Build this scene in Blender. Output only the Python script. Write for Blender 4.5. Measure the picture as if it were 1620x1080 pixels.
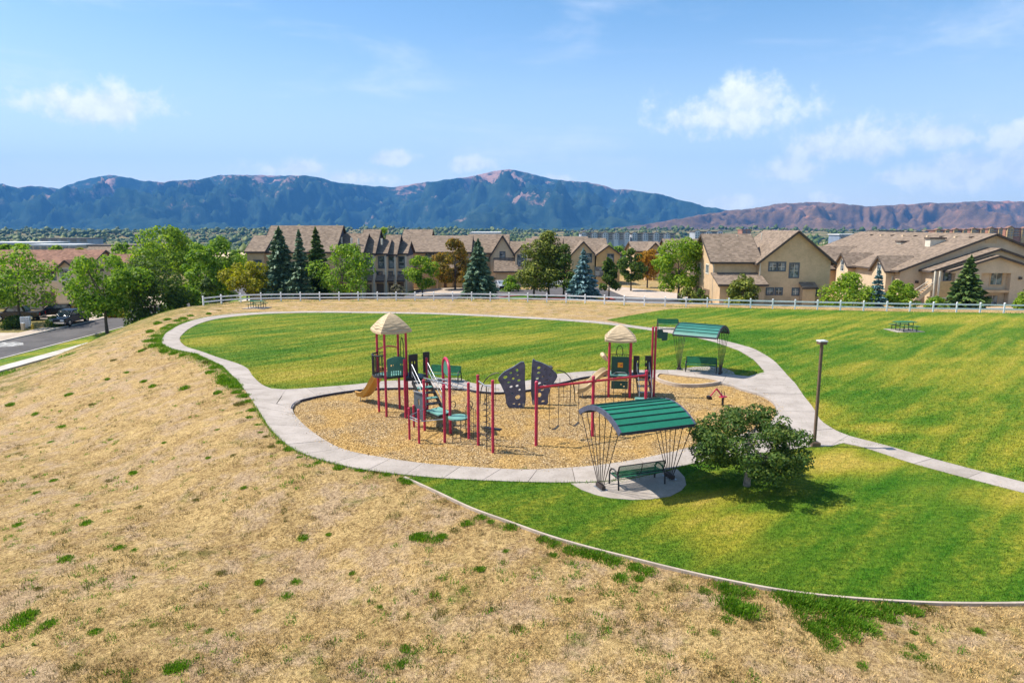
import bpy, math, random
import numpy as np
from mathutils import Vector, Matrix, noise as mnoise
from mathutils.geometry import delaunay_2d_cdt

for o in list(bpy.data.objects):
    bpy.data.objects.remove(o, do_unlink=True)
SC = bpy.context.scene
COL = SC.collection
random.seed(7)
RNG = np.random.default_rng(11)

# ------------------------------------------------------------------ camera
CAMZ = 9.0
PITCH = math.atan(182 / 1080)
cam_d = bpy.data.cameras.new('camera')
cam = bpy.data.objects.new('camera', cam_d)
COL.objects.link(cam)
cam.location = (0, 0, CAMZ)
cam.rotation_euler = (math.pi / 2 - PITCH, 0, 0)
cam_d.sensor_width = 36
cam_d.lens = 24
cam_d.clip_start = 0.1
cam_d.clip_end = 60000
SC.camera = cam

# ------------------------------------------------------------------ sun and sky
SUN_EL = math.radians(56)
SUN_AZ = math.atan2(-1.0, 0.15)          # measured from +Y towards +X
sun_vec = Vector((math.sin(SUN_AZ) * math.cos(SUN_EL), math.cos(SUN_AZ) * math.cos(SUN_EL), math.sin(SUN_EL)))
sl = bpy.data.lights.new('sun', 'SUN')
sl.energy = 5.0
sl.angle = math.radians(0.53)
sl.color = (1.0, 0.93, 0.82)
sun = bpy.data.objects.new('sun', sl)
COL.objects.link(sun)
sun.rotation_euler = sun_vec.to_track_quat('Z', 'Y').to_euler()
sun.location = (0, 0, 200)

SC.view_settings.view_transform = 'Standard'
SC.view_settings.look = 'None'
SC.view_settings.exposure = 0.60
SC.view_settings.gamma = 1.0
SC.view_settings.use_curve_mapping = False
SC.cycles.volume_bounces = 0
SC.cycles.max_bounces = 6
SC.cycles.transparent_max_bounces = 8

world = bpy.data.worlds.new('World')
SC.world = world
world.use_nodes = True


class NT:
    """small helper for node trees"""
    def __init__(self, tree):
        self.t = tree

    def n(self, typ, **kw):
        nd = self.t.nodes.new(typ)
        for k, v in kw.items():
            if k == 'ins':
                for kk, vv in v.items():
                    self.set(nd.inputs[kk], vv)
            else:
                setattr(nd, k, v)
        return nd

    def set(self, sock, v):
        if isinstance(v, bpy.types.NodeSocket):
            self.t.links.new(v, sock)
        else:
            sock.default_value = v

    def math(self, op, a, b=None, c=None, clamp=False):
        nd = self.t.nodes.new('ShaderNodeMath')
        nd.operation = op
        nd.use_clamp = clamp
        self.set(nd.inputs[0], a)
        if b is not None:
            self.set(nd.inputs[1], b)
        if c is not None:
            self.set(nd.inputs[2], c)
        return nd.outputs[0]

    def vmath(self, op, a, b=None, out='Vector'):
        nd = self.t.nodes.new('ShaderNodeVectorMath')
        nd.operation = op
        self.set(nd.inputs[0], a)
        if b is not None:
            self.set(nd.inputs[1], b)
        return nd.outputs[out]

    def noise(self, vec, scale, detail=4, rough=0.55, dist=0.0, out='Fac'):
        nd = self.t.nodes.new('ShaderNodeTexNoise')
        if vec is not None:
            self.set(nd.inputs['Vector'], vec)
        nd.inputs['Scale'].default_value = scale
        nd.inputs['Detail'].default_value = detail
        nd.inputs['Roughness'].default_value = rough
        nd.inputs['Distortion'].default_value = dist
        return nd.outputs[out]

    def smooth(self, v, lo, hi):
        nd = self.t.nodes.new('ShaderNodeMapRange')
        nd.interpolation_type = 'SMOOTHSTEP'
        self.set(nd.inputs['Value'], v)
        nd.inputs['From Min'].default_value = lo
        nd.inputs['From Max'].default_value = hi
        return nd.outputs[0]

    def lin(self, v, lo, hi, a=0.0, b=1.0):
        nd = self.t.nodes.new('ShaderNodeMapRange')
        self.set(nd.inputs['Value'], v)
        nd.inputs['From Min'].default_value = lo
        nd.inputs['From Max'].default_value = hi
        nd.inputs['To Min'].default_value = a
        nd.inputs['To Max'].default_value = b
        return nd.outputs[0]

    def mix(self, f, a, b, mode='MIX'):
        nd = self.t.nodes.new('ShaderNodeMix')
        nd.data_type = 'RGBA'
        nd.blend_type = mode
        self.set(nd.inputs[0], f)
        for s, v in ((6, a), (7, b)):
            if isinstance(v, tuple) and len(v) == 3:
                v = (*v, 1)
            self.set(nd.inputs[s], v)
        return nd.outputs[2]

    def aniso(self, vec, theta, scale):
        """stretch a texture along the ground direction theta"""
        return self.mapping(self.mapping(vec, rot=(0, 0, -theta)), scale=scale)

    def mapping(self, vec, scale=(1, 1, 1), rot=(0, 0, 0), loc=(0, 0, 0)):
        nd = self.t.nodes.new('ShaderNodeMapping')
        self.set(nd.inputs['Vector'], vec)
        nd.inputs['Scale'].default_value = scale
        nd.inputs['Rotation'].default_value = rot
        nd.inputs['Location'].default_value = loc
        return nd.outputs[0]


def pxdir(px, py):
    x = (px - 810) / 1080
    y = (540 - py) / 1080
    c, s = math.cos(PITCH), math.sin(PITCH)
    return Vector((x, c + y * s, -s + y * c))


def build_world():
    t = world.node_tree
    t.nodes.clear()
    N = NT(t)
    sky = N.n('ShaderNodeTexSky', sky_type='NISHITA', sun_disc=False)
    sky.sun_elevation = SUN_EL
    sky.sun_rotation = SUN_AZ
    sky.altitude = 1900
    sky.air_density = 1.0
    sky.dust_density = 4.0
    sky.ozone_density = 2.2
    tc = N.n('ShaderNodeTexCoord')
    d = N.vmath('NORMALIZE', tc.outputs['Generated'])
    # deepen the zenith side a little, as the photograph's polarised blue does
    hsv = N.n('ShaderNodeHueSaturation', ins={'Hue': 0.489, 'Saturation': 1.10, 'Value': 0.95, 'Color': sky.outputs[0]})
    # cumulus: a handful of clouds low over the range, and the same kind all round
    nz1 = N.noise(d, 14, 9, 0.6)
    nz2 = N.noise(d, 45, 6, 0.6)
    nz = N.math('ADD', N.math('MULTIPLY', nz1, 1.3), N.math('MULTIPLY', nz2, 0.55))
    nz = N.math('SUBTRACT', nz, 0.92)
    clouds = []
    for px, py, w, h in ((165, 168, 95, 40), (470, 268, 80, 24), (545, 282, 70, 18), (625, 252, 42, 16), (755, 262, 42, 18),
                         (1130, 190, 125, 46), (1180, 162, 75, 38), (1345, 238, 88, 36), (1255, 272, 64, 26), (1495, 216, 80, 32), (1570, 275, 120, 42),
                         (1425, 282, 40, 16), (1160, 322, 40, 13), (1610, 220, 50, 25), (880, 284, 26, 9), (1310, 315, 40, 14)):
        v = pxdir(px, py)
        clouds.append((v.normalized(), w / 1080, h / 1080))
    rr = random.Random(5)
    for k in range(12):
        az = rr.uniform(0.75, 2 * math.pi - 0.75)
        el = rr.uniform(0.05, 0.35)
        v = Vector((math.sin(az) * math.cos(el), math.cos(az) * math.cos(el), math.sin(el)))
        clouds.append((v, rr.uniform(.04, .12), rr.uniform(.015, .04)))
    acc = None
    for v, w, h in clouds:
        right = v.cross(Vector((0, 0, 1))).normalized()
        up = right.cross(v).normalized()
        u = N.math('DIVIDE', N.vmath('DOT_PRODUCT', d, tuple(right), out='Value'), w)
        q = N.math('DIVIDE', N.vmath('DOT_PRODUCT', d, tuple(up), out='Value'), h)
        # flatter underside: points below the centre fall off faster
        q = N.math('MAXIMUM', q, N.math('MULTIPLY', q, -1.5))
        r2 = N.math('ADD', N.math('MULTIPLY', u, u), N.math('MULTIPLY', q, q))
        r = N.math('SQRT', r2)
        f = N.math('DIVIDE', N.vmath('DOT_PRODUCT', d, tuple(v), out='Value'), 1.0)
        f = N.math('MULTIPLY', N.math('LESS_THAN', f, 0.3), 9.0)
        val = N.math('SUBTRACT', N.math('SUBTRACT', 1.0, r), f)
        acc = val if acc is None else N.math('MAXIMUM', acc, val)
    dens = N.math('ADD', N.math('ADD', acc, 0.14), N.math('MULTIPLY', nz, 2.0))
    mask = N.smooth(dens, 0.0, 0.85)
    # thin high veil
    vd = N.mapping(d, scale=(2.0, 2.0, 9.0))
    veil = N.noise(vd, 1.6, 7, 0.6, 0.4)
    veil = N.math('MULTIPLY', N.smooth(veil, 0.5, 0.8), 0.34)
    mask = N.math('MAXIMUM', N.math('MULTIPLY', mask, 0.92), veil)
    ccol = N.mix(N.smooth(nz2, 0.35, 0.65), (4.9, 5.2, 5.6), (6.0, 6.1, 6.2))
    # milky air low over the horizon, the same all the way round
    el = N.n('ShaderNodeSeparateXYZ', ins={0: d}).outputs['Z']
    low = N.math('MULTIPLY', N.smooth(el, 0.30, 0.02), 0.6)
    base = N.mix(low, hsv.outputs[0], (4.9, 5.2, 5.4))
    col = N.mix(mask, base, ccol)
    bg = N.n('ShaderNodeBackground', ins={'Color': col, 'Strength': 0.15})
    out = N.n('ShaderNodeOutputWorld', ins={'Surface': bg.outputs[0]})


build_world()
world.cycles.sampling_method = 'MANUAL'
world.cycles.sample_map_resolution = 512

# ------------------------------------------------------------------ helpers: rays from the photograph's viewpoint
CP, SP = math.cos(PITCH), math.sin(PITCH)


def Gz(px, py, z=0.0):
    v = pxdir(px, py)
    t = (z - CAMZ) / v.z
    return Vector((v.x * t, v.y * t, z))


def W(px, py, Y):
    v = pxdir(px, py)
    t = Y / v.y
    return Vector((v.x * t, Y, CAMZ + v.z * t))


def Zat(Y, py):
    a = (540 - py) / 1080
    return CAMZ + Y * (a * CP - SP) / (CP + a * SP)


# ------------------------------------------------------------------ object helpers
def tag(o, label=None, cat=None, group=None, kind=None):
    if label:
        o['label'] = label
    if cat:
        o['category'] = cat
    if group:
        o['group'] = group
    if kind:
        o['kind'] = kind
    return o


def empty(name, loc=(0, 0, 0), rz=0.0, label=None, cat=None, group=None):
    o = bpy.data.objects.new(name, None)
    COL.objects.link(o)
    o.location = loc
    o.rotation_euler = (0, 0, rz)
    o.empty_display_size = 0.2
    return tag(o, label, cat, group)


def link_mesh(name, me, mat, parent=None, smooth=False):
    o = bpy.data.objects.new(name, me)
    COL.objects.link(o)
    if mat is not None and not me.materials:
        me.materials.append(mat)
    if parent is not None:
        o.parent = parent
    if smooth:
        me.polygons.foreach_set('use_smooth', [True] * len(me.polygons))
    return o


def copy_tree(o, parent=None):
    c = o.copy()
    COL.objects.link(c)
    if parent is not None:
        c.parent = parent
    for ch in list(o.children):
        copy_tree(ch, c)
    return c


def np_mesh(name, verts, faces_flat, per=4):
    """fast mesh from numpy arrays, every face with `per` corners"""
    me = bpy.data.meshes.new(name)
    nv = len(verts)
    nf = len(faces_flat) // per
    me.vertices.add(nv)
    me.vertices.foreach_set('co', np.ascontiguousarray(verts, dtype=np.float32).ravel())
    me.loops.add(nf * per)
    me.loops.foreach_set('vertex_index', np.ascontiguousarray(faces_flat, dtype=np.int32))
    me.polygons.add(nf)
    me.polygons.foreach_set('loop_start', np.arange(0, nf * per, per, dtype=np.int32))
    me.update(calc_edges=True)
    me.validate()
    return me


class MB:
    def __init__(self, org=(0, 0, 0)):
        self.v = []
        self.f = []
        self.o = Vector(org)

    def add(self, vs, fs):
        b = len(self.v)
        self.v += [tuple(Vector(p) - self.o) for p in vs]
        self.f += [tuple(i + b for i in f) for f in fs]
        return self

    def box(self, c, size, rz=0.0, M=None):
        sx, sy, sz = size[0] / 2, size[1] / 2, size[2] / 2
        R = M if M is not None else Matrix.Rotation(rz, 3, 'Z')
        c = Vector(c)
        vs = [c + R @ Vector((x, y, z)) for z in (-sz, sz) for x, y in ((-sx, -sy), (sx, -sy), (sx, sy), (-sx, sy))]
        return self.add(vs, [(0, 3, 2, 1), (4, 5, 6, 7), (0, 1, 5, 4), (1, 2, 6, 5), (2, 3, 7, 6), (3, 0, 4, 7)])

    def bb(self, x0, x1, y0, y1, z0, z1):
        return self.box(((x0 + x1) / 2, (y0 + y1) / 2, (z0 + z1) / 2), (x1 - x0, y1 - y0, z1 - z0))

    def beam(self, p0, p1, w, h):
        p0, p1 = Vector(p0), Vector(p1)
        d = p1 - p0
        L = d.length
        y = d.normalized()
        x = y.cross(Vector((0, 0, 1)))
        if x.length < 1e-4:
            x = Vector((1, 0, 0))
        x.normalize()
        z = x.cross(y)
        M = Matrix((x, y, z)).transposed()
        return self.box((p0 + p1) / 2, (w, L, h), M=M)

    def tube(self, pts, r, n=8, cap=True):
        pts = [Vector(p) for p in pts]
        rs = r if isinstance(r, (list, tuple)) else [r] * len(pts)
        rings = []
        prev = None
        for i, p in enumerate(pts):
            if i == 0:
                d = pts[1] - p
            elif i == len(pts) - 1:
                d = p - pts[i - 1]
            else:
                d = (pts[i + 1] - pts[i - 1])
            d.normalize()
            if prev is None:
                a = d.cross(Vector((0, 0, 1)))
                if a.length < 0.05:
                    a = d.cross(Vector((0, 1, 0)))
            else:
                a = prev - d * prev.dot(d)
            a.normalize()
            prev = a
            b = d.cross(a)
            rings.append([p + a * math.cos(2 * math.pi * k / n) * rs[i] + b * math.sin(2 * math.pi * k / n) * rs[i] for k in range(n)])
        vs = [q for rg in rings for q in rg]
        fs = []
        for i in range(len(rings) - 1):
            for k in range(n):
                k2 = (k + 1) % n
                fs.append((i * n + k, i * n + k2, (i + 1) * n + k2, (i + 1) * n + k))
        if cap:
            fs.append(tuple(reversed(range(n))))
            fs.append(tuple((len(rings) - 1) * n + k for k in range(n)))
        return self.add(vs, fs)

    def cyl(self, p, r, h, n=10, r2=None):
        p = Vector(p)
        return self.tube([p, p + Vector((0, 0, h))], [r, r if r2 is None else r2], n)

    def prism(self, poly, ext):
        """poly: list of 3D points (planar), ext: extrusion vector"""
        poly = [Vector(p) for p in poly]
        ext = Vector(ext)
        n = len(poly)
        nrm = Vector((0, 0, 0))
        for i in range(n):
            nrm += poly[i].cross(poly[(i + 1) % n])
        if nrm.dot(ext) > 0:
            poly.reverse()
        vs = poly + [p + ext for p in poly]
        fs = [tuple(range(n)), tuple(reversed(range(n, 2 * n)))]
        fs += [(i, i + n, (i + 1) % n + n, (i + 1) % n) for i in range(n)]
        return self.add(vs, fs)

    def sheet(self, rows):
        """grid of points rows[i][j]"""
        m = len(rows[0])
        vs = [p for r in rows for p in r]
        fs = []
        for i in range(len(rows) - 1):
            for j in range(m - 1):
                fs.append((i * m + j, i * m + j + 1, (i + 1) * m + j + 1, (i + 1) * m + j))
        return self.add(vs, fs)

    def build(self, name, mat, parent=None, smooth=False):
        me = bpy.data.meshes.new(name)
        me.from_pydata(self.v, [], self.f)
        me.update()
        o = link_mesh(name, me, mat, parent, smooth)
        if smooth:
            try:
                me.set_sharp_from_angle(angle=math.radians(40))
            except Exception:
                pass
        return o


# ------------------------------------------------------------------ materials
def pmat(name, base, rough=0.7, var=0.12, scale=6.0, bump=0.0, bscale=None, metal=0.0, spec=0.4, coord='Object', hue=None):
    """principled with a blotchy and a fine variation of its own colour"""
    m = bpy.data.materials.new(name)
    m.use_nodes = True
    t = m.node_tree
    N = NT(t)
    b = t.nodes['Principled BSDF']
    tc = N.n('ShaderNodeTexCoord')
    v = tc.outputs['Object']
    if coord == 'World':
        v = N.n('ShaderNodeNewGeometry').outputs['Position']
    n1 = N.noise(v, scale, 5, 0.6)
    n2 = N.noise(v, scale * 7.3, 3, 0.6)
    f = N.math('ADD', N.math('MULTIPLY', n1, 0.65), N.math('MULTIPLY', n2, 0.35))
    c2 = hue if hue else tuple(min(1, c * (1 + var * 2)) for c in base)
    c1 = tuple(c * (1 - var * 2) for c in base)
    col = N.mix(N.smooth(f, 0.32, 0.68), c1, c2)
    t.links.new(col, b.inputs['Base Color'])
    b.inputs['Roughness'].default_value = rough
    b.inputs['Metallic'].default_value = metal
    b.inputs['Specular IOR Level'].default_value = spec
    if bump:
        bp = N.n('ShaderNodeBump', ins={'Strength': bump, 'Distance': 0.02, 'Height': N.noise(v, bscale or scale * 5, 6, 0.65)})
        t.links.new(bp.outputs[0], b.inputs['Normal'])
    return m


def leaf_mat(name, cols, trans=0.46, rough=0.6, clump=1.6):
    m = bpy.data.materials.new(name)
    m.use_nodes = True
    t = m.node_tree
    N = NT(t)
    t.nodes.clear()
    g = N.n('ShaderNodeNewGeometry')
    oi = N.n('ShaderNodeObjectInfo')
    pos = N.vmath('ADD', g.outputs['Position'], N.vmath('MULTIPLY', oi.outputs['Location'], (3.1, 1.7, 0.3)))
    n1 = N.noise(pos, clump, 3, 0.6)
    f = N.math('ADD', N.math('MULTIPLY', n1, 0.62), N.math('MULTIPLY', g.outputs['Random Per Island'], 0.38))
    cr = N.n('ShaderNodeValToRGB')
    t.links.new(f, cr.inputs[0])
    e = cr.color_ramp.elements
    pos_ = [0.28, 0.5, 0.74] if len(cols) == 3 else [0.3, 0.7]
    e[0].position = pos_[0]
    e[0].color = (*cols[0], 1)
    e[1].position = pos_[-1]
    e[1].color = (*cols[-1], 1)
    if len(cols) == 3:
        x = e.new(pos_[1])
        x.color = (*cols[1], 1)
    df = N.n('ShaderNodeBsdfPrincipled', ins={'Base Color': cr.outputs[0], 'Roughness': rough})
    df.inputs['Specular IOR Level'].default_value = 0.25
    tr = N.n('ShaderNodeBsdfTranslucent', ins={'Color': N.mix(1.0, cr.outputs[0], (1.25, 1.3, 0.6), 'MULTIPLY')})
    ms = N.n('ShaderNodeMixShader', ins={0: trans, 1: df.outputs[0], 2: tr.outputs[0]})
    N.n('ShaderNodeOutputMaterial', ins={'Surface': ms.outputs[0]})
    return m


MAT = {}
MAT['red'] = pmat('red_powder_coat', (0.44, 0.018, 0.065), 0.38, 0.12, 3, spec=0.5)
MAT['swing_red'] = pmat('bright_red_beam', (0.48, 0.02, 0.035), 0.4, 0.1, 3, spec=0.5)
MAT['tan_plastic'] = pmat('tan_plastic', (0.50, 0.38, 0.22), 0.55, 0.08, 2.5)
MAT['tan_roof'] = pmat('thatch_plastic', (0.50, 0.38, 0.235), 0.6, 0.07, 3)
MAT['tan_dark'] = pmat('thatch_groove', (0.33, 0.25, 0.16), 0.7, 0.1, 3)
MAT['slide'] = pmat('amber_slide', (0.50, 0.27, 0.06), 0.45, 0.1, 2)
MAT['panel_green'] = pmat('green_plastic', (0.055, 0.21, 0.15), 0.5, 0.08, 3)
MAT['panel_dark'] = pmat('dark_green_plastic', (0.012, 0.07, 0.055), 0.5, 0.1, 3)
MAT['teal'] = pmat('teal_deck', (0.13, 0.30, 0.26), 0.6, 0.1, 4)
MAT['black'] = pmat('black_coat', (0.018, 0.02, 0.024), 0.5, 0.15, 5)
MAT['grey_panel'] = pmat('grey_panel', (0.07, 0.09, 0.11), 0.55, 0.12, 4)
MAT['wall_slate'] = pmat('slate_rock_panel', (0.115, 0.112, 0.16), 0.6, 0.16, 4, 0.3, 20)
MAT['wall_edge'] = pmat('slate_rock_edge', (0.03, 0.032, 0.05), 0.6, 0.12, 4)
MAT['steel'] = pmat('galvanised_steel', (0.32, 0.34, 0.36), 0.4, 0.12, 6, metal=0.6)
MAT['rod'] = pmat('bronze_rod', (0.045, 0.032, 0.028), 0.5, 0.15, 5)
MAT['roof_green'] = pmat('green_metal_roof', (0.014, 0.16, 0.092), 0.42, 0.08, 1.6, spec=0.5)
MAT['roof_teal'] = pmat('pale_green_metal_roof', (0.04, 0.19, 0.155), 0.42, 0.08, 1.6, spec=0.5)
MAT['roof_edge'] = pmat('shelter_fascia', (0.075, 0.085, 0.13), 0.5, 0.15, 4)
MAT['bench_green'] = pmat('bench_green', (0.012, 0.13, 0.055), 0.5, 0.12, 5)
MAT['orange'] = pmat('orange_dial', (0.7, 0.30, 0.02), 0.5, 0.1, 5)
MAT['white'] = pmat('white_vinyl', (0.82, 0.83, 0.86), 0.5, 0.05, 3)
MAT['bronze'] = pmat('bronze_pole', (0.13, 0.085, 0.06), 0.5, 0.12, 3)
MAT['lamp_glass'] = pmat('lamp_lens', (0.6, 0.6, 0.58), 0.3, 0.05, 3)
MAT['rubber'] = pmat('rubber', (0.02, 0.02, 0.02), 0.8, 0.15, 6)
MAT['bark'] = pmat('bark', (0.10, 0.075, 0.055), 0.9, 0.25, 8, 0.5)
MAT['bark_pale'] = pmat('pale_bark', (0.26, 0.22, 0.18), 0.9, 0.2, 8, 0.5)
# ------------------------------------------------------------------ terrain height
def P2(lst, z=0.0):
    return [Gz(x, y, z).xy for x, y in lst]


CURB_PX = [(640, 757), (690, 780), (745, 806), (800, 826), (870, 851), (940, 871), (1000, 886), (1060, 901), (1130, 917), (1230, 936),
           (1330, 948), (1450, 956), (1540, 958), (1640, 957), (1760, 952)]
curb = P2(CURB_PX)
path_out = P2([(256, 543.6), (267, 551), (303, 556), (331, 570), (353, 580), (361.7, 589.4), (375.6, 602), (386.7, 617), (400.5, 636.7),
               (409, 648), (425.5, 675.5), (453, 703), (486.7, 721), (525.5, 736.7), (600, 747)])
FENCE_PX = [(322, 483.5), (360, 479.5), (395, 477.5), (449, 476.5), (602, 475.5), (757, 476), (895, 479), (1023, 484), (1153, 487), (1389, 492.5), (1660, 496.5)]
fence_line = [p.copy() for p in P2(FENCE_PX)]
plateau = [Vector((30, 15.2)), Vector((90, 15)), Vector((90, 67)), Vector((60, 70.5))]
plateau += [p + Vector((0.3, 1.6)) for p in reversed(fence_line)]
plateau += [Vector((-36.5, 76.5)), Vector((-34.6, 71)), Vector((-32.5, 65)), Vector((-30.6, 59)), Vector((-29.2, 53))]
plateau += [p + Vector((-.5, -.1)) for p in path_out] + curb
PL = np.array([tuple(p) for p in plateau])


def poly_sd(x, y, PLY):
    """signed distance to a polygon, positive outside"""
    x = np.asarray(x, float)
    y = np.asarray(y, float)
    best = np.full(x.shape, 1e18)
    inside = np.zeros(x.shape, bool)
    n = len(PLY)
    for i in range(n):
        ax, ay = PLY[i]
        bx, by = PLY[(i + 1) % n]
        dx, dy = bx - ax, by - ay
        L2 = dx * dx + dy * dy + 1e-12
        t = np.clip(((x - ax) * dx + (y - ay) * dy) / L2, 0, 1)
        ex, ey = x - ax - t * dx, y - ay - t * dy
        best = np.minimum(best, ex * ex + ey * ey)
        c = ((ay > y) != (by > y))
        xi = ax + (y - ay) * dx / (dy if abs(dy) > 1e-12 else 1e-12)
        inside ^= c & (x < xi)
    d = np.sqrt(best)
    return np.where(inside, -d, d)


def sstep(x, a, b):
    t = np.clip((x - a) / (b - a), 0, 1)
    return t * t * (3 - 2 * t)


def height(x, y):
    x = np.asarray(x, float)
    y = np.asarray(y, float)
    d = poly_sd(x, y, PL)
    slope = 0.09 + 0.19 * sstep(-x, -8, 12)
    dd = np.maximum(d, 0)
    dd = np.sqrt(dd * dd + 0.8) - math.sqrt(0.8)
    hill = -slope * dd
    r = np.hypot(x, y)
    left = sstep(-x, 8, 38)
    T = -0.95 - 2.25 * left - (0.026 * np.clip(y - 88, 0, 60)) * (1 - left)
    k = 0.5
    m = np.maximum(hill, T)
    z = m + k * np.log(np.exp((hill - m) / k) + np.exp((T - m) / k)) - k * 0.0
    z = np.where(hill - T > 6 * k, hill, z)
    z = z - 0.69 * k * np.exp(-np.abs(hill - T) / k) * (d > 0.05)
    z = np.where(d <= 0.05, hill, z)
    # the wide plain below
    az = x / np.maximum(y, 1)
    zp = np.interp(r, [0, 170, 300, 700, 1500, 3000, 6000, 20000], [-2.5, -3.2, -9, -24, -36, -38, -30, -26])
    zp = zp + 31 * np.exp(-((r - 2600) / 650) ** 2) + 9 * np.exp(-((r - 1150) / 330) ** 2) * sstep(az, 0.0, 0.3) + 6 * np.exp(-((r - 700) / 260) ** 2) * sstep(az, 0.05, 0.3)
    zp = zp + 5 * np.sin(x / 210 + 1.3) * np.cos(y / 260) * sstep(r, 300, 900)
    fl = sstep(-x, 40.6, 43.0) * (1 - sstep(y, 118, 130))
    z = z * (1 - fl) + (T - 0.02) * fl
    w = sstep(r, 135, 260)
    return z * (1 - w) + zp * w


def hz(x, y):
    return float(height(np.array([x]), np.array([y]))[0])


def G(px, py):
    """where a sight line meets the ground"""
    v = pxdir(px, py)
    t = np.linspace(8, 420, 1600)
    zz = CAMZ + v.z * t
    hh = height(v.x * t, v.y * t)
    i = int(np.argmax(zz < hh))
    a, b = t[max(i - 1, 0)], t[i]
    for _ in range(18):
        m = (a + b) / 2
        if CAMZ + v.z * m < hz(v.x * m, v.y * m):
            b = m
        else:
            a = m
    return Vector((v.x * b, v.y * b, hz(v.x * b, v.y * b)))


# ------------------------------------------------------------------ ground materials
def grass_field(N, pos, dry_only=False):
    """colour of the mown lawn, by place: greens with yellowed bands and worn patches"""
    big = N.noise(N.aniso(pos, 0.30, (0.05, 0.16, 0.1)), 1.0, 5, 0.62, 0.7)
    mid = N.noise(N.aniso(pos, 0.75, (0.25, 0.7, 0.2)), 1.0, 5, 0.65)
    fine = N.noise(N.mapping(pos, scale=(1.0, 1.6, 1.0)), 3.4, 5, 0.75)
    vf = N.noise(pos, 15.0, 3, 0.7)
    sep = N.n('ShaderNodeSeparateXYZ', ins={0: pos})
    # mowing lines: soft narrow streaks across the field
    st = N.noise(N.aniso(pos, 0.80, (0.05, 1.0, 0.1)), 1.0, 2, 0.5)
    far = N.smooth(sep.outputs['Y'], 24, 36)
    y = N.math('ADD', N.math('MULTIPLY', big, 0.47), N.math('MULTIPLY', mid, 0.38))
    y = N.math('ADD', y, N.math('MULTIPLY', st, 0.36))
    y = N.math('ADD', y, N.math('MULTIPLY', fine, 0.27))
    y = N.math('ADD', y, N.math('MULTIPLY', far, 0.022))
    # worn, sun-scorched patches of their own shape
    for cx, cy, rx, ry, a, amp in ((12.6, 25.2, 2.6, 1.5, 0.3, 0.27), (6.2, 19.2, 1.6, 2.3, -0.2, 0.19), (6.3, 21.6, 2.5, .8, 0.25, 0.2), (14.6, 33, 2.0, 3.5, 0.15, 0.16), (17, 29.6, 3.4, 1.0, 0, 0.16),
                                   (-13, 41, 5, 3.0, 0.2, 0.17), (-24, 53, 2.0, 3, 0, 0.18), (2, 44, 9, 3, 0.05, 0.08), (16.6, 21.8, 2.6, 1.2, -.1, 0.17), (-3.5, 55, 10, 4.5, 0.05, 0.1),
                                   (30, 44, 9, 3.5, 0.3, 0.1), (36, 66, 20, 4, 0.05, 0.08)):
        q = N.mapping(N.vmath('SUBTRACT', pos, (cx, cy, 0)), scale=(1, 1, 0), rot=(0, 0, -a))
        q = N.vmath('DIVIDE', q, (rx, ry, 1.0))
        ln = N.vmath('LENGTH', q, out='Value')
        ln = N.math('ADD', ln, N.math('MULTIPLY', N.math('SUBTRACT', N.math('ADD', N.math('MULTIPLY', mid, .6), N.math('MULTIPLY', fine, .4)), 0.5), 4.0))
        y = N.math('ADD', y, N.math('MULTIPLY', N.smooth(ln, 1.5, 0.1), amp * .85))
    cr = N.n('ShaderNodeValToRGB')
    N.t.links.new(y, cr.inputs[0])
    e = cr.color_ramp.elements
    for p, c in ((0.54, (0.019, 0.095, 0.003)), (0.65, (0.050, 0.155, 0.007)), (0.755, (0.115, 0.195, 0.014)), (0.87, (0.28, 0.275, 0.028)), (0.99, (0.44, 0.34, 0.07))):
        if p == 0.54:
            e[0].position = p
            e[0].color = (*c, 1)
        elif p == 0.99:
            e[-1].position = p
            e[-1].color = (*c, 1)
        else:
            x = e.new(p)
            x.color = (*c, 1)
    col = N.mix(N.smooth(N.math('ADD', N.math('MULTIPLY', fine, 0.5), N.math('MULTIPLY', vf, 0.5)), 0.34, 0.66), (0.50, 0.54, 0.52), (1.22, 1.18, 1.12))
    return N.mix(1.0, cr.outputs[0], col, 'MULTIPLY'), fine, vf


def lawn_material(name, blades=False):
    m = bpy.data.materials.new(name)
    m.use_nodes = True
    t = m.node_tree
    N = NT(t)
    b = t.nodes['Principled BSDF']
    g = N.n('ShaderNodeNewGeometry')
    col, fine, vf = grass_field(N, g.outputs['Position'])
    if blades:
        col = N.mix(1.0, col, N.mix(g.outputs['Random Per Island'], (0.9, 0.92, 0.8), (1.55, 1.5, 1.5)), 'MULTIPLY')
    t.links.new(col, b.inputs['Base Color'])
    b.inputs['Roughness'].default_value = 0.85
    b.inputs['Specular IOR Level'].default_value = 0.15
    if not blades:
        hh = N.math('ADD', N.math('MULTIPLY', fine, 0.5), vf)
        bp = N.n('ShaderNodeBump', ins={'Strength': 0.9, 'Distance': 0.05, 'Height': hh})
        t.links.new(bp.outputs[0], b.inputs['Normal'])
    return m


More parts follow.
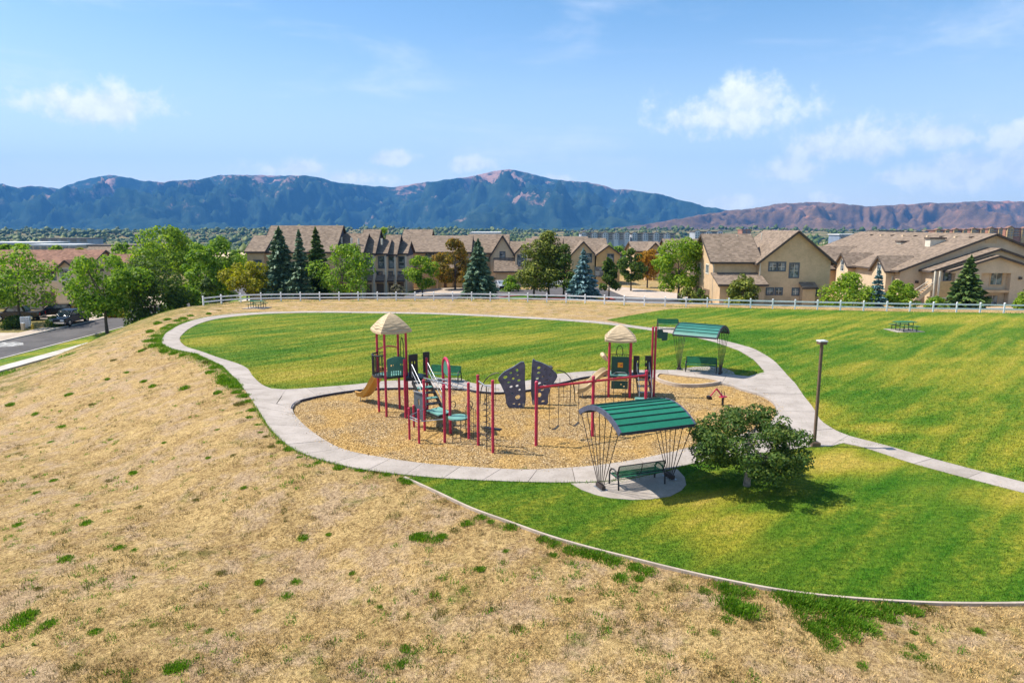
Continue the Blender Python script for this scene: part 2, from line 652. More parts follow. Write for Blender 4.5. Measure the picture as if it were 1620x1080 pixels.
def dry_material(name, blades=False):
    m = bpy.data.materials.new(name)
    m.use_nodes = True
    t = m.node_tree
    N = NT(t)
    b = t.nodes['Principled BSDF']
    g = N.n('ShaderNodeNewGeometry')
    pos = g.outputs['Position']
    sep = N.n('ShaderNodeSeparateXYZ', ins={0: pos})
    big = N.noise(N.aniso(pos, 0.6, (0.14, 0.34, 0.2)), 1.0, 5, 0.65, 0.5)
    mid = N.noise(pos, 1.7, 6, 0.7)
    fine = N.noise(pos, 9.0, 5, 0.75)
    vf = N.noise(N.mapping(pos, scale=(1.5, 0.8, 1), rot=(0, 0, 0.7)), 30.0, 3, 0.7)
    f = N.math('ADD', N.math('MULTIPLY', mid, 0.38), N.math('MULTIPLY', fine, 0.38))
    f = N.math('ADD', f, N.math('MULTIPLY', big, 0.24))
    cr = N.n('ShaderNodeValToRGB')
    t.links.new(f, cr.inputs[0])
    e = cr.color_ramp.elements
    stops = ((0.36, (0.20, 0.12, 0.042)), (0.45, (0.39, 0.268, 0.115)), (0.54, (0.55, 0.392, 0.175)), (0.66, (0.69, 0.51, 0.245)))
    e[0].position, e[0].color = stops[0][0], (*stops[0][1], 1)
    e[1].position, e[1].color = stops[-1][0], (*stops[-1][1], 1)
    for p, c in stops[1:-1]:
        x = e.new(p)
        x.color = (*c, 1)
    col = cr.outputs[0]
    # pinkish bare soil
    soil = N.smooth(N.noise(pos, 0.6, 6, 0.7), 0.47, 0.62)
    col = N.mix(N.math('MULTIPLY', soil, 0.75), col, N.mix(fine, (0.34, 0.235, 0.15), (0.66, 0.50, 0.34)))
    # olive tint of dying grass in places, stronger low on the bank by the street and round the far edge
    lo = N.math('ADD', N.smooth(sep.outputs['X'], -29, -40), N.math('MULTIPLY', N.smooth(sep.outputs['Y'], 58, 75), 0.35))
    gn = N.math('ADD', N.noise(pos, 0.8, 6, 0.7), N.math('MULTIPLY', lo, 0.16))
    gm = N.math('MULTIPLY', N.smooth(gn, 0.56, 0.70), 0.62)
    col = N.mix(gm, col, N.mix(fine, (0.075, 0.10, 0.015), (0.17, 0.19, 0.03)))
    # far country: scrub greens and tan grassland
    ln = N.vmath('LENGTH', pos, out='Value')
    farm = N.smooth(ln, 110, 260)
    fcol = N.mix(N.smooth(N.noise(pos, 0.012, 6, 0.65), 0.42, 0.58), (0.045, 0.075, 0.025), (0.26, 0.21, 0.09))
    col = N.mix(farm, col, fcol)
    dk = N.smooth(N.math('ADD', N.math('MULTIPLY', fine, 0.4), N.math('MULTIPLY', vf, 0.6)), 0.33, 0.62)
    col = N.mix(1.0, col, N.mix(dk, (0.34, 0.30, 0.25), (1.22, 1.19, 1.13)), 'MULTIPLY')
    if blades:
        col = N.mix(1.0, col, N.mix(g.outputs['Random Per Island'], (0.8, 0.76, 0.68), (1.4, 1.34, 1.22)), 'MULTIPLY')
    t.links.new(col, b.inputs['Base Color'])
    b.inputs['Roughness'].default_value = 0.9
    b.inputs['Specular IOR Level'].default_value = 0.15
    if not blades:
        hh = N.math('ADD', N.math('MULTIPLY', mid, 1.2), N.math('ADD', fine, N.math('MULTIPLY', vf, 0.5)))
        bp = N.n('ShaderNodeBump', ins={'Strength': 1.0, 'Distance': 0.09, 'Height': hh})
        t.links.new(bp.outputs[0], b.inputs['Normal'])
    return m


def mulch_material():
    m = bpy.data.materials.new('wood_chip_mulch')
    m.use_nodes = True
    t = m.node_tree
    N = NT(t)
    b = t.nodes['Principled BSDF']
    pos = N.n('ShaderNodeNewGeometry').outputs['Position']
    vo = N.n('ShaderNodeTexVoronoi', ins={'Vector': N.mapping(pos, scale=(1, 1.3, 1)), 'Scale': 16.0})
    vf = N.noise(pos, 9, 5, 0.75)
    wear = N.smooth(N.noise(pos, 0.42, 5, 0.6, 0.4), 0.42, 0.62)
    c1 = N.mix(vo.outputs['Color'], (0.34, 0.215, 0.09), (0.74, 0.55, 0.27))
    c2 = N.mix(vf, (0.56, 0.36, 0.11), (0.74, 0.50, 0.18))
    col = N.mix(N.math('MULTIPLY', wear, 0.6), c1, c2)
    col = N.mix(1.0, col, N.mix(N.smooth(vf, 0.35, 0.62), (0.40, 0.36, 0.32), (0.92, 0.88, 0.82)), 'MULTIPLY')
    t.links.new(col, b.inputs['Base Color'])
    b.inputs['Roughness'].default_value = 0.9
    b.inputs['Specular IOR Level'].default_value = 0.15
    bp = N.n('ShaderNodeBump', ins={'Strength': 0.9, 'Distance': 0.04, 'Height': N.math('ADD', vo.outputs['Distance'], vf)})
    t.links.new(bp.outputs[0], b.inputs['Normal'])
    return m


def concrete_material(name, base, joint=False):
    m = bpy.data.materials.new(name)
    m.use_nodes = True
    t = m.node_tree
    N = NT(t)
    b = t.nodes['Principled BSDF']
    pos = N.n('ShaderNodeNewGeometry').outputs['Position']
    oi = N.n('ShaderNodeObjectInfo')
    n1 = N.noise(pos, 0.9, 6, 0.65)
    n2 = N.noise(pos, 13, 4, 0.7)
    f = N.math('ADD', N.math('MULTIPLY', n1, 0.6), N.math('MULTIPLY', n2, 0.4))
    dark = tuple(c * k for c, k in zip(base, (0.80, 0.79, 0.77)))
    lite = tuple(c * 1.09 for c in base)
    col = N.mix(N.smooth(f, 0.36, 0.62), dark, lite)
    col = N.mix(1.0, col, N.mix(oi.outputs['Random'], (0.93, 0.93, 0.92), (1.05, 1.05, 1.05)), 'MULTIPLY')
    st = N.smooth(N.noise(pos, 2.3, 6, 0.75), 0.60, 0.74)
    col = N.mix(N.math('MULTIPLY', st, 0.45), col, (0.30, 0.25, 0.18))
    t.links.new(col, b.inputs['Base Color'])
    b.inputs['Roughness'].default_value = 0.85
    b.inputs['Specular IOR Level'].default_value = 0.25
    bp = N.n('ShaderNodeBump', ins={'Strength': 0.25, 'Distance': 0.01, 'Height': n2})
    t.links.new(bp.outputs[0], b.inputs['Normal'])
    return m


MAT['lawn'] = lawn_material('mown_lawn')
MAT['lawn_blades'] = lawn_material('lawn_blades', True)
MAT['dry'] = dry_material('dry_grass_ground')
MAT['dry_blades'] = dry_material('dry_grass_straw', True)
MAT['mulch'] = mulch_material()
MAT['concrete'] = concrete_material('broom_finished_concrete', (0.37, 0.325, 0.29))
MAT['concrete_white'] = concrete_material('pale_concrete', (0.52, 0.48, 0.43))
MAT['drive'] = concrete_material('driveway_concrete', (0.46, 0.38, 0.31))
MAT['asphalt'] = pmat('asphalt', (0.085, 0.078, 0.078), 0.9, 0.14, 0.5, 0.3, 25, coord='World')
MAT['paint_white'] = pmat('worn_road_paint', (0.30, 0.295, 0.285), 0.8, 0.36, 2.2, coord='World')
MAT['red_kerb'] = pmat('red_painted_kerb', (0.45, 0.07, 0.05), 0.8, 0.15, 2, coord='World')

# ------------------------------------------------------------------ the ground sheet
def smooth_chain(pts, n=4, closed=False):
    pts = [Vector(p) for p in pts]
    out = []
    m = len(pts)
    rng = range(m) if closed else range(m - 1)
    for i in rng:
        if closed:
            p0, p1, p2, p3 = pts[(i - 1) % m], pts[i], pts[(i + 1) % m], pts[(i + 2) % m]
        else:
            p0, p1, p2, p3 = pts[max(i - 1, 0)], pts[i], pts[i + 1], pts[min(i + 2, m - 1)]
        for k in range(n):
            t = k / n
            out.append(0.5 * ((2 * p1) + (p2 - p0) * t + (2 * p0 - 5 * p1 + 4 * p2 - p3) * t * t + (3 * p1 - p0 - 3 * p2 + p3) * t ** 3))
    if not closed:
        out.append(pts[-1])
    return out


# outlines of the surfaces, world x,y
loop_in_px = [(1211, 594), (1207, 586), (1192, 569.6), (1168, 555), (1131, 542), (1098, 534), (1055, 527), (1000, 519), (944, 512), (878, 507), (767, 501), (683, 497.5),
              (600, 496), (498, 495), (420, 497), (375.6, 500.5), (342, 505), (317, 511.7), (297.8, 521.4), (285.5, 533), (285.5, 541), (295, 549), (317, 556),
              (345, 566), (375.6, 575.5), (392, 584), (400.5, 596.4), (414.4, 609), (430, 615.5)]
loop_out_px = [(1246, 595), (1238.5, 586), (1220, 568), (1190, 551.5), (1145, 539), (1110, 532), (1062, 523.2), (1003, 515.5), (944, 508.6), (878, 504.2), (767, 498.3), (683, 495.1),
               (600, 493.6), (498, 492.6), (416, 494.2), (369, 497.0), (333, 501), (307, 506.5), (283, 515), (262, 528), (256, 539), (258, 546), (275, 553),
               (310, 560), (335, 571), (353, 580), (362, 589.4), (375.6, 602), (386.7, 617)]
top_mul_px = [(464, 641), (475, 634.5), (514, 625.5), (570, 617.5), (617, 615), (680, 615), (733, 616.5), (755.6, 620), (792, 622), (836, 618), (868, 611), (894, 605), (922, 598),
              (958, 593.5), (1000, 594), (1037, 599), (1067, 608), (1100, 609), (1139, 607), (1185, 617)]
top_lawn_px = [(430, 615.5), (450.5, 617), (498, 614), (560, 609), (610, 603.5), (670, 602.5), (738, 605), (757, 609), (792, 608), (839, 602), (862, 596.5), (884, 592), (925, 588.5),
               (960, 587), (1000, 586.5), (1033, 586), (1060, 586), (1085, 587), (1148, 592.5), (1190, 597)]
bot_mul_px = [(462, 645), (464, 653), (470, 661.7), (486.7, 678), (514.4, 697.8), (547.8, 713), (600, 724), (669, 734), (739, 739.7), (822, 744), (878, 742.5), (939, 738), (990, 731),
              (1044, 720.6), (1094, 708), (1150, 695), (1200, 679)]
bot_out_px = [(398, 633), (404, 642), (411, 652), (425.5, 675.5), (453, 703), (490, 722), (560, 741), (642, 752.5), (711, 758.6), (794, 762.5), (878, 764.7), (948, 763), (1006, 756),
              (1070, 741), (1117, 730), (1190, 720), (1280, 708.5)]
plz_l_px = [(1208, 590), (1180, 598), (1160, 611), (1205, 626), (1225, 640), (1228, 655), (1216, 671), (1200, 679), (1240, 696), (1281, 708.5), (1314, 707)]
plz_r_px = [(1246, 595), (1253, 602.5), (1259, 609), (1272, 628), (1284, 643), (1292, 656), (1299, 667), (1310, 675), (1322, 682), (1336, 688), (1342, 690)]
rgt_l_px = [(1314, 707), (1328, 701), (1366, 708.5), (1437, 732), (1520, 755), (1620, 781), (1720, 806)]
rgt_r_px = [(1342, 690), (1352, 693), (1392, 703), (1466, 724), (1545, 745), (1650, 772), (1760, 800)]
mulch_px = bot_mul_px + [(1216, 671), (1228, 655), (1225, 640), (1205, 626)] + list(reversed(top_mul_px))

ov_lawn = P2(loop_in_px) + P2(top_lawn_px)
mulch_poly = P2(mulch_px, -0.06)
near_lawn = [p.copy() for p in curb] + [Vector((34, 15.5)), Vector((34, 22))] + [p for p in reversed(P2(rgt_l_px))] + P2([(1281, 708.5), (1190, 720), (1117, 730), (1070, 741), (1006, 756), (948, 763), (878, 764.7), (794, 762.5), (711, 758.6), (660, 755)])
# outer lawn: right of the loop path up to the fence, dry band behind the oval kept free
right_lawn = P2(list(reversed(rgt_r_px))) + P2(list(reversed(plz_r_px))) + P2(loop_out_px[1:8]) + P2([(960, 506), (1010, 497), (1060, 489), (1110, 487)]) + \
    [p - Vector((0, 0.2)) for p in fence_line[8:]] + [Vector((85, 68)), Vector((85, 26))]
right_lawn = [p.copy() for p in right_lawn]


def cdt_sheet(name, poly, mat, off, step=0.8, parent=None, z=None, jitter=0.0, growth=None):
    PY = np.array([tuple(p) for p in poly])
    pts = [Vector(p) for p in poly]
    n = len(pts)
    # split long edges
    bp = []
    for i in range(n):
        a, b = pts[i], pts[(i + 1) % n]
        k = max(1, int((b - a).length / step))
        for j in range(k):
            bp.append(a.lerp(b, j / k))
    x0, y0 = PY.min(0)
    x1, y1 = PY.max(0)
    gx, gy = np.meshgrid(np.arange(x0, x1, step), np.arange(y0, y1, step))
    gx, gy = gx.ravel(), gy.ravel()
    sd = poly_sd(gx, gy, PY)
    keep = sd < -step * 0.35
    inn = [Vector((a, b)) for a, b in zip(gx[keep], gy[keep])]
    nb = len(bp)
    edges = [(i, (i + 1) % nb) for i in range(nb)]
    vs, es, fs, *_ = delaunay_2d_cdt(bp + inn, edges, [list(range(nb))], 1, 1e-5)
    V = np.array([tuple(v) for v in vs])
    zz = height(V[:, 0], V[:, 1]) + off if z is None else np.full(len(V), z)
    me = bpy.data.meshes.new(name)
    fl = []
    for f in fs:
        a, b, c = V[f[0]], V[f[1]], V[f[2]]
        cr = (b[0] - a[0]) * (c[1] - a[1]) - (b[1] - a[1]) * (c[0] - a[0])
        fl.append(tuple(f) if cr > 0 else tuple(reversed(f)))
    me.from_pydata([(p[0], p[1], q) for p, q in zip(V, zz)], [], fl)
    me.update()
    o = link_mesh(name, me, mat, parent, smooth=True)
    return o


mow_polys = [np.array([tuple(p) for p in q]) for q in (ov_lawn, near_lawn, right_lawn, mulch_poly)]


def build_terrain():
    def lines(lo, hi, step, far_lo, far_hi, g=1.13):
        a = list(np.arange(lo, hi + 1e-6, step))
        s = step
        x = a[-1]
        while x < far_hi:
            s *= g
            x += s
            a.append(min(x, far_hi))
        s = step
        x = a[0]
        b = []
        while x > far_lo:
            s *= g
            x -= s
            b.append(max(x, far_lo))
        return np.array(sorted(b) + a)
    xs = lines(-56, 34, 0.5, -10500, 10500)
    ys = lines(4, 96, 0.5, -300, 10500)
    X, Y = np.meshgrid(xs, ys)
    x, y = X.ravel(), Y.ravel()
    z = height(x, y)
    sdp = np.full(x.shape, 1e9)
    for p in mow_polys:
        sdp = np.minimum(sdp, poly_sd(x, y, p))
    # rough little bumps on the unmown bank only
    near = (np.hypot(x, y) < 110) & (sdp > 0.6) & (x > -42)
    idx = np.nonzero(near)[0]
    for i in idx:
        p = Vector((x[i], y[i], 0))
        w = min(1.0, (sdp[i] - 0.6) / 1.5)
        z[i] += w * (0.07 * mnoise.noise(p * 0.55) + 0.05 * mnoise.noise(p * 1.6) + 0.02 * mnoise.noise(p * 3.7))
    z = z - 0.10 * sstep(-sdp, 0.4, 1.0)
    z = z - 0.12 * sstep(-poly_sd(x, y, mow_polys[3]), -0.75, -0.2)
    nx, ny = len(xs), len(ys)
    i, j = np.meshgrid(np.arange(nx - 1), np.arange(ny - 1))
    a = (j * nx + i).ravel()
    F = np.stack([a, a + 1, a + 1 + nx, a + nx], 1).ravel()
    me = np_mesh('ground', np.stack([x, y, z], 1), F)
    o = link_mesh('ground', me, MAT['dry'], smooth=True)
    tag(o, kind='structure')
    return o


ground = build_terrain()
tag(cdt_sheet('oval_lawn', ov_lawn, MAT['lawn'], 0.035, 0.9), kind='structure')
tag(cdt_sheet('near_lawn', near_lawn, MAT['lawn'], 0.03, 0.7), kind='structure')
tag(cdt_sheet('outer_lawn', right_lawn, MAT['lawn'], 0.03, 1.1), kind='structure')
tag(cdt_sheet('wood_chip_bed', mulch_poly, MAT['mulch'], 0, 0.9, z=-0.06), kind='structure')

# ------------------------------------------------------------------ concrete paths, slab by slab
def strip_path(name, l_px, r_px, slab=1.5, top=0.045, gap=0.022):
    """strip between two edge lines, cut into separate slabs with open joints"""
    A = smooth_chain(P2(l_px), 6)
    B = smooth_chain(P2(r_px), 6)
    mid = [(a + b) / 2 for a, b in zip(A, B)]
    s = [0.0]
    for i in range(1, len(mid)):
        s.append(s[-1] + max((mid[i] - mid[i - 1]).length, 1e-4))
    L = s[-1]
    n = max(1, round(L / slab))
    root = empty(name)
    tag(root, kind='structure')

    def at(q):
        q = min(max(q, 0), L)
        k = int(np.searchsorted(s, q))
        k = min(max(k, 1), len(s) - 1)
        t = (q - s[k - 1]) / (s[k] - s[k - 1])
        return A[k - 1].lerp(A[k], t), B[k - 1].lerp(B[k], t)
    for i in range(n):
        q0, q1 = L * i / n + gap / 2, L * (i + 1) / n - gap / 2
        m = 3
        la, lb = [], []
        for k in range(m + 1):
            a, b = at(q0 + (q1 - q0) * k / m)
            la.append(a)
            lb.append(b)
        dz = RNG.uniform(-0.004, 0.004)
        ring = la + list(reversed(lb))
        nn = len(ring)
        zt = [hz(p.x, p.y) + top + dz for p in ring]
        vs = [(p.x, p.y, q) for p, q in zip(ring, zt)] + [(p.x, p.y, q - 0.19) for p, q in zip(ring, zt)]
        fs = []
        for k in range(m):
            fs.append((k, k + 1, nn - 2 - k, nn - 1 - k))
        fs += [(k, k + nn, (k + 1) % nn + nn, (k + 1) % nn) for k in range(nn)]
        # orientation
        p0, p1, p2 = Vector(vs[fs[0][0]]), Vector(vs[fs[0][1]]), Vector(vs[fs[0][2]])
        if (p1 - p0).cross(p2 - p0).z < 0:
            fs = [tuple(reversed(f)) for f in fs]
        me = bpy.data.meshes.new('slab')
        me.from_pydata(vs, [], fs)
        me.update()
        link_mesh('slab', me, MAT['concrete'], root)
    return root


strip_path('loop_path', loop_in_px, loop_out_px, 1.6, 0.045)
strip_path('upper_playground_path', top_mul_px, top_lawn_px, 1.6, 0.050)
strip_path('front_playground_path', bot_mul_px, bot_out_px, 1.5, 0.054)
strip_path('junction_path', plz_l_px, plz_r_px, 1.9, 0.058)
strip_path('lawn_path', rgt_l_px, rgt_r_px, 1.8, 0.049)
# the left junction apron between the three paths
jr = empty('path_junction')
tag(jr, kind='structure')
for quad in ([(388, 618), (429, 616), (452, 618), (437, 640), (399, 634)], [(453.5, 618), (476, 617), (482, 631), (466, 640), (463, 646), (438.5, 640)]):
    pts = P2(quad)
    MB().prism([(p.x, p.y, -0.10) for p in pts], (0, 0, 0.162)).build('slab', MAT['concrete'], jr)
# shelter aprons
ap = empty('shelter_apron')
tag(ap, kind='structure')
for quad in ([(903, 766), (920, 776), (945, 785), (968, 789.5), (1000, 792), (1030, 791), (1060, 786.5), (1078, 777), (1085.5, 768), (1083, 756), (1071, 743), (1037, 751), (1002, 758), (948, 764)],):
    pts = P2(quad)
    MB().prism([(p.x, p.y, -0.12) for p in pts], (0, 0, 0.166)).build('slab', MAT['concrete'], ap)
pts = P2([(1078, 584), (1100, 581), (1125, 580.5), (1146, 583), (1160, 589), (1163, 594), (1148, 595), (1085, 590)])
ap2 = empty('far_shelter_apron')
tag(ap2, kind='structure')
MB().prism([(p.x, p.y, -0.12) for p in pts], (0, 0, 0.168)).build('slab', MAT['concrete'], ap2)
pts = P2([(1030, 521), (1038, 517), (1075, 519), (1082, 525), (1056, 525)])
MB().prism([(p.x, p.y, -0.12) for p in pts], (0, 0, 0.163)).build('slab', MAT['concrete'], ap2)
pts = P2([(672, 604), (690, 598), (728, 599), (745, 606)])
ap3 = empty('bench_pad')
tag(ap3, kind='structure')
MB().prism([(p.x, p.y, -0.12) for p in pts], (0, 0, 0.163)).build('slab', MAT['concrete'], ap3)

# dark border kerb at the far edge of the wood chips and the pale mowing edge along the bank
mb = MB()
bord = smooth_chain(P2([(461, 648)] + top_mul_px[:14]), 4)
for a, b in zip(bord[:-1], bord[1:]):
    mb.beam((a.x, a.y, -0.01), (b.x, b.y, -0.01), 0.07, 0.15)
o = mb.build('plastic_border_kerb', MAT['wall_edge'])
tag(o, kind='structure')
mb = MB()
cs = smooth_chain(curb, 5)
for i, (a, b) in enumerate(zip(cs[:-1], cs[1:])):
    w = 0.075
    z0, z1 = hz(a.x, a.y), hz(b.x, b.y)
    mb.beam((a.x, a.y, z0 + 0.03), (b.x, b.y, z1 + 0.03), w, 0.12)
o = mb.build('mowing_edge_kerb', MAT['drive'])
tag(o, kind='structure')

# street beyond the bank on the left: road, verge, pavement and kerbs
def rect_sheet(name, x0, x1, y0, y1, mat, off, nx=4, ny=60):
    xs, ys = np.linspace(x0, x1, nx), np.linspace(y0, y1, ny)
    X, Y = np.meshgrid(xs, ys)
    Z = height(X.ravel(), Y.ravel()) + off
    i, j = np.meshgrid(np.arange(nx - 1), np.arange(ny - 1))
    a = (j * nx + i).ravel()
    F = np.stack([a, a + 1, a + 1 + nx, a + nx], 1).ravel()
    return tag(link_mesh(name, np_mesh(name, np.stack([X.ravel(), Y.ravel(), Z], 1), F), mat, smooth=True), kind='structure')


rect_sheet('street', -54.6, -47.5, 25, 150, MAT['asphalt'], 0.05)
rect_sheet('street_verge', -47.3, -45.0, 25, 150, MAT['lawn'], 0.10)
rect_sheet('far_pavement', -57.0, -54.8, 25, 150, MAT['drive'], 0.12)
rect_sheet('driveway', -72, -57.0, 63, 78, MAT['drive'], 0.10, 6, 8)
rect_sheet('front_garden', -70, -57.0, 90, 120, MAT['drive'], 0.10, 6, 12)
rect_sheet('garden_gravel', -72, -57.0, 78, 90, MAT['dry'], 0.09, 6, 8)
pv = empty('street_pavement')
tag(pv, kind='structure')
y = 25.0
while y < 120:
    zz = hz(-44.2, y)
    MB().box((-44.2, y + 0.98, zz + 0.06), (1.45, 1.93, 0.14)).build('slab', MAT['concrete_white'], pv)
    y += 1.96
for xk, nm in ((-47.4, 'kerb'), (-54.7, 'kerb')):
    mb = MB()
    for k in range(60):
        ya, yb = 25 + k * 2.0, 27 + k * 2.0
        mb.beam((xk, ya, hz(xk, ya) + 0.09), (xk, yb, hz(xk, yb) + 0.09), 0.2, 0.14)
    tag(mb.build(nm, MAT['concrete_white']), kind='structure')
mb = MB()
mb.add([(q, w_, hz(q, w_) + 0.056) for q, w_ in ((-54.3, 69.0), (-52.9, 68.6), (-51.4, 69.2), (-50.9, 70.1), (-51.8, 71.3), (-53.0, 71.9), (-54.3, 71.6))], [tuple(range(7))])
tag(mb.build('worn_road_paint', MAT['paint_white']), kind='structure')
# ------------------------------------------------------------------ white rail fence
def build_fence():
    fl = [Vector(p) for p in fence_line]
    seg = [0]
    for a, b in zip(fl[:-1], fl[1:]):
        seg.append(seg[-1] + (b - a).length)
    root = empty('rail_fence', (fl[0].x, fl[0].y, hz(fl[0].x, fl[0].y)), label='white two-rail vinyl fence along the far edge of the lawn', cat='fence')
    org = root.location.copy()

    def at(s):
        k = min(max(int(np.searchsorted(seg, s)), 1), len(seg) - 1)
        return fl[k - 1].lerp(fl[k], (s - seg[k - 1]) / (seg[k] - seg[k - 1]))
    n = int(seg[-1] / 2.32)
    pts = [at(min(i * 2.32, seg[-1])) for i in range(n + 1)]
    pm = None
    for i, p in enumerate(pts):
        z = hz(p.x, p.y)
        d = (pts[min(i + 1, n)] - pts[max(i - 1, 0)])
        if pm is None:
            mb = MB()
            mb.box((0, 0, 0.52), (0.13, 0.13, 1.04)).box((0, 0, 1.055), (0.165, 0.165, 0.03)).add([(-.08, -.08, 1.07), (.08, -.08, 1.07), (.08, .08, 1.07), (-.08, .08, 1.07), (0, 0, 1.13)], [(0, 1, 4), (1, 2, 4), (2, 3, 4), (3, 0, 4)])
            o = mb.build('post', MAT['white'], root)
            pm = o
        else:
            o = pm.copy()
            COL.objects.link(o)
            o.parent = root
        o.location = (p.x - org.x, p.y - org.y, z - org.z)
        o.rotation_euler = (RNG.uniform(-.012, .012), RNG.uniform(-.012, .012), math.atan2(d.y, d.x))
    for a, b in zip(pts[:-1], pts[1:]):
        za, zb = hz(a.x, a.y), hz(b.x, b.y)
        for hgt in (0.42, 0.86):
            mb = MB(org)
            mb.beam((a.x, a.y, za + hgt), (b.x, b.y, zb + hgt), 0.045, 0.145)
            mb.build('rail', MAT['white'], root)


build_fence()

# ------------------------------------------------------------------ shade shelters
def shelter(b1, b2, wf, wb, ze, rise, ov, mroof, label, medge):
    b1, b2 = Vector(b1), Vector(b2)
    u = (b2 - b1)
    L = u.length
    rz = math.atan2(u.y, u.x)
    c = (b1 + b2) / 2
    root = empty('shade_shelter', (c.x, c.y, 0.045), rz, label, 'shelter', 'green arched shade shelters')
    # local: x along, -y front
    D = wf + wb
    yc = (wb - wf) / 2
    R = (D * D / 4 + rise * rise) / (2 * rise)
    a0 = math.asin(D / 2 / R)

    def arc(t, off=0.0):
        a = -a0 + 2 * a0 * t
        return (yc + (R + off) * math.sin(a), ze - (R - rise) + (R + off) * math.cos(a))
    x0, x1 = -L / 2 - ov, L / 2 + ov
    npan = 10
    for i in range(npan):
        t0, t1 = i / npan + 0.004, (i + 1) / npan - 0.004
        rows_t, rows_b = [], []
        k = 4
        ring = [arc(t0 + (t1 - t0) * j / k, 0.03) for j in range(k + 1)] + [arc(t1 - (t1 - t0) * j / k, 0.0) for j in range(k + 1)]
        mb = MB()
        mb.prism([(x0 + 0.05, p[0], p[1]) for p in ring], (x1 - x0 - 0.10, 0, 0))
        mb.build('roof_panel', mroof, root)
        if i > 0:
            p = arc(i / npan, 0.045)
            mb = MB()
            mb.box(((x0 + x1) / 2, p[0], p[1] - 0.005), (x1 - x0 - 0.10, 0.028, 0.05))
            mb.build('seam_rib', MAT['panel_dark'], root)
    # end arches (fascia) and eave beams
    for xe in (x0, x1 - 0.06):
        k = 16
        ring = [arc(j / k, 0.05) for j in range(k + 1)] + [arc(1 - j / k, -0.13) for j in range(k + 1)]
        MB().prism([(xe, p[0], p[1]) for p in ring], (0.06, 0, 0)).build('end_arch', medge, root)
    for t in (0.0, 1.0):
        p = arc(t, -0.02)
        MB().box(((x0 + x1) / 2, p[0], p[1]), (x1 - x0 - 0.14, 0.06, 0.10)).build('eave_beam', MAT['wall_edge'], root)
    # two fans of rods
    for xe, xt in ((-L / 2, x0 + 0.03), (L / 2, x1 - 0.03)):
        MB().box((xe, 0, 0.075), (0.14, 0.46, 0.15)).build('base', MAT['rod'], root)
        MB().box((xe, 0, 0.006), (0.26, 0.58, 0.012)).build('base_plate', MAT['steel'], root)
        n = 7
        for j in range(n):
            f = j / (n - 1)
            t = 0.03 + 0.94 * f
            p = arc(t, -0.09)
            MB().tube([(xe, -0.19 + 0.38 * f, 0.12), (xt, p[0], p[1])], 0.0155, 6).build('rod', MAT['rod'], root)
    return root


s1a, s1b = Gz(950, 774).xy, Gz(1059, 757).xy
shelter(s1a, s1b, 1.30, 1.62, 2.34, 0.47, 0.06, MAT['roof_green'], 'near green arched metal shelter over the bench beside the leafy round tree', MAT['roof_edge'])
s2a, s2b = Vector((10.62, 42.5)), Vector((12.82, 41.1))
shelter(s2a, s2b, 1.3, 1.35, 2.40, 0.55, 0.08, MAT['roof_teal'], 'far green arched metal shelter behind the sand pit, by the bend in the path', MAT['wall_edge'])


# ------------------------------------------------------------------ benches
def bench(loc, rz, label, L=1.8, fill=0.033):
    """local: seat faces -y, backrest at +y"""
    root = empty('park_bench', loc, rz, label, 'bench', 'green metal mesh park benches')
    # seat: perforated sheet as frame plus bars
    for nm, pts in (('seat', [(-0.24, 0.43), (0.20, 0.40)]), ('backrest', [(0.22, 0.47), (0.34, 0.86)])):
        (ya, za), (yb, zb) = pts
        mb = MB()
        for x in (-L / 2, 0, L / 2):
            mb.tube([(x, ya, za), (x, yb, zb)], 0.016, 6)
        for y_, z_ in pts:
            mb.tube([(-L / 2, y_, z_), (L / 2, y_, z_)], 0.018, 6)
        o = mb.build(nm, MAT['bench_green'] if nm == 'seat' or fill > .03 else MAT['black'], root)
        g = MB()
        n = 52
        for k in range(1, n):
            x = -L / 2 + L * k / n
            g.box((x, (ya + yb) / 2, (za + zb) / 2), (fill, 0.004 + abs(yb - ya), 0.006) if nm == 'seat' else (fill, 0.006, math.hypot(yb - ya, zb - za)),
                  M=None if nm == 'seat' else Matrix.Rotation(-math.atan2(yb - ya, zb - za), 3, 'X'))
        for k in range(1, 9):
            f = k / 9
            g.beam((-L / 2, ya + (yb - ya) * f, za + (zb - za) * f), (L / 2, ya + (yb - ya) * f, za + (zb - za) * f), 0.010, 0.006)
        g.build('mesh_panel', MAT['bench_green'], o)
    for x in (-L / 2 - 0.02, L / 2 + 0.02):
        p = [(x, -0.33, 0), (x, -0.33, 0.30), (x, -0.31, 0.48), (x, -0.22, 0.60), (x, -0.05, 0.64), (x, 0.14, 0.60), (x, 0.27, 0.48), (x, 0.32, 0.30), (x, 0.34, 0)]
        MB().tube(p, 0.030, 7).build('leg_frame', MAT['black'], root, smooth=True)
        MB().tube([(x, -0.27, 0.42), (x, 0.25, 0.40)], 0.02, 6).build('seat_bracket', MAT['black'], root)
        MB().tube([(x, 0.20, 0.46), (x, 0.33, 0.84)], 0.02, 6).build('back_bracket', MAT['black'], root)
    return root


def ang(a, b):
    return math.atan2(b.y - a.y, b.x - a.x)


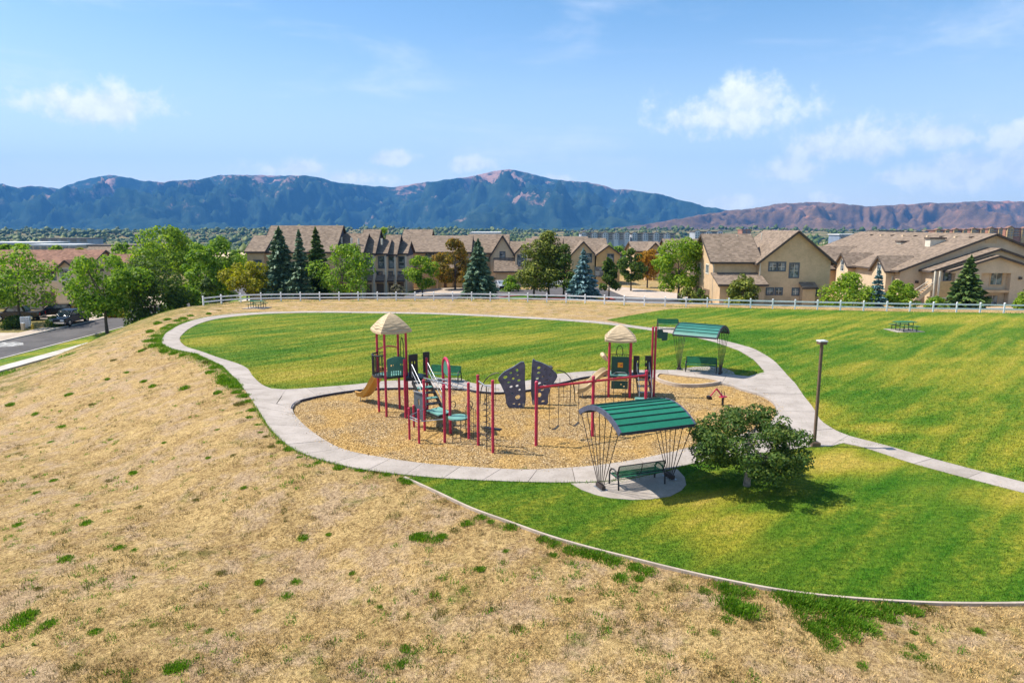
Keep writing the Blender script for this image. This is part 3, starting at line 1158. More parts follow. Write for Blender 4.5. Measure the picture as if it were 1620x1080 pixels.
a, b = Gz(977, 777).xy, Gz(1051, 766).xy
m_ = (a + b) / 2 + Vector((-0.10, 0.28))
bench((m_.x, m_.y, 0.046), ang(a, b) + math.pi, 'green mesh bench seen from behind under the near shelter', fill=0.017)
a, b = Gz(1088, 589).xy, Gz(1134, 592).xy
m_ = (a + b) / 2 + Vector((0, .3))
bench((m_.x, m_.y, 0.048), ang(a, b), 'green bench half in shade under the far shelter')
a, b = Gz(1044, 521.5).xy, Gz(1071, 522).xy
m_ = (a + b) / 2 + Vector((0, .2))
bench((m_.x, m_.y, 0.043), ang(a, b) + 0.05, 'green bench alone by the loop path behind the far shelter')
a, b = Gz(685, 604).xy, Gz(721, 606).xy
m_ = (a + b) / 2 + Vector((0, .25))
bench((m_.x, m_.y, 0.043), ang(a, b), 'green bench on the upper path behind the red arch of the play structure')


# ------------------------------------------------------------------ picnic tables
def picnic(loc, rz, label):
    root = empty('picnic_table', loc, rz, label, 'picnic table', 'green picnic tables on the lawn')
    MB().box((0, 0, 0.03), (2.5, 2.0, 0.07)).build('concrete_pad', MAT['concrete'], root)
    mb = MB()
    mb.box((0, 0, 0.80), (1.8, 0.76, 0.05))
    mb.build('table_top', MAT['bench_green'], root)
    for s in (-1, 1):
        MB().box((0, s * 0.72, 0.50), (1.8, 0.27, 0.045)).build('seat', MAT['bench_green'], root)
    for x in (-0.6, 0.6):
        mb = MB()
        mb.tube([(x, -0.80, 0.07), (x, -0.80, 0.47), (x, 0.80, 0.47), (x, 0.80, 0.07)], 0.035, 6)
        mb.build('leg_frame', MAT['black'], root)
        mb = MB()
        mb.tube([(x, -0.28, 0.77), (x, -0.28, 0.08), (x, 0.28, 0.08), (x, 0.28, 0.77)], 0.035, 6)
        mb.build('leg_frame', MAT['black'], root)
    return root


g = G(1430, 523.5)
picnic((g.x, g.y, g.z), 0.10, 'green picnic table standing alone on the right-hand lawn')
g = G(407, 487.5)
picnic((g.x, g.y, g.z), -0.15, 'green picnic table on dry grass near the left end of the fence')


# ------------------------------------------------------------------ path lamp
g = Gz(1288, 704, 0.05)
root = empty('path_lamp', (g.x, g.y, 0.055), 0.1, 'tall square bronze lamp post beside the path junction, right of the round tree', 'lamp post')
MB().box((0, 0, 0.07), (0.36, 0.36, 0.14)).build('base', MAT['bronze'], root)
MB().box((0, 0, 0.15), (0.27, 0.27, 0.03)).build('base_collar', MAT['bronze'], root)
MB().box((0, 0, 2.2), (0.095, 0.095, 4.1)).build('pole', MAT['bronze'], root)
MB().box((0, 0, 4.30), (0.29, 0.29, 0.11)).build('lamp_head', MAT['bronze'], root)
MB().box((0, 0, 4.38), (0.33, 0.33, 0.05)).build('lamp_cap', MAT['lamp_glass'], root)

# ------------------------------------------------------------------ litter bin
g = Gz(865, 607, 0.05)
root = empty('litter_bin', (g.x, g.y, 0.052), 0.1, 'brown slatted litter bin behind the right climbing wall', 'litter bin')
MB().box((0, 0, 0.5), (0.46, 0.46, 0.9)).build('liner', MAT['black'], root)
MB().box((0, 0, 0.985), (0.60, 0.60, 0.07)).build('lid', MAT['rod'], root)
for k in range(6):
    x = -0.235 + 0.094 * k
    for s in (-1, 1):
        MB().box((x, s * 0.25, 0.5), (0.07, 0.03, 0.86)).build('slat', MAT['bronze'], root)
        MB().box((s * 0.25, x, 0.5), (0.03, 0.07, 0.86)).build('slat', MAT['bronze'], root)

# ------------------------------------------------------------------ sand pit
rim_px = [(1036, 598), (1039, 594), (1046, 593), (1085, 597), (1120, 601), (1138, 604.5), (1138, 607), (1115, 610.5), (1090, 611.5), (1068, 610), (1050, 605.5), (1040, 602)]
rim = smooth_chain(P2(rim_px), 4, closed=True)
c = sum(rim, Vector((0, 0))) / len(rim)
root = empty('sand_pit', (c.x, c.y, -0.06), 0, 'low curved concrete sand pit in front of the far shelter', 'sand pit')
mb = MB((c.x, c.y, -0.06))
n = len(rim)
ins = []
for i, p in enumerate(rim):
    d = (c - p)
    ins.append(p + d.normalized() * 0.16)
vs, fs = [], []
for i in range(n):
    vs += [(rim[i].x, rim[i].y, -0.09), (rim[i].x, rim[i].y, 0.13), (ins[i].x, ins[i].y, 0.13), (ins[i].x, ins[i].y, -.02)]
for i in range(n):
    j = (i + 1) % n
    for k in range(3):
        fs.append((i * 4 + k, i * 4 + k + 1, j * 4 + k + 1, j * 4 + k))
mb.add(vs, fs)
mb.build('rim', MAT['drive'], root)
mb = MB((c.x, c.y, -0.06))
mb.add([(p.x, p.y, 0.062) for p in ins], [tuple(range(n))])
MAT['sand'] = pmat('sand', (0.55, 0.385, 0.18), 0.9, 0.16, 9, 0.8, 20)
mb.build('sand', MAT['mulch'], root)

# ------------------------------------------------------------------ red spring digger
g = Gz(1143, 641, -0.06)
root = empty('sand_digger', (g.x, g.y, -0.06), 0.5, 'small red ride-on digger behind the round tree', 'play digger')
MB().cyl((0, 0, 0), 0.06, 0.42, 10).build('pedestal', MAT['black'], root)
MB().box((0, 0, 0.46), (0.34, 0.26, 0.05)).build('seat', MAT['red'], root)
MB().tube([(0, 0.05, 0.48), (-0.22, 0.25, 0.85)], 0.045, 8).build('arm', MAT['red'], root)
MB().tube([(-0.22, 0.25, 0.85), (-0.45, 0.42, 0.45)], 0.035, 8).build('arm', MAT['red'], root)
MB().prism([(-0.45, 0.34, 0.45), (-0.45, 0.50, 0.48), (-0.40, 0.52, 0.28), (-0.36, 0.36, 0.26)], (-0.16, 0.05, 0)).build('bucket', MAT['black'], root)
for s in (-1, 1):
    MB().tube([(0.02, s * 0.08, 0.5), (-0.02, s * 0.10, 0.74), (-0.06, s * 0.10, 0.76)], 0.016, 6).build('lever', MAT['black'], root)


# ------------------------------------------------------------------ swing set
S = [Vector((1.01, 27.45)), Vector((3.52, 28.80)), Vector((6.08, 30.18))]
root = empty('swing_set', (S[0].x, S[0].y, -0.06), 0, 'red steel swing set with two bays in front of the climbing walls', 'swing set')
org = (S[0].x, S[0].y, -0.06)
for p, h in zip(S, (2.70, 2.62, 2.58)):
    mb = MB(org)
    mb.cyl((p.x, p.y, -0.10), 0.068, h + 0.04, 14)
    o = mb.build('post', MAT['red'], root, smooth=True)
    mb = MB(org)
    mb.tube([(p.x, p.y, h - 0.06), (p.x, p.y, h), (p.x, p.y, h + .035)], [0.075, 0.07, 0.03], 12)
    mb.build('cap', MAT['red'], o, smooth=True)
for a, b, za, zb in ((S[0], S[1], 2.44, 2.40), (S[1], S[2], 2.40, 2.37)):
    MB(org).tube([(a.x, a.y, za), (b.x, b.y, zb)], 0.05, 12).build('beam', MAT['swing_red'], root, smooth=True)
for bay, fr in ((0, (0.30, 0.66)), (1, (0.30, 0.68))):
    A, B = S[bay], S[bay + 1]
    dirv = (B - A).normalized()
    side = Vector((-dirv.y, dirv.x))
    for f in fr:
        m = A.lerp(B, f)
        sw = empty('swing', (m.x, m.y, 0.55), 0, ['left', 'right'][f > .5] + (' belt swing in the near bay of the red swing set' if bay == 0 else ' belt swing in the far bay of the red swing set'), 'swing', 'belt swings')
        for s in (-1, 1):
            t = m + dirv * 0.21 * s
            bq = m + dirv * 0.235 * s
            MB((m.x, m.y, 0.55)).tube([(t.x, t.y, 2.36), (bq.x, bq.y, 0.68)], 0.013, 5).build('chain', MAT['rod'], sw)
            MB((m.x, m.y, 0.55)).tube([(t.x, t.y, 2.40), (t.x, t.y, 2.31)], 0.022, 6).build('hanger', MAT['steel'], sw)
        rows = []
        for k in range(9):
            q = -1 + 2 * k / 8
            zc = 0.56 + 0.13 * q * q
            p = m + dirv * 0.235 * q
            rows.append([(p.x - side.x * 0.075, p.y - side.y * 0.075, zc), (p.x + side.x * 0.075, p.y + side.y * 0.075, zc)])
        mb = MB((m.x, m.y, 0.55))
        mb.sheet(rows)
        mb.sheet([[(x, y, z - 0.015) for x, y, z in reversed(r)] for r in rows])
        mb.build('belt_seat', MAT['rubber'], sw)


# ------------------------------------------------------------------ climbing walls
def climb_wall(outline, base_y, ex, label, holes, legs, net):
    """outline in photo pixels, on an upright plane of real depth"""
    pts = [W(x, y, base_y) for x, y in outline]
    cx = sum(p.x for p in pts) / len(pts)
    root = empty('climbing_wall', (cx, base_y, -0.06), 0, label, 'climbing wall', 'slate climbing walls')
    org = (cx, base_y, -0.06)
    # front and back skins with real holes: grid of the outline cut by delaunay
    P = smooth_chain([p.xz for p in pts], 3, closed=True)
    P = [Vector((q.x, q.y)) for q in P]
    H = []
    for hx, hy, rx, ry, a in holes:
        c = W(hx, hy, base_y)
        hp = []
        for k in range(9):
            t = 2 * math.pi * k / 9
            rr = 1 + 0.14 * math.sin(2 * t + a * 3)
            u, v = rx * rr * math.cos(t), ry * rr * math.sin(t)
            hp.append(Vector((c.x + u * math.cos(a) - v * math.sin(a), c.z + u * math.sin(a) + v * math.cos(a))))
        H.append(hp)
    verts = list(P)
    edges = [(i, (i + 1) % len(P)) for i in range(len(P))]
    for hp in H:
        b = len(verts)
        verts += hp
        edges += [(b + i, b + (i + 1) % len(hp)) for i in range(len(hp))]
    vs, es, fs, *_ = delaunay_2d_cdt(verts, edges, [], 0, 1e-5)
    PA = np.array([tuple(p) for p in P])
    HA = [np.array([tuple(p) for p in h]) for h in H]
    keep = []
    for f in fs:
        c = sum((vs[i] for i in f), Vector((0, 0))) / len(f)
        if poly_sd(np.array([c.x]), np.array([c.y]), PA)[0] > 0:
            continue
        if any(poly_sd(np.array([c.x]), np.array([c.y]), h)[0] < 0 for h in HA):
            continue
        keep.append(f)
    th = 0.15
    mb = MB(org)

    def curve(x, z, y):
        return (x, y + 0.10 * ((x - cx) / 0.7) ** 2 * ex, z)
    for y_, flip in ((base_y, False), (base_y + th, True)):
        mb.add([curve(v.x, v.y, y_) for v in vs], [tuple(f) if flip else tuple(reversed(f)) for f in keep])
    panel = mb.build('panel', MAT['wall_slate'], root)
    mb = MB(org)
    for ring in [P]:
        n = len(ring)
        mb.add([curve(v.x, v.y, base_y - 0.012) for v in ring] + [curve(v.x, v.y, base_y + th + 0.012) for v in ring],
               [(i, (i + 1) % n, (i + 1) % n + n, i + n) for i in range(n)])
        c = Vector((sum(v.x for v in ring) / n, sum(v.y for v in ring) / n))
        ins = [c + (v - c) * 0.955 for v in ring]
        mb.add([curve(v.x, v.y, base_y - 0.012) for v in ring] + [curve(v.x, v.y, base_y - 0.012) for v in ins],
               [(i, (i + 1) % n, (i + 1) % n + n, i + n) for i in range(n)])
    mb.build('rim', MAT['roof_edge'], panel)
    for h in H:
        mb = MB(org)
        n = len(h)
        c = sum(h, Vector((0, 0))) / n
        o2 = [c + (v - c) * 1.16 for v in h]
        mb.add([curve(v.x, v.y, base_y - 0.015) for v in h] + [curve(v.x, v.y, base_y + th + .01) for v in h], [(i, (i + 1) % n, (i + 1) % n + n, i + n) for i in range(n)])
        mb.add([curve(v.x, v.y, base_y - 0.015) for v in h] + [curve(v.x, v.y, base_y - 0.004) for v in o2], [(i, (i + 1) % n, (i + 1) % n + n, i + n) for i in range(n)])
        mb.build('hand_hold', MAT['roof_edge'], panel)
    for lx in legs:
        p = W(lx, 645, base_y)
        MB(org).box((p.x, base_y + 0.07, 0.05), (0.09, 0.09, 0.26)).build('foot', MAT['steel'], root)
    # rope net hung from a bent pole on the outer side
    x0, x1, sgn = net
    mb = MB(org)
    a = W(x0, 590, base_y + 0.5)
    pole = []
    for k in range(9):
        t = k / 8
        pole.append((a.x + sgn * 1.0 * math.sin(t * math.pi / 2), base_y + 0.35 + 0.3 * t, 1.7 * math.cos(t * math.pi / 2) ** 0.75 - 0.02))
    mb.tube(pole, 0.026, 7)
    mb.build('bent_pole', MAT['rod'], root, smooth=True)
    mb = MB(org)
    for k in range(1, 5):
        x = a.x + sgn * 0.19 * k
        zt = 1.45 - 0.2 * k
        mb.tube([(x, base_y + 0.45, zt), (x, base_y + 0.5, 0.0)], 0.010, 4)
    for k in range(3):
        z = 0.25 + 0.3 * k
        mb.tube([(a.x, base_y + 0.4, z), (a.x + sgn * (0.8 - 0.1 * k), base_y + 0.5, z)], 0.010, 4)
    mb.build('rope_net', MAT['black'], root)
    return root


climb_wall([(788, 600), (797, 589), (812, 580.5), (829, 573), (830.5, 600), (830, 643), (804, 643.5), (799, 624), (792, 608)], 33.5, 1.0, 'left slate climbing wall with hand holds, its tall edge on the right',
           [(799.5, 597, .11, .10, .3), (808, 590, .075, .06, 0), (818, 586, .07, .10, .5), (812, 599, .075, .075, 0), (821, 602, .085, .08, 1), (805, 605, .09, .055, .2), (819, 593.5, .06, .04, .2), (808.5, 612, .085, .07, .8), (818, 610.5, .08, .075, .4),
            (822, 617, .06, .07, 0), (810.5, 622, .065, .05, 0), (819, 628.5, .13, .15, .3), (813, 639, .075, .05, 0), (821.5, 640, .07, .06, 0)], (806, 828), (790, 775, -1))
climb_wall([(842, 574), (848, 571.5), (858, 574.5), (868, 579.5), (876, 587), (882, 596), (872, 612), (867, 628), (865.5, 639), (842, 640)], 34.1, 1.0, 'right slate climbing wall with hand holds, its tall edge on the left',
           [(852.5, 582, .09, .09, .2), (862.5, 585, .055, .06, 0), (852.5, 590, .09, .06, .1), (870, 593, .07, .06, .4), (859, 596, .085, .07, .8), (850, 599, .085, .07, .2), (866, 601.5, .09, .06, .2), (853, 606.5, .1, .075, .3), (862, 609, .08, .10, .9),
            (848, 614, .06, .06, 0), (858, 617, .09, .06, .4), (853.5, 625, .10, .15, .2), (850, 636, .06, .05, 0), (859, 635, .10, .07, 0.2)], (844, 863), (880, 905, 1))
# ------------------------------------------------------------------ play structures
ZM = -0.06


class Play:
    def __init__(self, name, loc, label):
        self.root = empty(name, loc, 0, label, 'play structure')
        self.org = Vector(loc)

    def mb(self):
        return MB(self.org)

    def post(self, x, y, h, r=0.058, mat='red'):
        o = self.mb().cyl((x, y, ZM - 0.1), r, h - ZM + 0.1, 14).build('post', MAT[mat], self.root, smooth=True)
        self.mb().tube([(x, y, h - 0.05), (x, y, h + 0.005), (x, y, h + 0.03)], [r + 0.006, r + 0.004, r * 0.45], 12).build('cap', MAT[mat], o, smooth=True)
        for z in (0.45 * h, 0.72 * h):
            self.mb().cyl((x, y, z), r + 0.009, 0.05, 12).build('clamp', MAT[mat], o, smooth=True)
        return o

    def tube(self, name, pts, r, mat, n=8):
        return self.mb().tube(pts, r, n).build(name, MAT[mat], self.root, smooth=True)

    def plate(self, name, pts, ext, mat):
        return self.mb().prism(pts, ext).build(name, MAT[mat], self.root)

    def deck(self, corners, z, mat='teal'):
        o = self.plate('deck', [(x, y, z - 0.05) for x, y in corners], (0, 0, 0.05), mat)
        cx = sum(c[0] for c in corners) / len(corners)
        cy = sum(c[1] for c in corners) / len(corners)
        self.mb().prism([(cx + (x - cx) * 1.02, cy + (y - cy) * 1.02, z - 0.13) for x, y in corners], (0, 0, 0.078)).build('deck_frame', MAT['black'], o)
        return o

    def thatch(self, c, w, z0, z1, rz):
        """pyramid canopy with bulging sides, wavy thatch courses"""
        R = Matrix.Rotation(rz, 3, 'Z')
        rows = []
        nl, ns = 9, 10
        for i in range(nl + 1):
            f = i / nl
            half = w / 2 * (1 - f) ** 0.72 * (1.0 if f < 1 else 0) + 0.03 * f
            z = z0 + (z1 - z0) * f
            ring = []
            for s in range(4):
                for k in range(ns):
                    t = -1 + 2 * k / ns
                    rr = 1.0
                    bul = 1 + 0.03 * (1 - t * t) * (1 - f)
                    p = Vector((half * t * rr, -half * bul, z - 0.06 * (1 - f) ** 6 * (1 - t * t)))
                    ring.append(Vector(c) + R @ (Matrix.Rotation(s * math.pi / 2, 3, 'Z') @ p))
            rows.append(ring + [ring[0]])
        mb = self.mb()
        mb.sheet(rows)
        low = [r.copy() for r in rows[0]]
        cc = Vector((c[0], c[1], 0))
        mb.sheet([[Vector((p.x, p.y, p.z - 0.10)) for p in low], rows[0]])
        mb.sheet([[Vector((cc.x + (p.x - cc.x) * 0.8, cc.y + (p.y - cc.y) * 0.8, p.z - 0.02)) for p in low], [Vector((p.x, p.y, p.z - 0.10)) for p in low]])
        o = mb.build('canopy', MAT['tan_roof'], self.root, smooth=True)
        # raised wavy courses
        for i, f in enumerate((0.10, 0.24, 0.38, 0.52, 0.66, 0.80)):
            m2 = self.mb()
            half = w / 2 * (1 - f) ** 0.72
            pts = []
            for s in range(4):
                for k in range(10):
                    t = -1 + 2 * k / 10
                    bul = 1 + 0.03 * (1 - t * t) * (1 - f)
                    wob = 0.045 * math.sin(5.3 * t + s * 1.7 + i * 2.1)
                    hh = w / 2 * max(0.02, (1 - f - wob * 0.8)) ** 0.72
                    p = Vector((hh * t, -hh * bul - 0.002, z0 + (z1 - z0) * (f + wob * 0.8)))
                    pts.append(Vector(c) + R @ (Matrix.Rotation(s * math.pi / 2, 3, 'Z') @ p))
            pts.append(pts[0])
            m2.tube(pts, 0.017, 5, cap=False)
            m2.build('thatch_course', MAT['tan_dark'], o)
        return o

    def slide(self, p0, p1, w, mat, flat=0.45):
        """trough slide from p0 (deck) to p1 (exit)"""
        p0, p1 = Vector(p0), Vector(p1)
        d = Vector((p1.x - p0.x, p1.y - p0.y, 0))
        L = d.length
        d.normalize()
        s = Vector((-d.y, d.x, 0))
        rows_in, rows_out = [], []
        n = 18
        for i in range(n + 1):
            f = i / n
            if f < 0.1:
                zz = p0.z
            elif f > 0.82:
                zz = p1.z + 0.03 * (1 - (f - 0.82) / 0.18)
            else:
                q = (f - 0.1) / 0.72
                q = q * q * (3 - 2 * q) * 0.55 + q * 0.45
                zz = p0.z + (p1.z + 0.03 - p0.z) * q
            c = p0 + d * (L * f)
            prof = [(-1.12, 0.26), (-1.0, 0.30), (-0.86, 0.26), (-0.72, 0.08), (-0.4, 0.0), (0.4, 0.0), (0.72, 0.08), (0.86, 0.26), (1.0, 0.30), (1.12, 0.26)]
            rows_in.append([Vector((c.x, c.y, zz)) + s * (a * w / 2) + Vector((0, 0, b)) for a, b in prof])
            prof2 = [(1.12, 0.26), (0.98, 0.18), (0.8, 0.0), (0.45, -0.04), (-0.45, -0.04), (-0.8, 0.0), (-0.98, 0.18), (-1.12, 0.26)]
            rows_out.append([Vector((c.x, c.y, zz)) + s * (a * w / 2) + Vector((0, 0, b)) for a, b in prof2])
        mb = self.mb()
        mb.sheet(rows_in)
        mb.sheet(rows_out)
        o = mb.build('slide', MAT[mat], self.root, smooth=True)
        e = p1 - d * 0.3
        for k in (-1, 1):
            q = e + s * (0.2 * k)
            self.mb().tube([(q.x, q.y, ZM - 0.05), (q.x, q.y, p1.z)], 0.02, 6).build('support', MAT['steel'], o)
        return o

    def slat_rail(self, p0, p1, z0, z1, n, mat='black'):
        mb = self.mb()
        p0, p1 = Vector(p0), Vector(p1)
        for z in (z0, z1):
            mb.tube([(p0.x, p0.y, z), (p1.x, p1.y, z)], 0.02, 6)
        for k in range(n):
            p = p0.lerp(p1, (k + 0.5) / n)
            mb.tube([(p.x, p.y, z0), (p.x, p.y, z1)], 0.013, 5)
        return mb.build('guard_rail', MAT[mat], self.root)

    def panel_with_slots(self, a, b, z0, z1, th, mat, slots):
        """upright panel between ground points a,b with real openings (fractions u0,u1,v0,v1)"""
        a, b = Vector(a), Vector(b)
        us = sorted({0, 1} | {s for q in slots for s in q[:2]})
        vs_ = sorted({0, 1} | {s for q in slots for s in q[2:]})
        nrm = Vector((-(b - a).y, (b - a).x)).normalized()
        mb = self.mb()
        for i in range(len(us) - 1):
            for j in range(len(vs_) - 1):
                um, vm = (us[i] + us[i + 1]) / 2, (vs_[j] + vs_[j + 1]) / 2
                if any(q[0] < um < q[1] and q[2] < vm < q[3] for q in slots):
                    continue
                p, q = a.lerp(b, us[i]), a.lerp(b, us[i + 1])
                za, zb = z0 + (z1 - z0) * vs_[j], z0 + (z1 - z0) * vs_[j + 1]
                mb.prism([(p.x, p.y, za), (q.x, q.y, za), (q.x, q.y, zb), (p.x, p.y, zb)], (nrm.x * th, nrm.y * th, 0))
        return mb.build('activity_panel', MAT[mat], self.root)


# ---- left structure -------------------------------------------------
T1 = Play('play_structure', (-4.2, 30.2, ZM), 'left red play structure with tan canopy tower, amber slide and climbers')
e1 = Vector((0.866, 0.5))
e2 = Vector((-0.5, 0.866))
c1 = Vector((-5.85, 32.62))
hs = 0.54
A = c1 - e1 * hs + e2 * hs
B = c1 - e1 * hs - e2 * hs
C = c1 + e1 * hs + e2 * hs
D = c1 + e1 * hs - e2 * hs
for p in (A, B, C, D):
    T1.post(p.x, p.y, 4.14, 0.06)
T1.thatch((c1.x, c1.y, 0), 1.54, 4.12, 4.90, math.atan2(e1.y, e1.x))
DK = 1.92
T1.deck([tuple(p) for p in (A, B, D, C)], DK)
T1.slide((A.x + e1.x * .54 + e2.x * 0.0, A.y + e1.y * .54, DK - 0.02), (-8.0, 35.1, 0.20), 0.62, 'slide')
# green front panel with slots and two eyes
sl_ = [(0.2 + 0.125 * k, 0.27 + 0.125 * k, 0.12, 0.36) for k in range(5)] + [(0.2, 0.26, 0.62, 0.70), (0.32, 0.37, 0.60, 0.70), (0.72, 0.78, 0.62, 0.70), (0.84, 0.89, 0.60, 0.68)]
pn = T1.panel_with_slots(B + e1 * 0.10, D - e1 * 0.06, DK - 0.10, DK + 0.82, 0.03, 'panel_green', sl_)
top = [B + e1 * (0.10 + 0.92 * k / 8) for k in range(9)]
T1.mb().prism([(p.x, p.y, DK + 0.822 + 0.10 * math.sin(math.pi * k / 8)) for k, p in enumerate(top)] + [(top[-1].x, top[-1].y, DK + 0.8205), (top[0].x, top[0].y, DK + 0.8205)], (-.015, .026, 0)).build('panel_arch', MAT['panel_green'], pn)
# balcony of vertical slats bulging from the left side
mb = T1.mb()
arc = []
for k in range(11):
    t = math.pi * k / 10
    arc.append(c1 - e1 * (hs + 0.42 * math.sin(t)) + e2 * (-0.50 * math.cos(t)))
for p in arc:
    mb.tube([(p.x, p.y, DK), (p.x, p.y, DK + 1.0)], 0.022, 5)
for z in (DK + 0.02, DK + 1.0):
    mb.tube([(p.x, p.y, z) for p in arc], 0.035, 6)
mb.build('balcony_rail', MAT['black'], T1.root)
T1.plate('deck', [(p.x, p.y, DK - 0.07) for p in arc], (0, 0, 0.06), 'grey_panel')
T1.slat_rail(A - e2 * .02 + e1 * .08, C - e1 * .62, DK + 0.1, DK + 1.0, 5)
T1.tube('arch_bar', [(A.x, A.y, DK + 1.15)] + [tuple(A.lerp(C, k / 6)) + (DK + 1.15 + 0.12 * math.sin(math.pi * k / 6),) for k in range(1, 6)] + [(C.x, C.y, DK + 1.15)], 0.028, 'red')
T1.tube('loop_handle', [tuple((C + e1 * (0.10 + 0.16 * (1 - math.cos(t)) / 2 * 1.0)) - e2 * .05) + (DK + 0.5 + 1.15 * math.sin(t) ** 0.6,) for t in np.linspace(0.02, math.pi - 0.02, 13)], 0.02, 'black')
# second landing and stairs
F_ = Vector((-4.16, 32.6))
E_ = Vector((-5.09, 31.64))
T1.post(E_.x, E_.y, 2.80, 0.058)
T1.post(F_.x, F_.y, 2.70, 0.058)
T1.deck([tuple(D), (E_.x, E_.y), (-4.30, 31.75), tuple(F_), tuple(C)], DK - 0.03, 'black')
for q0, q1 in ((Vector((-4.93, 32.05)), Vector((-4.55, 32.35))), (Vector((-4.33, 32.75)), Vector((-4.05, 32.95)))):
    T1.panel_with_slots(q0, q1, DK - 0.02, DK + 1.02, 0.05, 'black', [(0.3, 0.45, 0.55, 0.68), (0.6, 0.75, 0.55, 0.68)])
Gp = Vector((-3.92, 29.6))
Hp = Vector((-2.85, 27.87))
a1 = Vector((-3.15, 30.55))
a2 = Vector((-2.73, 29.15))
for p, h in ((Gp, 2.28), (Hp, 2.46), (Vector((-1.86, 28.4)), 2.42), (Vector((-1.41, 27.53)), 2.95), (Vector((-0.77, 26.56)), 2.95)):
    T1.post(p.x, p.y, h, 0.06)
for p, h in ((Vector((-4.41, 28.31)), 1.35), (Vector((-3.93, 27.79)), 1.42), (Vector((-4.49, 30.2)), 0.95)):
    T1.post(p.x, p.y, h, 0.05)
# low teal deck
LD = 0.86
T1.deck([(-3.86, 29.75), (-3.22, 28.95), (-2.72, 29.45), (-3.32, 30.35)], LD)
# stairs from the landing down to it
s0, s1_ = Vector((-4.35, 31.6, DK - 0.03)), Vector((-3.55, 30.2, LD))
d3 = (s1_ - s0)
sd = Vector((-d3.y, d3.x, 0)).normalized()
ns = 5
for k in range(ns):
    p = s0 + d3 * ((k + 0.6) / (ns + 0.4))
    o = T1.mb().box((p.x, p.y, p.z - 0.02), (0.72, 0.30, 0.05), rz=math.atan2(d3.y, d3.x) + math.pi / 2).build('step', MAT['teal' if k % 2 else 'black'], T1.root)
for s in (-1, 1):
    o3 = sd * (0.40 * s)
    T1.mb().beam(s0 + o3 - Vector((0, 0, 0.10)), s1_ + o3 - Vector((0, 0, 0.10)), 0.05, 0.22).build('stringer', MAT['black'], T1.root)
    T1.tube('hand_rail', [s0 + o3 + Vector((0, 0, 0.1)), s0 + o3 + Vector((0, 0, 0.72)), s1_ + o3 + Vector((0, 0, 0.70)), s1_ + o3], 0.021, 'steel')
    T1.tube('hand_rail', [s0 + o3 + Vector((0, 0, 0.38)), s1_ + o3 + Vector((0, 0, 0.36))], 0.018, 'steel')
# grey side panel of the steps with a crest
T1.panel_with_slots(Vector((-4.48, 30.3)), Vector((-3.98, 29.75)), 0.35, 1.55, 0.05, 'grey_panel', [(0.42, 0.58, 0.55, 0.8)])
T1.tube('barrier_bar', [(-4.48, 30.25, 1.62), (Gp.x, Gp.y, 1.66)], 0.03, 'steel')
for z in (0.5, 0.85):
    T1.tube('grab_bar', [(-4.41, 28.31, 1.15 - z * .3), (-3.93, 27.79, 1.12 - z * .3)], 0.022, 'steel')
T1.tube('grab_bar', [(-3.93, 27.79, 0.9), (Hp.x, Hp.y, 0.98)], 0.022, 'steel')
T1.tube('grab_bar', [(-4.41, 28.31, 1.0), (Gp.x, Gp.y, 0.95)], 0.022, 'steel')
# red arch with a teal infill
hh = 3.2
pa = [(a1.x, a1.y, ZM - 0.1)] + [tuple(a1.lerp(a2, (1 - math.cos(t)) / 2)) + (hh - 0.5 + 0.5 * math.sin(t),) for t in np.linspace(0, math.pi, 13)] + [(a2.x, a2.y, ZM - 0.1)]
T1.tube('arch', pa, 0.065, 'red', 12)
inf = [tuple(a1.lerp(a2, 0.08 + 0.84 * (1 - math.cos(t)) / 2)) + (hh - 0.55 + 0.48 * math.sin(t),) for t in np.linspace(0, math.pi, 11)]
T1.plate('arch_infill', inf + [tuple(a2.lerp(a1, .08)) + (hh - 0.75,), tuple(a1.lerp(a2, .08)) + (hh - 0.75,)], (0.03, 0.01, 0), 'panel_green')
# overhead loop ladder from the stairs to the far post
p0, p1 = Vector((-3.9, 30.9, 2.12)), Vector((-1.9, 28.55, 2.18))
dd_ = (p1 - p0).normalized()
sd = Vector((-dd_.y, dd_.x, 0))
for s in (-1, 1):
    T1.tube('ladder_rail', [p0 + sd * .22 * s, p1 + sd * .22 * s], 0.024, 'steel')
for k in range(8):
    p = p0.lerp(p1, (k + .5) / 8)
    T1.tube('rung', [p + sd * .22, p + sd * .1 + Vector((0, 0, -.14)), p - sd * .1 + Vector((0, 0, -.14)), p - sd * .22], 0.016, 'steel', 6)
for k in (2, 4, 5):
    p = p0.lerp(p1, (k + .2) / 8)
    ring = [p + Vector((0.085 * math.cos(t), 0, -0.34 + 0.085 * math.sin(t))) for t in np.linspace(0, 2 * math.pi, 11)]
    T1.tube('ring', ring, 0.013, 'tan_plastic', 5)
    T1.tube('ring_strap', [p + Vector((0, 0, -.1)), p + Vector((0, 0, -.26))], 0.008, 'black', 4)
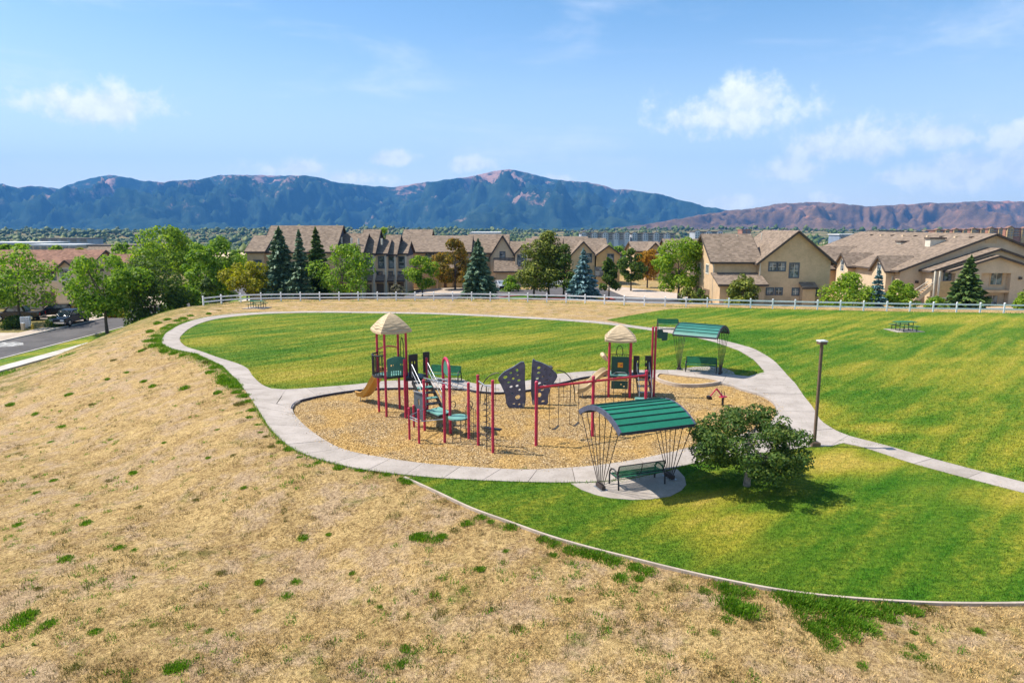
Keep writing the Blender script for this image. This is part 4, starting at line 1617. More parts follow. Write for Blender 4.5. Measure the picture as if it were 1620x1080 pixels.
# round platform with curled rails
rc = Vector((-2.35, 29.0))
T1.plate('round_deck', [(rc.x + 0.46 * math.cos(t), rc.y + 0.46 * math.sin(t), 0.70) for t in np.linspace(0, 2 * math.pi, 17)[:-1]], (0, 0, 0.07), 'teal')
for s in (0.6, 2.5, -0.7):
    q = rc + Vector((math.cos(s), math.sin(s))) * 0.46
    cur = [(q.x, q.y, ZM)] + [(q.x, q.y, 1.0)] + [(q.x + 0.12 * (1 - math.cos(t)), q.y, 1.25 + 0.14 * math.sin(t)) for t in np.linspace(0.2, 4.6, 9)]
    T1.tube('curl_rail', cur, 0.018, 'black', 6)
for x in (-2.32, -1.98):
    T1.tube('ladder_rail', [(x - 0.2, 27.95 - x * 0, ZM), (x - 0.2, 28.1, 0.75)], 0.018, 'rod', 6)
for z in (0.1, 0.35, 0.6):
    T1.tube('rung', [(-2.52, 28.0 + z * .15, z), (-2.18, 28.0 + z * .15, z)], 0.014, 'rod', 5)
# wire net between posts
I_, J_, K_ = Vector((-1.86, 28.4)), Vector((-1.41, 27.53)), Vector((-0.77, 26.56))
mb = T1.mb()
for k in range(1, 4):
    p = I_.lerp(J_, k / 4)
    mb.tube([(p.x, p.y, 0.05), (p.x, p.y, 1.45)], 0.011, 5)
for k in range(5):
    z = 0.1 + 0.33 * k
    mb.tube([(I_.x, I_.y, z), (J_.x, J_.y, z - 0.04)], 0.011, 5)
mb.build('climbing_net', MAT['rod'], T1.root)
T1.tube('top_bar', [(J_.x, J_.y, 2.72), (J_.x * .5 + K_.x * .5, (J_.y + K_.y) / 2, 2.62), (K_.x, K_.y, 2.70)], 0.028, 'steel')
m = J_.lerp(K_, 0.58)
T1.tube('climbing_pole', [(m.x, m.y, ZM), (m.x, m.y, 2.66)], 0.02, 'rod', 6)
T1.tube('spiral', [(m.x + 0.14 * math.cos(t), m.y + 0.14 * math.sin(t), 0.25 + 1.75 * t / (2 * math.pi * 7)) for t in np.linspace(0, 2 * math.pi * 7, 85)], 0.016, 'rod', 5)
T1.tube('hoop', [(K_.x, K_.y, 2.35)] + [(K_.x - 0.35 * math.sin(t), K_.y + 0.5 * math.sin(t), 2.35 - 0.55 * (1 - math.cos(t))) for t in np.linspace(0.3, 1.5, 6)], 0.018, 'rod', 6)
T1.mb().box((K_.x + 0.0, K_.y + 0.12, 0.93), (0.72, 0.20, 0.05), rz=-0.5).build('seat_board', MAT['black'], T1.root)
T1.tube('foot_bar', [(J_.x, J_.y, 0.55), (K_.x, K_.y, 0.45)], 0.02, 'rod', 6)

# ---- right structure -------------------------------------------------
T2 = Play('play_tower', (6.0, 36.1, ZM), 'right red play tower with tan canopy, beige slide and green flag panel')
P_, Q_ = Vector((5.18, 35.68)), Vector((6.30, 35.55))
bk = Vector((0.16, 1.08))
for p in (P_, Q_, P_ + bk, Q_ + bk):
    T2.post(p.x, p.y, 3.14, 0.066)
cc = (P_ + Q_) / 2 + bk / 2
T2.thatch((cc.x, cc.y, 0), 1.62, 3.12, 3.82, -0.12)
D2 = 1.15
T2.deck([tuple(P_), tuple(Q_), tuple(Q_ + bk), tuple(P_ + bk)], D2)
pn = T2.panel_with_slots(P_.lerp(Q_, 0.10), P_.lerp(Q_, 0.92), D2 + 0.08, D2 + 1.02, 0.03, 'panel_dark', [(0.40, 0.62, 0.42, 0.66)])
q = P_.lerp(Q_, 0.52)
T2.mb().box((q.x, q.y - 0.02, D2 + 0.585), (0.27, 0.05, 0.27), rz=-0.115).build('dial', MAT['orange'], pn)
T2.mb().cyl((q.x + .05, q.y - 0.05, D2 + 0.56), 0.05, 0.05, 8).build('knob', MAT['red'], pn)
T2.slat_rail(P_ + bk, Q_ + bk, D2 + 0.1, D2 + 0.95, 9)
T2.tube('loop_handle', [(q.x + 0.17 * math.cos(t) * 1.0 - .05, q.y - 0.0, D2 + 1.0 + 0.62 * math.sin(t) ** 0.45) for t in np.linspace(0.02, math.pi - 0.02, 13)], 0.02, 'black')
T2.tube('toe_bar', [(P_.x + .15, P_.y - .05, D2 + .05), (P_.x + .35, P_.y - .1, D2 + .2), (Q_.x - .3, Q_.y - .1, D2 + .2), (Q_.x - .1, Q_.y - .05, D2 + .05)], 0.022, 'steel')
low = T2.panel_with_slots(P_.lerp(Q_, 0.12), P_.lerp(Q_, 0.9), 0.42, 0.86, 0.04, 'panel_dark', [(0.55, 0.63, 0.5, 0.65), (0.72, 0.8, 0.25, 0.4)])
T2.plate('half_dome', [(5.42 + 0.42 + 0.36 * math.cos(t), 35.61, 0.88 + 0.26 * math.sin(t)) for t in np.linspace(0, math.pi, 10)], (0, 0.03, 0), 'slide')
T2.slide((P_.x - 0.02, P_.y + 0.52, D2 - 0.02), (3.45, 35.75, 0.20), 0.58, 'tan_plastic')
# hood over the slide mouth
T2.tube('slide_hood', [(P_.x - 0.06, P_.y + 0.18, D2 + 0.75), (P_.x - 0.26, P_.y + 0.25, D2 + 0.98), (P_.x - 0.30, P_.y + 0.52, D2 + 1.04), (P_.x - 0.22, P_.y + 0.85, D2 + 0.98), (P_.x, P_.y + .95, D2 + 0.75)], [0.06, 0.11, 0.13, 0.11, 0.06], 'tan_roof', 10)
# side landing, flank panels, stairs coming forward
L0, L1 = Q_ + Vector((0.12, 0.35)), Vector((7.42, 36.9))
T2.deck([(Q_.x + .08, Q_.y + .3), (7.42, 35.75), (7.48, 36.7), (Q_.x + .2, Q_.y + 1.2)], D2 - 0.06, 'grey_panel')
T2.panel_with_slots(Vector((6.48, 35.75)), Vector((6.80, 35.72)), D2 + 0.02, D2 + 1.05, 0.05, 'black', [(0.6, 0.8, 0.62, 0.76), (0.6, 0.8, 0.3, 0.44)])
T2.panel_with_slots(Vector((7.10, 35.75)), Vector((7.44, 35.70)), D2 + 0.02, D2 + 1.05, 0.05, 'black', [(0.1, 0.25, 0.62, 0.76), (0.1, 0.25, 0.3, 0.44)])
for k in range(4):
    f = (k + 0.5) / 4
    T2.mb().box((6.97, 35.62 - 0.95 * f, D2 - 0.06 - (D2 - 0.02) * f), (0.60, 0.27, 0.05)).build('step', MAT['grey_panel'], T2.root)
    T2.mb().box((6.97, 35.62 - 0.95 * f - 0.13, D2 - 0.03 - (D2 - 0.02) * f), (0.60, 0.03, 0.02)).build('nosing', MAT['steel'], T2.root)
for s in (-0.33, 0.33):
    T2.mb().beam((6.97 + s, 35.66, D2 - 0.12), (6.97 + s, 34.62, 0.05), 0.04, 0.22).build('stringer', MAT['black'], T2.root)
    T2.tube('hand_rail', [(6.97 + s, 35.66, D2 + 0.2), (6.97 + s, 35.66, D2 + 0.72), (6.97 + s, 34.65, 0.70), (6.97 + s, 34.65, 0.05)], 0.02, 'steel')
T2.mb().box((6.72, 34.5, 0.16), (0.62, 0.34, 0.09)).build('transfer_step', MAT['teal'], T2.root)
T2.mb().box((7.55, 34.55, 0.10), (0.32, 0.30, 0.06)).build('transfer_step', MAT['teal'], T2.root)
for x in (7.50, 7.66):
    T2.post(x, 35.9, 3.72, 0.058)
T2.mb().prism([(7.74, 35.9, 3.62), (8.02, 35.9, 3.58), (8.05, 35.9, 3.46), (8.30, 35.9, 3.44), (8.28, 35.9, 3.02), (8.0, 35.9, 2.98), (7.98, 35.9, 3.10), (7.74, 35.9, 3.14)], (0, 0.035, 0)).build('flag_panel', MAT['panel_dark'], T2.root)
for z in (3.25, 3.5):
    T2.mb().box((7.72, 35.915, z), (0.10, 0.05, 0.05)).build('bracket', MAT['black'], T2.root)
# ------------------------------------------------------------------ houses
def shingle_mat(name, base):
    m = bpy.data.materials.new(name)
    m.use_nodes = True
    t = m.node_tree
    N = NT(t)
    b = t.nodes['Principled BSDF']
    pos = N.n('ShaderNodeNewGeometry').outputs['Position']
    sep = N.n('ShaderNodeSeparateXYZ', ins={0: pos})
    row = N.math('FLOOR', N.math('MULTIPLY', sep.outputs['Z'], 5.5))
    v = N.n('ShaderNodeCombineXYZ', ins={0: N.math('MULTIPLY', sep.outputs['X'], 2.6), 1: N.math('MULTIPLY', sep.outputs['Y'], 2.6), 2: N.math('MULTIPLY', row, 3.7)})
    wn = N.n('ShaderNodeTexWhiteNoise', ins={'Vector': N.vmath('FLOOR', v.outputs[0])})
    n1 = N.noise(pos, 0.5, 5, 0.6)
    n2 = N.noise(pos, 5, 3, 0.6)
    f = N.math('ADD', N.math('MULTIPLY', wn.outputs[0], 0.4), N.math('ADD', N.math('MULTIPLY', n1, 0.3), N.math('MULTIPLY', n2, 0.3)))
    col = N.mix(N.smooth(f, 0.2, 0.8), tuple(c * 0.68 for c in base), tuple(c * 1.28 for c in base))
    fr = N.math('FRACT', N.math('MULTIPLY', sep.outputs['Z'], 5.5))
    col = N.mix(N.math('MULTIPLY', N.math('LESS_THAN', fr, 0.14), 0.45), col, tuple(c * 0.35 for c in base))
    t.links.new(col, b.inputs['Base Color'])
    b.inputs['Roughness'].default_value = 0.92
    b.inputs['Specular IOR Level'].default_value = 0.15
    bp = N.n('ShaderNodeBump', ins={'Strength': 0.5, 'Distance': 0.03, 'Height': N.math('ADD', f, fr)})
    t.links.new(bp.outputs[0], b.inputs['Normal'])
    return m


MAT['shingle'] = shingle_mat('brown_shingles', (0.225, 0.172, 0.13))
MAT['shingle_red'] = shingle_mat('reddish_shingles', (0.25, 0.14, 0.10))
MAT['shingle_grey'] = shingle_mat('grey_shingles', (0.17, 0.14, 0.115))
MAT['stucco'] = pmat('tan_stucco', (0.55, 0.39, 0.235), 0.9, 0.07, 0.7, 0.2, 12, coord='World')
MAT['stucco_lt'] = pmat('pale_tan_stucco', (0.62, 0.48, 0.32), 0.9, 0.06, 0.7, 0.2, 12, coord='World')
MAT['stucco_grey'] = pmat('greige_stucco', (0.56, 0.44, 0.31), 0.9, 0.06, 0.7, 0.2, 12, coord='World')
MAT['stucco_gold'] = pmat('golden_stucco', (0.50, 0.34, 0.16), 0.9, 0.08, 0.7, 0.2, 12, coord='World')
MAT['fascia'] = pmat('dark_fascia', (0.075, 0.058, 0.048), 0.8, 0.1, 2)
MAT['trim'] = pmat('slate_trim', (0.085, 0.105, 0.125), 0.7, 0.08, 2)
MAT['trim_lt'] = pmat('cream_trim', (0.62, 0.57, 0.47), 0.7, 0.06, 2)
MAT['gable_shade'] = pmat('gable_shade_paint', (0.07, 0.075, 0.10), 0.85, 0.1, 1)  # dark colour standing for shade on the unlit gable ends
MAT['door_brown'] = pmat('brown_garage_door', (0.17, 0.115, 0.075), 0.8, 0.1, 1)


def glass_mat():
    m = bpy.data.materials.new('window_glass')
    m.use_nodes = True
    b = m.node_tree.nodes['Principled BSDF']
    N = NT(m.node_tree)
    pos = N.n('ShaderNodeNewGeometry').outputs['Position']
    col = N.mix(N.smooth(N.noise(pos, 1.3, 2), 0.4, 0.6), (0.03, 0.045, 0.06), (0.20, 0.24, 0.27))
    m.node_tree.links.new(col, b.inputs['Base Color'])
    b.inputs['Roughness'].default_value = 0.08
    b.inputs['Specular IOR Level'].default_value = 0.8
    return m


MAT['glass'] = glass_mat()


class House:
    def __init__(self, x, y, label, name='house', cat='house', group='tan townhouses beyond the fence', z=None, wall='stucco', roof='shingle'):
        self.org = Vector((x, y, hz(x, y) if z is None else z))
        self.root = empty(name, self.org, 0, label, cat, group)
        self.wall = wall
        self.roofm = roof

    def mb(self):
        return MB(self.org)

    def block(self, x0, x1, y0, y1, z0, ze, zr, axis='x', ov=0.45, wall=None, roof=None, gable=None, shed=None):
        """walls with gable ends and a two-slope roof; ridge along the given axis"""
        mb = self.mb()
        w = MAT[wall or self.wall]
        if axis == 'x':
            ym = (y0 + y1) / 2
            mb.prism([(x0, y0, z0), (x0, y1, z0), (x0, y1, ze), (x0, ym, zr), (x0, y0, ze)], (x1 - x0, 0, 0))
        else:
            xm = (x0 + x1) / 2
            mb.prism([(x0, y0, z0), (x1, y0, z0), (x1, y0, ze), (xm, y0, zr), (x0, y0, ze)], (0, y1 - y0, 0))
        wo = mb.build('wall', w, self.root)
        if gable:
            # shade painted as a dark gable triangle, 3 cm proud
            if axis == 'x':
                for xe, s in ((x0, -1), (x1, 1)):
                    m2 = self.mb()
                    m2.prism([(xe, y0 + .02, ze - 0.5), (xe, y1 - .02, ze - 0.5), (xe, y1 - .02, ze), (xe, ym, zr - .03), (xe, y0 + .02, ze)], (0.04 * s, 0, 0))
                    m2.build('gable_shade_panel', MAT[gable], wo)
            else:
                m2 = self.mb()
                m2.prism([(x0 + .02, y0, ze), (x1 - .02, y0, ze), (xm, y0, zr - .03)], (0, -0.04, 0))
                m2.build('gable_shade_panel', MAT[gable], wo)
        t = 0.16
        r = MAT[roof or self.roofm]
        mb = self.mb()
        fb = self.mb()
        if axis == 'x':
            half = (y1 - y0) / 2
            sl = (zr - ze) / half
            for s in (-1, 1):
                ye = ym + s * (half + ov)
                zb = ze - sl * ov + 0.02
                zt = zr + 0.02
                mb.prism([(x0 - ov, ym, zt), (x0 - ov, ye, zb), (x0 - ov, ye, zb + t), (x0 - ov, ym, zt + t)], (x1 - x0 + 2 * ov, 0, 0))
                fb.box(((x0 + x1) / 2, ye + s * 0.03, zb + 0.02), (x1 - x0 + 2 * ov, 0.05, 0.24))
                for xe in (x0 - ov - 0.03, x1 + ov + 0.03):
                    fb.beam((xe, ym, zt + 0.03), (xe, ye, zb + 0.03), 0.05, 0.26)
        else:
            half = (x1 - x0) / 2
            sl = (zr - ze) / half
            for s in (-1, 1):
                xe = xm + s * (half + ov)
                zb = ze - sl * ov + 0.02
                zt = zr + 0.02
                mb.prism([(xm, y0 - ov, zt), (xe, y0 - ov, zb), (xe, y0 - ov, zb + t), (xm, y0 - ov, zt + t)], (0, y1 - y0 + 2 * ov, 0))
                fb.box((xe + s * 0.03, (y0 + y1) / 2, zb + 0.02), (0.05, y1 - y0 + 2 * ov, 0.24))
                for ye in (y0 - ov - 0.03, y1 + ov + 0.03):
                    fb.beam((xm, ye, zt + 0.03), (xe, ye, zb + 0.03), 0.05, 0.26)
        ro = mb.build('roof', r, self.root)
        fb.build('fascia', MAT['fascia'], ro)
        return ro

    def shed(self, x0, x1, y0, y1, z0, zlo, zhi, ov=0.35, wall=None, roof=None):
        """lean-to with its low edge towards -y"""
        o = self.mb().prism([(x0, y0, z0), (x0, y1, z0), (x0, y1, zhi), (x0, y0, zlo)], (x1 - x0, 0, 0)).build('lean_to', MAT[wall or self.wall], self.root)
        s = (zhi - zlo) / (y1 - y0)
        r = self.mb().prism([(x0 - ov, y1 + 0.0, zhi + .02), (x0 - ov, y0 - ov, zlo - s * ov + .02), (x0 - ov, y0 - ov, zlo - s * ov + 0.16), (x0 - ov, y1, zhi + 0.16)], (x1 - x0 + 2 * ov, 0, 0)).build('lean_to_roof', MAT[roof or self.roofm], self.root)
        self.mb().box(((x0 + x1) / 2, y0 - ov - 0.03, zlo - s * ov + 0.05), (x1 - x0 + 2 * ov, 0.05, 0.24)).build('fascia', MAT['fascia'], r)

    def win(self, x, y, z, w, h, face='-y', trim='trim', mull=(1, 1), pr=0.05):
        n = {'-y': Vector((0, -1, 0)), '+x': Vector((1, 0, 0)), '-x': Vector((-1, 0, 0))}[face]
        t = Vector((n.y, -n.x, 0)) if face != '-y' else Vector((1, 0, 0))
        c = Vector((x, y, z))
        fr = self.mb()
        b = 0.16

        def bar(cu, cv, su, sv, mbx, depth=pr):
            cc_ = c + t * cu + Vector((0, 0, cv)) + n * (depth / 2 - 0.01)
            sz = (su, depth, sv) if face == '-y' else (depth, su, sv)
            mbx.box(cc_, sz)
        bar(0, h / 2 + b / 2, w + 2 * b, b, fr)
        bar(0, -h / 2 - b / 2, w + 2 * b, b, fr)
        bar(-w / 2 - b / 2, 0, b, h, fr)
        bar(w / 2 + b / 2, 0, b, h, fr)
        o = fr.build('window', MAT[trim], self.root)
        g = self.mb()
        bar(0, 0, w, h, g, 0.024)
        g.build('pane', MAT['glass'], o)
        mm = self.mb()
        for k in range(1, mull[0] + 1):
            bar(-w / 2 + w * k / (mull[0] + 1), 0, 0.05, h, mm, 0.04)
        for k in range(1, mull[1] + 1):
            bar(0, -h / 2 + h * k / (mull[1] + 1), w, 0.05, mm, 0.037)
        if mull[0] or mull[1]:
            mm.build('mullion', MAT['trim_lt'], o)
        return o

    def slab(self, name, x0, x1, y0, y1, z0, z1, mat):
        return self.mb().bb(x0, x1, y0, y1, z0, z1).build(name, MAT[mat], self.root)


def X_(px, Y, z=3.0):
    return (px - 810) / 1080 * (Y * CP - (z - CAMZ) * SP)


# ---- the near house on the right (gable towards the park)
Y0 = 85.0
xa, xb = X_(1201, Y0), X_(1313, Y0)
zb = -1.3
ze, zr = Zat(Y0, 413), Zat(Y0, 367)
h = House((xa + xb) / 2, Y0 + 5, 'large tan two-storey house with broad front gable right behind the fence', z=zb)
h.block(xa, xb, Y0, Y0 + 11, zb, ze, zr, 'y', ov=0.5)
xl = X_(1131, Y0)
h.block(xl, xa + 0.05, Y0 + 0.8, Y0 + 10, zb, Zat(Y0 + .8, 412), Zat(Y0 + 5.4, 372), 'x', ov=0.5)
h.shed(xl + .03, xa - 0.02, Y0 - 2.2, Y0 + 0.79, zb, Zat(Y0 - 2.2, 450), Zat(Y0 + .8, 433), wall='stucco')
h.block(xb - 1.0, xb + 1.2, Y0 + 3.5, Y0 + 12, zb, Zat(Y0 + 3, 417), Zat(Y0 + 7, 392), 'x', ov=0.4)
for px0, px1, py0, py1, ml in ((1216.5, 1227, 416, 427.5, (1, 1)), (1230.5, 1240.5, 416, 427.5, (1, 1)), (1249.5, 1262, 417.5, 438, (1, 1)),
                               (1215, 1224, 456.5, 465, (1, 1)), (1229, 1238, 456.5, 465, (1, 1)), (1256, 1264.5, 457, 466, (1, 1)), (1288.5, 1295.5, 458, 466.5, (1, 1))):
    x0, x1 = X_(px0, Y0), X_(px1, Y0)
    h.win((x0 + x1) / 2, Y0, (Zat(Y0, py0) + Zat(Y0, py1)) / 2, x1 - x0, Zat(Y0, py0) - Zat(Y0, py1), '-y', 'trim', ml)
h.shed(X_(1267, Y0), X_(1287, Y0), Y0 - 0.9, Y0 - .01, zb, Zat(Y0 - .9, 455), Zat(Y0, 448), ov=0.2, wall='stucco')
# cream corner boards, garage doors on the west flank, bay of the flank, vents on the roof
h.slab('corner_board', xa - 0.02, xa + 0.12, Y0 - 0.05, Y0 - .001, Zat(Y0, 446), ze, 'trim_lt')
h.slab('corner_board', xl - .03, xl + .10, Y0 + 0.76, Y0 + .799, zb, Zat(Y0, 415), 'trim_lt')
for k in range(2):
    o = h.slab('garage_door', xl - 0.06, xl + .0 - .002, Y0 + 2.0 + 3.6 * k, Y0 + 4.6 + 3.6 * k, zb + 0.1, zb + 2.3, 'door_brown')
h.win(xl, Y0 + 3.4, 3.6, 1.2, 1.0, '-x', 'trim_lt', (1, 0))
h.win(xl, Y0 + 7.2, 3.6, 1.2, 1.0, '-x', 'trim_lt', (1, 0))
for px, py, yy in ((1141, 392, 3.4), (1179, 397, 3.2), (1166, 375, 5.0), (1188, 374, 5.2), (1205, 372, 5.4)):
    p = W(px, py, Y0 + yy)
    h.mb().cyl((p.x, p.y, p.z - .6), 0.07, 0.9, 8).build('roof_vent', MAT['trim_lt' if px != 1141 else 'fascia'], h.root)

# ---- second row behind it
Y1 = 108.0
h = House(X_(1340, Y1), Y1 + 5, 'brown-roofed townhouse partly hidden behind the large gabled house', z=-2.2)
h.block(X_(1292, Y1), X_(1372, Y1), Y1, Y1 + 10, -2.2, Zat(Y1, 424), Zat(Y1 + 5, 391), 'x')
h.block(X_(1352, Y1), X_(1384, Y1), Y1 - 2.5, Y1 + 4, -2.2, Zat(Y1 - 2.5, 424), Zat(Y1 - 2.5, 404), 'y', wall='stucco_lt')
for px in (1338, 1347):
    h.win(X_(px, Y1), Y1, Zat(Y1, 432), 0.8, 2.0, '-y', 'trim_lt', (0, 1))

# ---- big apartment block at the right edge
Y2 = 90.0
xc = X_(1566, Y2)
xl = X_(1424, Y2)
zb = -1.5
h = House(xc, Y2 + 6, 'greige apartment block with three stacked gables at the right edge', 'apartment_block', 'apartment block', z=zb, wall='stucco_grey')
h.block(xl, 2 * xc - xl, Y2, Y2 + 34, zb, Zat(Y2, 427), Zat(Y2, 371.5), 'y', ov=0.55)
x2 = X_(1474, Y2 - 2)
c2 = X_(1573, Y2 - 2)
h.block(x2, 2 * c2 - x2, Y2 - 2.2, Y2 + 2.5, zb, Zat(Y2 - 2, 428), Zat(Y2 - 2, 394.5), 'y', ov=0.5)
x3 = X_(1553, Y2 - 4)
c3 = X_(1583, Y2 - 4)
x3 = X_(1512, Y2 - 4)
h.block(x3, 2 * c3 - x3, Y2 - 3.0, Y2 - 2.1, Zat(Y2 - 3, 432), Zat(Y2 - 4, 429), Zat(Y2 - 4, 406.5), 'y', ov=0.5)
Yf = Y2 - 3.0
for x0p, x1p, y0p, y1p in ((1512, 1553, 431.5, 500), (1600, 1652, 431.5, 500)):
    h.slab('wall', X_(x0p, Yf), X_(x1p, Yf), Yf + .02, Y2 - 2.21, zb, Zat(Yf, y0p) - .01, 'stucco_grey')
h.slab('balcony_slab', X_(1552, Yf), X_(1601, Yf), Yf + 0.1, Y2 - 2.21, Zat(Yf, 463), Zat(Yf, 459), 'stucco')
for px, py, w, hh_ in ((1577, 441, 1.45, 1.5), (1574, 476, 1.35, 1.4)):
    h.win(X_(px, Y2 - 2.2), Y2 - 2.2, Zat(Y2 - 2.2, py), w, hh_, '-y', 'stucco', (1, 0))
h.win(X_(1500, Y2 - 2.2), Y2 - 2.2, Zat(Y2 - 2.2, 436), 0.9, 1.2, '-y', 'trim', (0, 0))
# gable louvre, wall lamps, roof chimneys
h.slab('louvre', X_(1553, Y2), X_(1571, Y2), Y2 - 0.06, Y2 - .002, Zat(Y2, 384.5), Zat(Y2, 376), 'stucco')
for px, py, yy in ((1451, 446, Y2), (1614, 440, Yf)):
    h.slab('wall_lamp', X_(px - 2, yy), X_(px + 2.5, yy), yy - 0.2, yy - .002, Zat(yy, py + 2), Zat(yy, py - 2), 'fascia')
for px, py0, py1, yy in ((1426, 395, 383, Y2 + 14), (1472, 392, 378, Y2 + 6)):
    x = X_(px, yy)
    o = h.slab('chimney', x - 0.7, x + 1.3, yy - .5, yy + .7, Zat(yy, py0) - 1.0, Zat(yy, py1), 'trim_lt')
    h.mb().bb(x - .85, x + 1.45, yy - .65, yy + .85, Zat(yy, py1), Zat(yy, py1) + 0.2).build('chimney_cap', MAT['fascia'], o)
for k in range(9):
    yy = Y2 + 2 + 3.2 * k
    h.mb().bb(xc - 1.7, xc - 1.2, yy, yy + .4, Zat(Y2, 371.5) - 0.85, Zat(Y2, 371.5) - 0.25).build('roof_vent', MAT['stucco_lt' if k % 2 else 'fascia'], h.root)
# outside stair with balcony
xs0, xs1 = X_(1448, Y2 - 3), X_(1477, Y2 - 3)
for yy in (Y2 - 3.2, Y2 - 2.0):
    h.mb().beam((xs0, yy, zb + 0.9), (xs1, yy, Zat(Y2 - 3, 452)), 0.08, 0.5).build('stair_stringer', MAT['stucco_lt'], h.root)
    h.mb().beam((xs0, yy, zb + 1.9), (xs1, yy, Zat(Y2 - 3, 446)), 0.07, 0.09).build('stair_rail', MAT['trim_lt'], h.root)
for k in range(9):
    f = (k + .5) / 9
    h.slab('stair_step', xs0 + (xs1 - xs0) * f - 0.16, xs0 + (xs1 - xs0) * f + 0.16, Y2 - 3.1, Y2 - 2.1, zb + 0.85 + (Zat(Y2 - 3, 452) - zb - 0.9) * f, zb + 0.93 + (Zat(Y2 - 3, 452) - zb - .9) * f, 'stucco')
h.slab('balcony_wall', X_(1488, Y2 - 3.3), X_(1511, Y2 - 3.3), Y2 - 3.4, Y2 - 3.2, Zat(Y2 - 3.3, 470), Zat(Y2 - 3.3, 445), 'stucco_gold')
h.slab('balcony_slab', X_(1478, Y2 - 3.3), X_(1511, Y2 - 3.3), Y2 - 3.4, Y2 - 2.21, Zat(Y2 - 3.3, 473), Zat(Y2 - 3.3, 470.2), 'trim_lt')
for px in (1479.5, 1487):
    h.slab('balcony_post', X_(px, Y2 - 3.3) - .07, X_(px, Y2 - 3.3) + .07, Y2 - 3.4, Y2 - 3.2, zb, Zat(Y2 - 3.3, 429), 'trim_lt')
# dormers on its west side
for yy, zt in ((Y2 + 1.5, 0), (Y2 + 12, 0)):
    xd = xl - 1.0
    h.block(xd, xl + 3, yy, yy + 3.6, zb, Zat(Y2, 428), Zat(Y2, 408), 'x', ov=0.35, wall='stucco_lt')
    h.win(xd, yy + 1.8, 3.2, 1.0, 1.6, '-x', 'trim_lt', (0, 1))
    h.win(xd + 1.3, yy, 1.6, 0.8, 1.4, '-y', 'trim_lt', (0, 1))

# ---- long townhouse row on the left of centre: staggered three-storey units, ridges across, gable ends coloured dark for shade
Ya = 104.0
row = [(392, 418, 398, 374, 0, 8.5), (416, 529, 398, 358.5, 0.8, 11), (527, 573, 399, 371, 3.0, 9), (570, 592, 400, 364.5, 5.0, 10), (590, 611, 401, 380, 6.5, 8), (608, 626, 402, 373, 8.0, 9), (622, 643, 401, 383, 9.6, 8)]
zA = -2.4
h = House(X_(500, Ya), Ya + 5, 'long three-storey tan townhouse row with steep gables behind the spruces', 'townhouse_row', 'townhouse', z=zA)
for i, (p0, p1, pe, pr_, dy, dep) in enumerate(row):
    y = Ya + dy
    x0, x1 = X_(p0, y), X_(p1, y)
    h.block(x0, x1, y, y + dep, zA, Zat(y, pe), Zat(y + dep / 2, pr_), 'x', ov=0.3, gable='gable_shade' if i > 0 else None, wall='stucco' if i < 2 else 'stucco_lt')
    if i == 0:
        h.win(x0 + 1.5, y, Zat(y, 420), 1.0, 1.4, '-y', 'trim', (0, 1))
    if i >= 2:
        xm = (x0 + x1) / 2
        h.win(xm + .3, y, Zat(y, 415), 0.75, 1.7, '-y', 'trim', (0, 1))
        h.win(xm - .1, y, Zat(y, 437), 0.8, 1.4, '-y', 'trim', (0, 1))
        h.slab('corner_board', x1 - .25, x1 + .02, y - .05, y - .002, zA, Zat(y, pe + 1), 'trim_lt')
        # small pent roof over the garage and the dark garage door
        h.shed(x0 + .15, x1 - .4, y - 1.0, y - .01, Zat(y, 446), Zat(y, 443), Zat(y, 436), ov=0.2)
        h.slab('garage_door', x0 + .3, x1 - .5, y - .06, y - .003, zA, zA + 2.25, 'door_brown')
for k, (px, py) in enumerate(((470, 369), (484, 372), (505, 374), (540, 376), (556, 377), (567, 378), (604, 378))):
    p = W(px, py, Ya + 4.5)
    h.mb().cyl((p.x, p.y, p.z - .9), 0.16, 1.0, 8).build('roof_vent', MAT['trim_lt'], h.root)


def town(px0, px1, Y, pe, pr_, zb, label, extra=(), axis='x', dep=11, wall='stucco', wins=()):
    x0, x1 = X_(px0, Y), X_(px1, Y)
    hh_ = House((x0 + x1) / 2, Y + dep / 2, label, z=zb, wall=wall)
    hh_.block(x0, x1, Y, Y + dep, zb, Zat(Y, pe), Zat(Y + (dep / 2 if axis == 'x' else 0), pr_), axis)
    for (a, b, dy, e_, r_, ax, d2, wl) in extra:
        y = Y + dy
        hh_.block(X_(a, y), X_(b, y), y, y + d2, zb, Zat(y, e_), Zat(y + (d2 / 2 if ax == 'x' else 0), r_), ax, ov=0.35, wall=wl)
    for (px, py, dy, w, hgt, tr) in wins:
        y = Y + dy
        hh_.win(X_(px, y), y, Zat(y, py), w, hgt, '-y', tr, (0, 1))
    return hh_


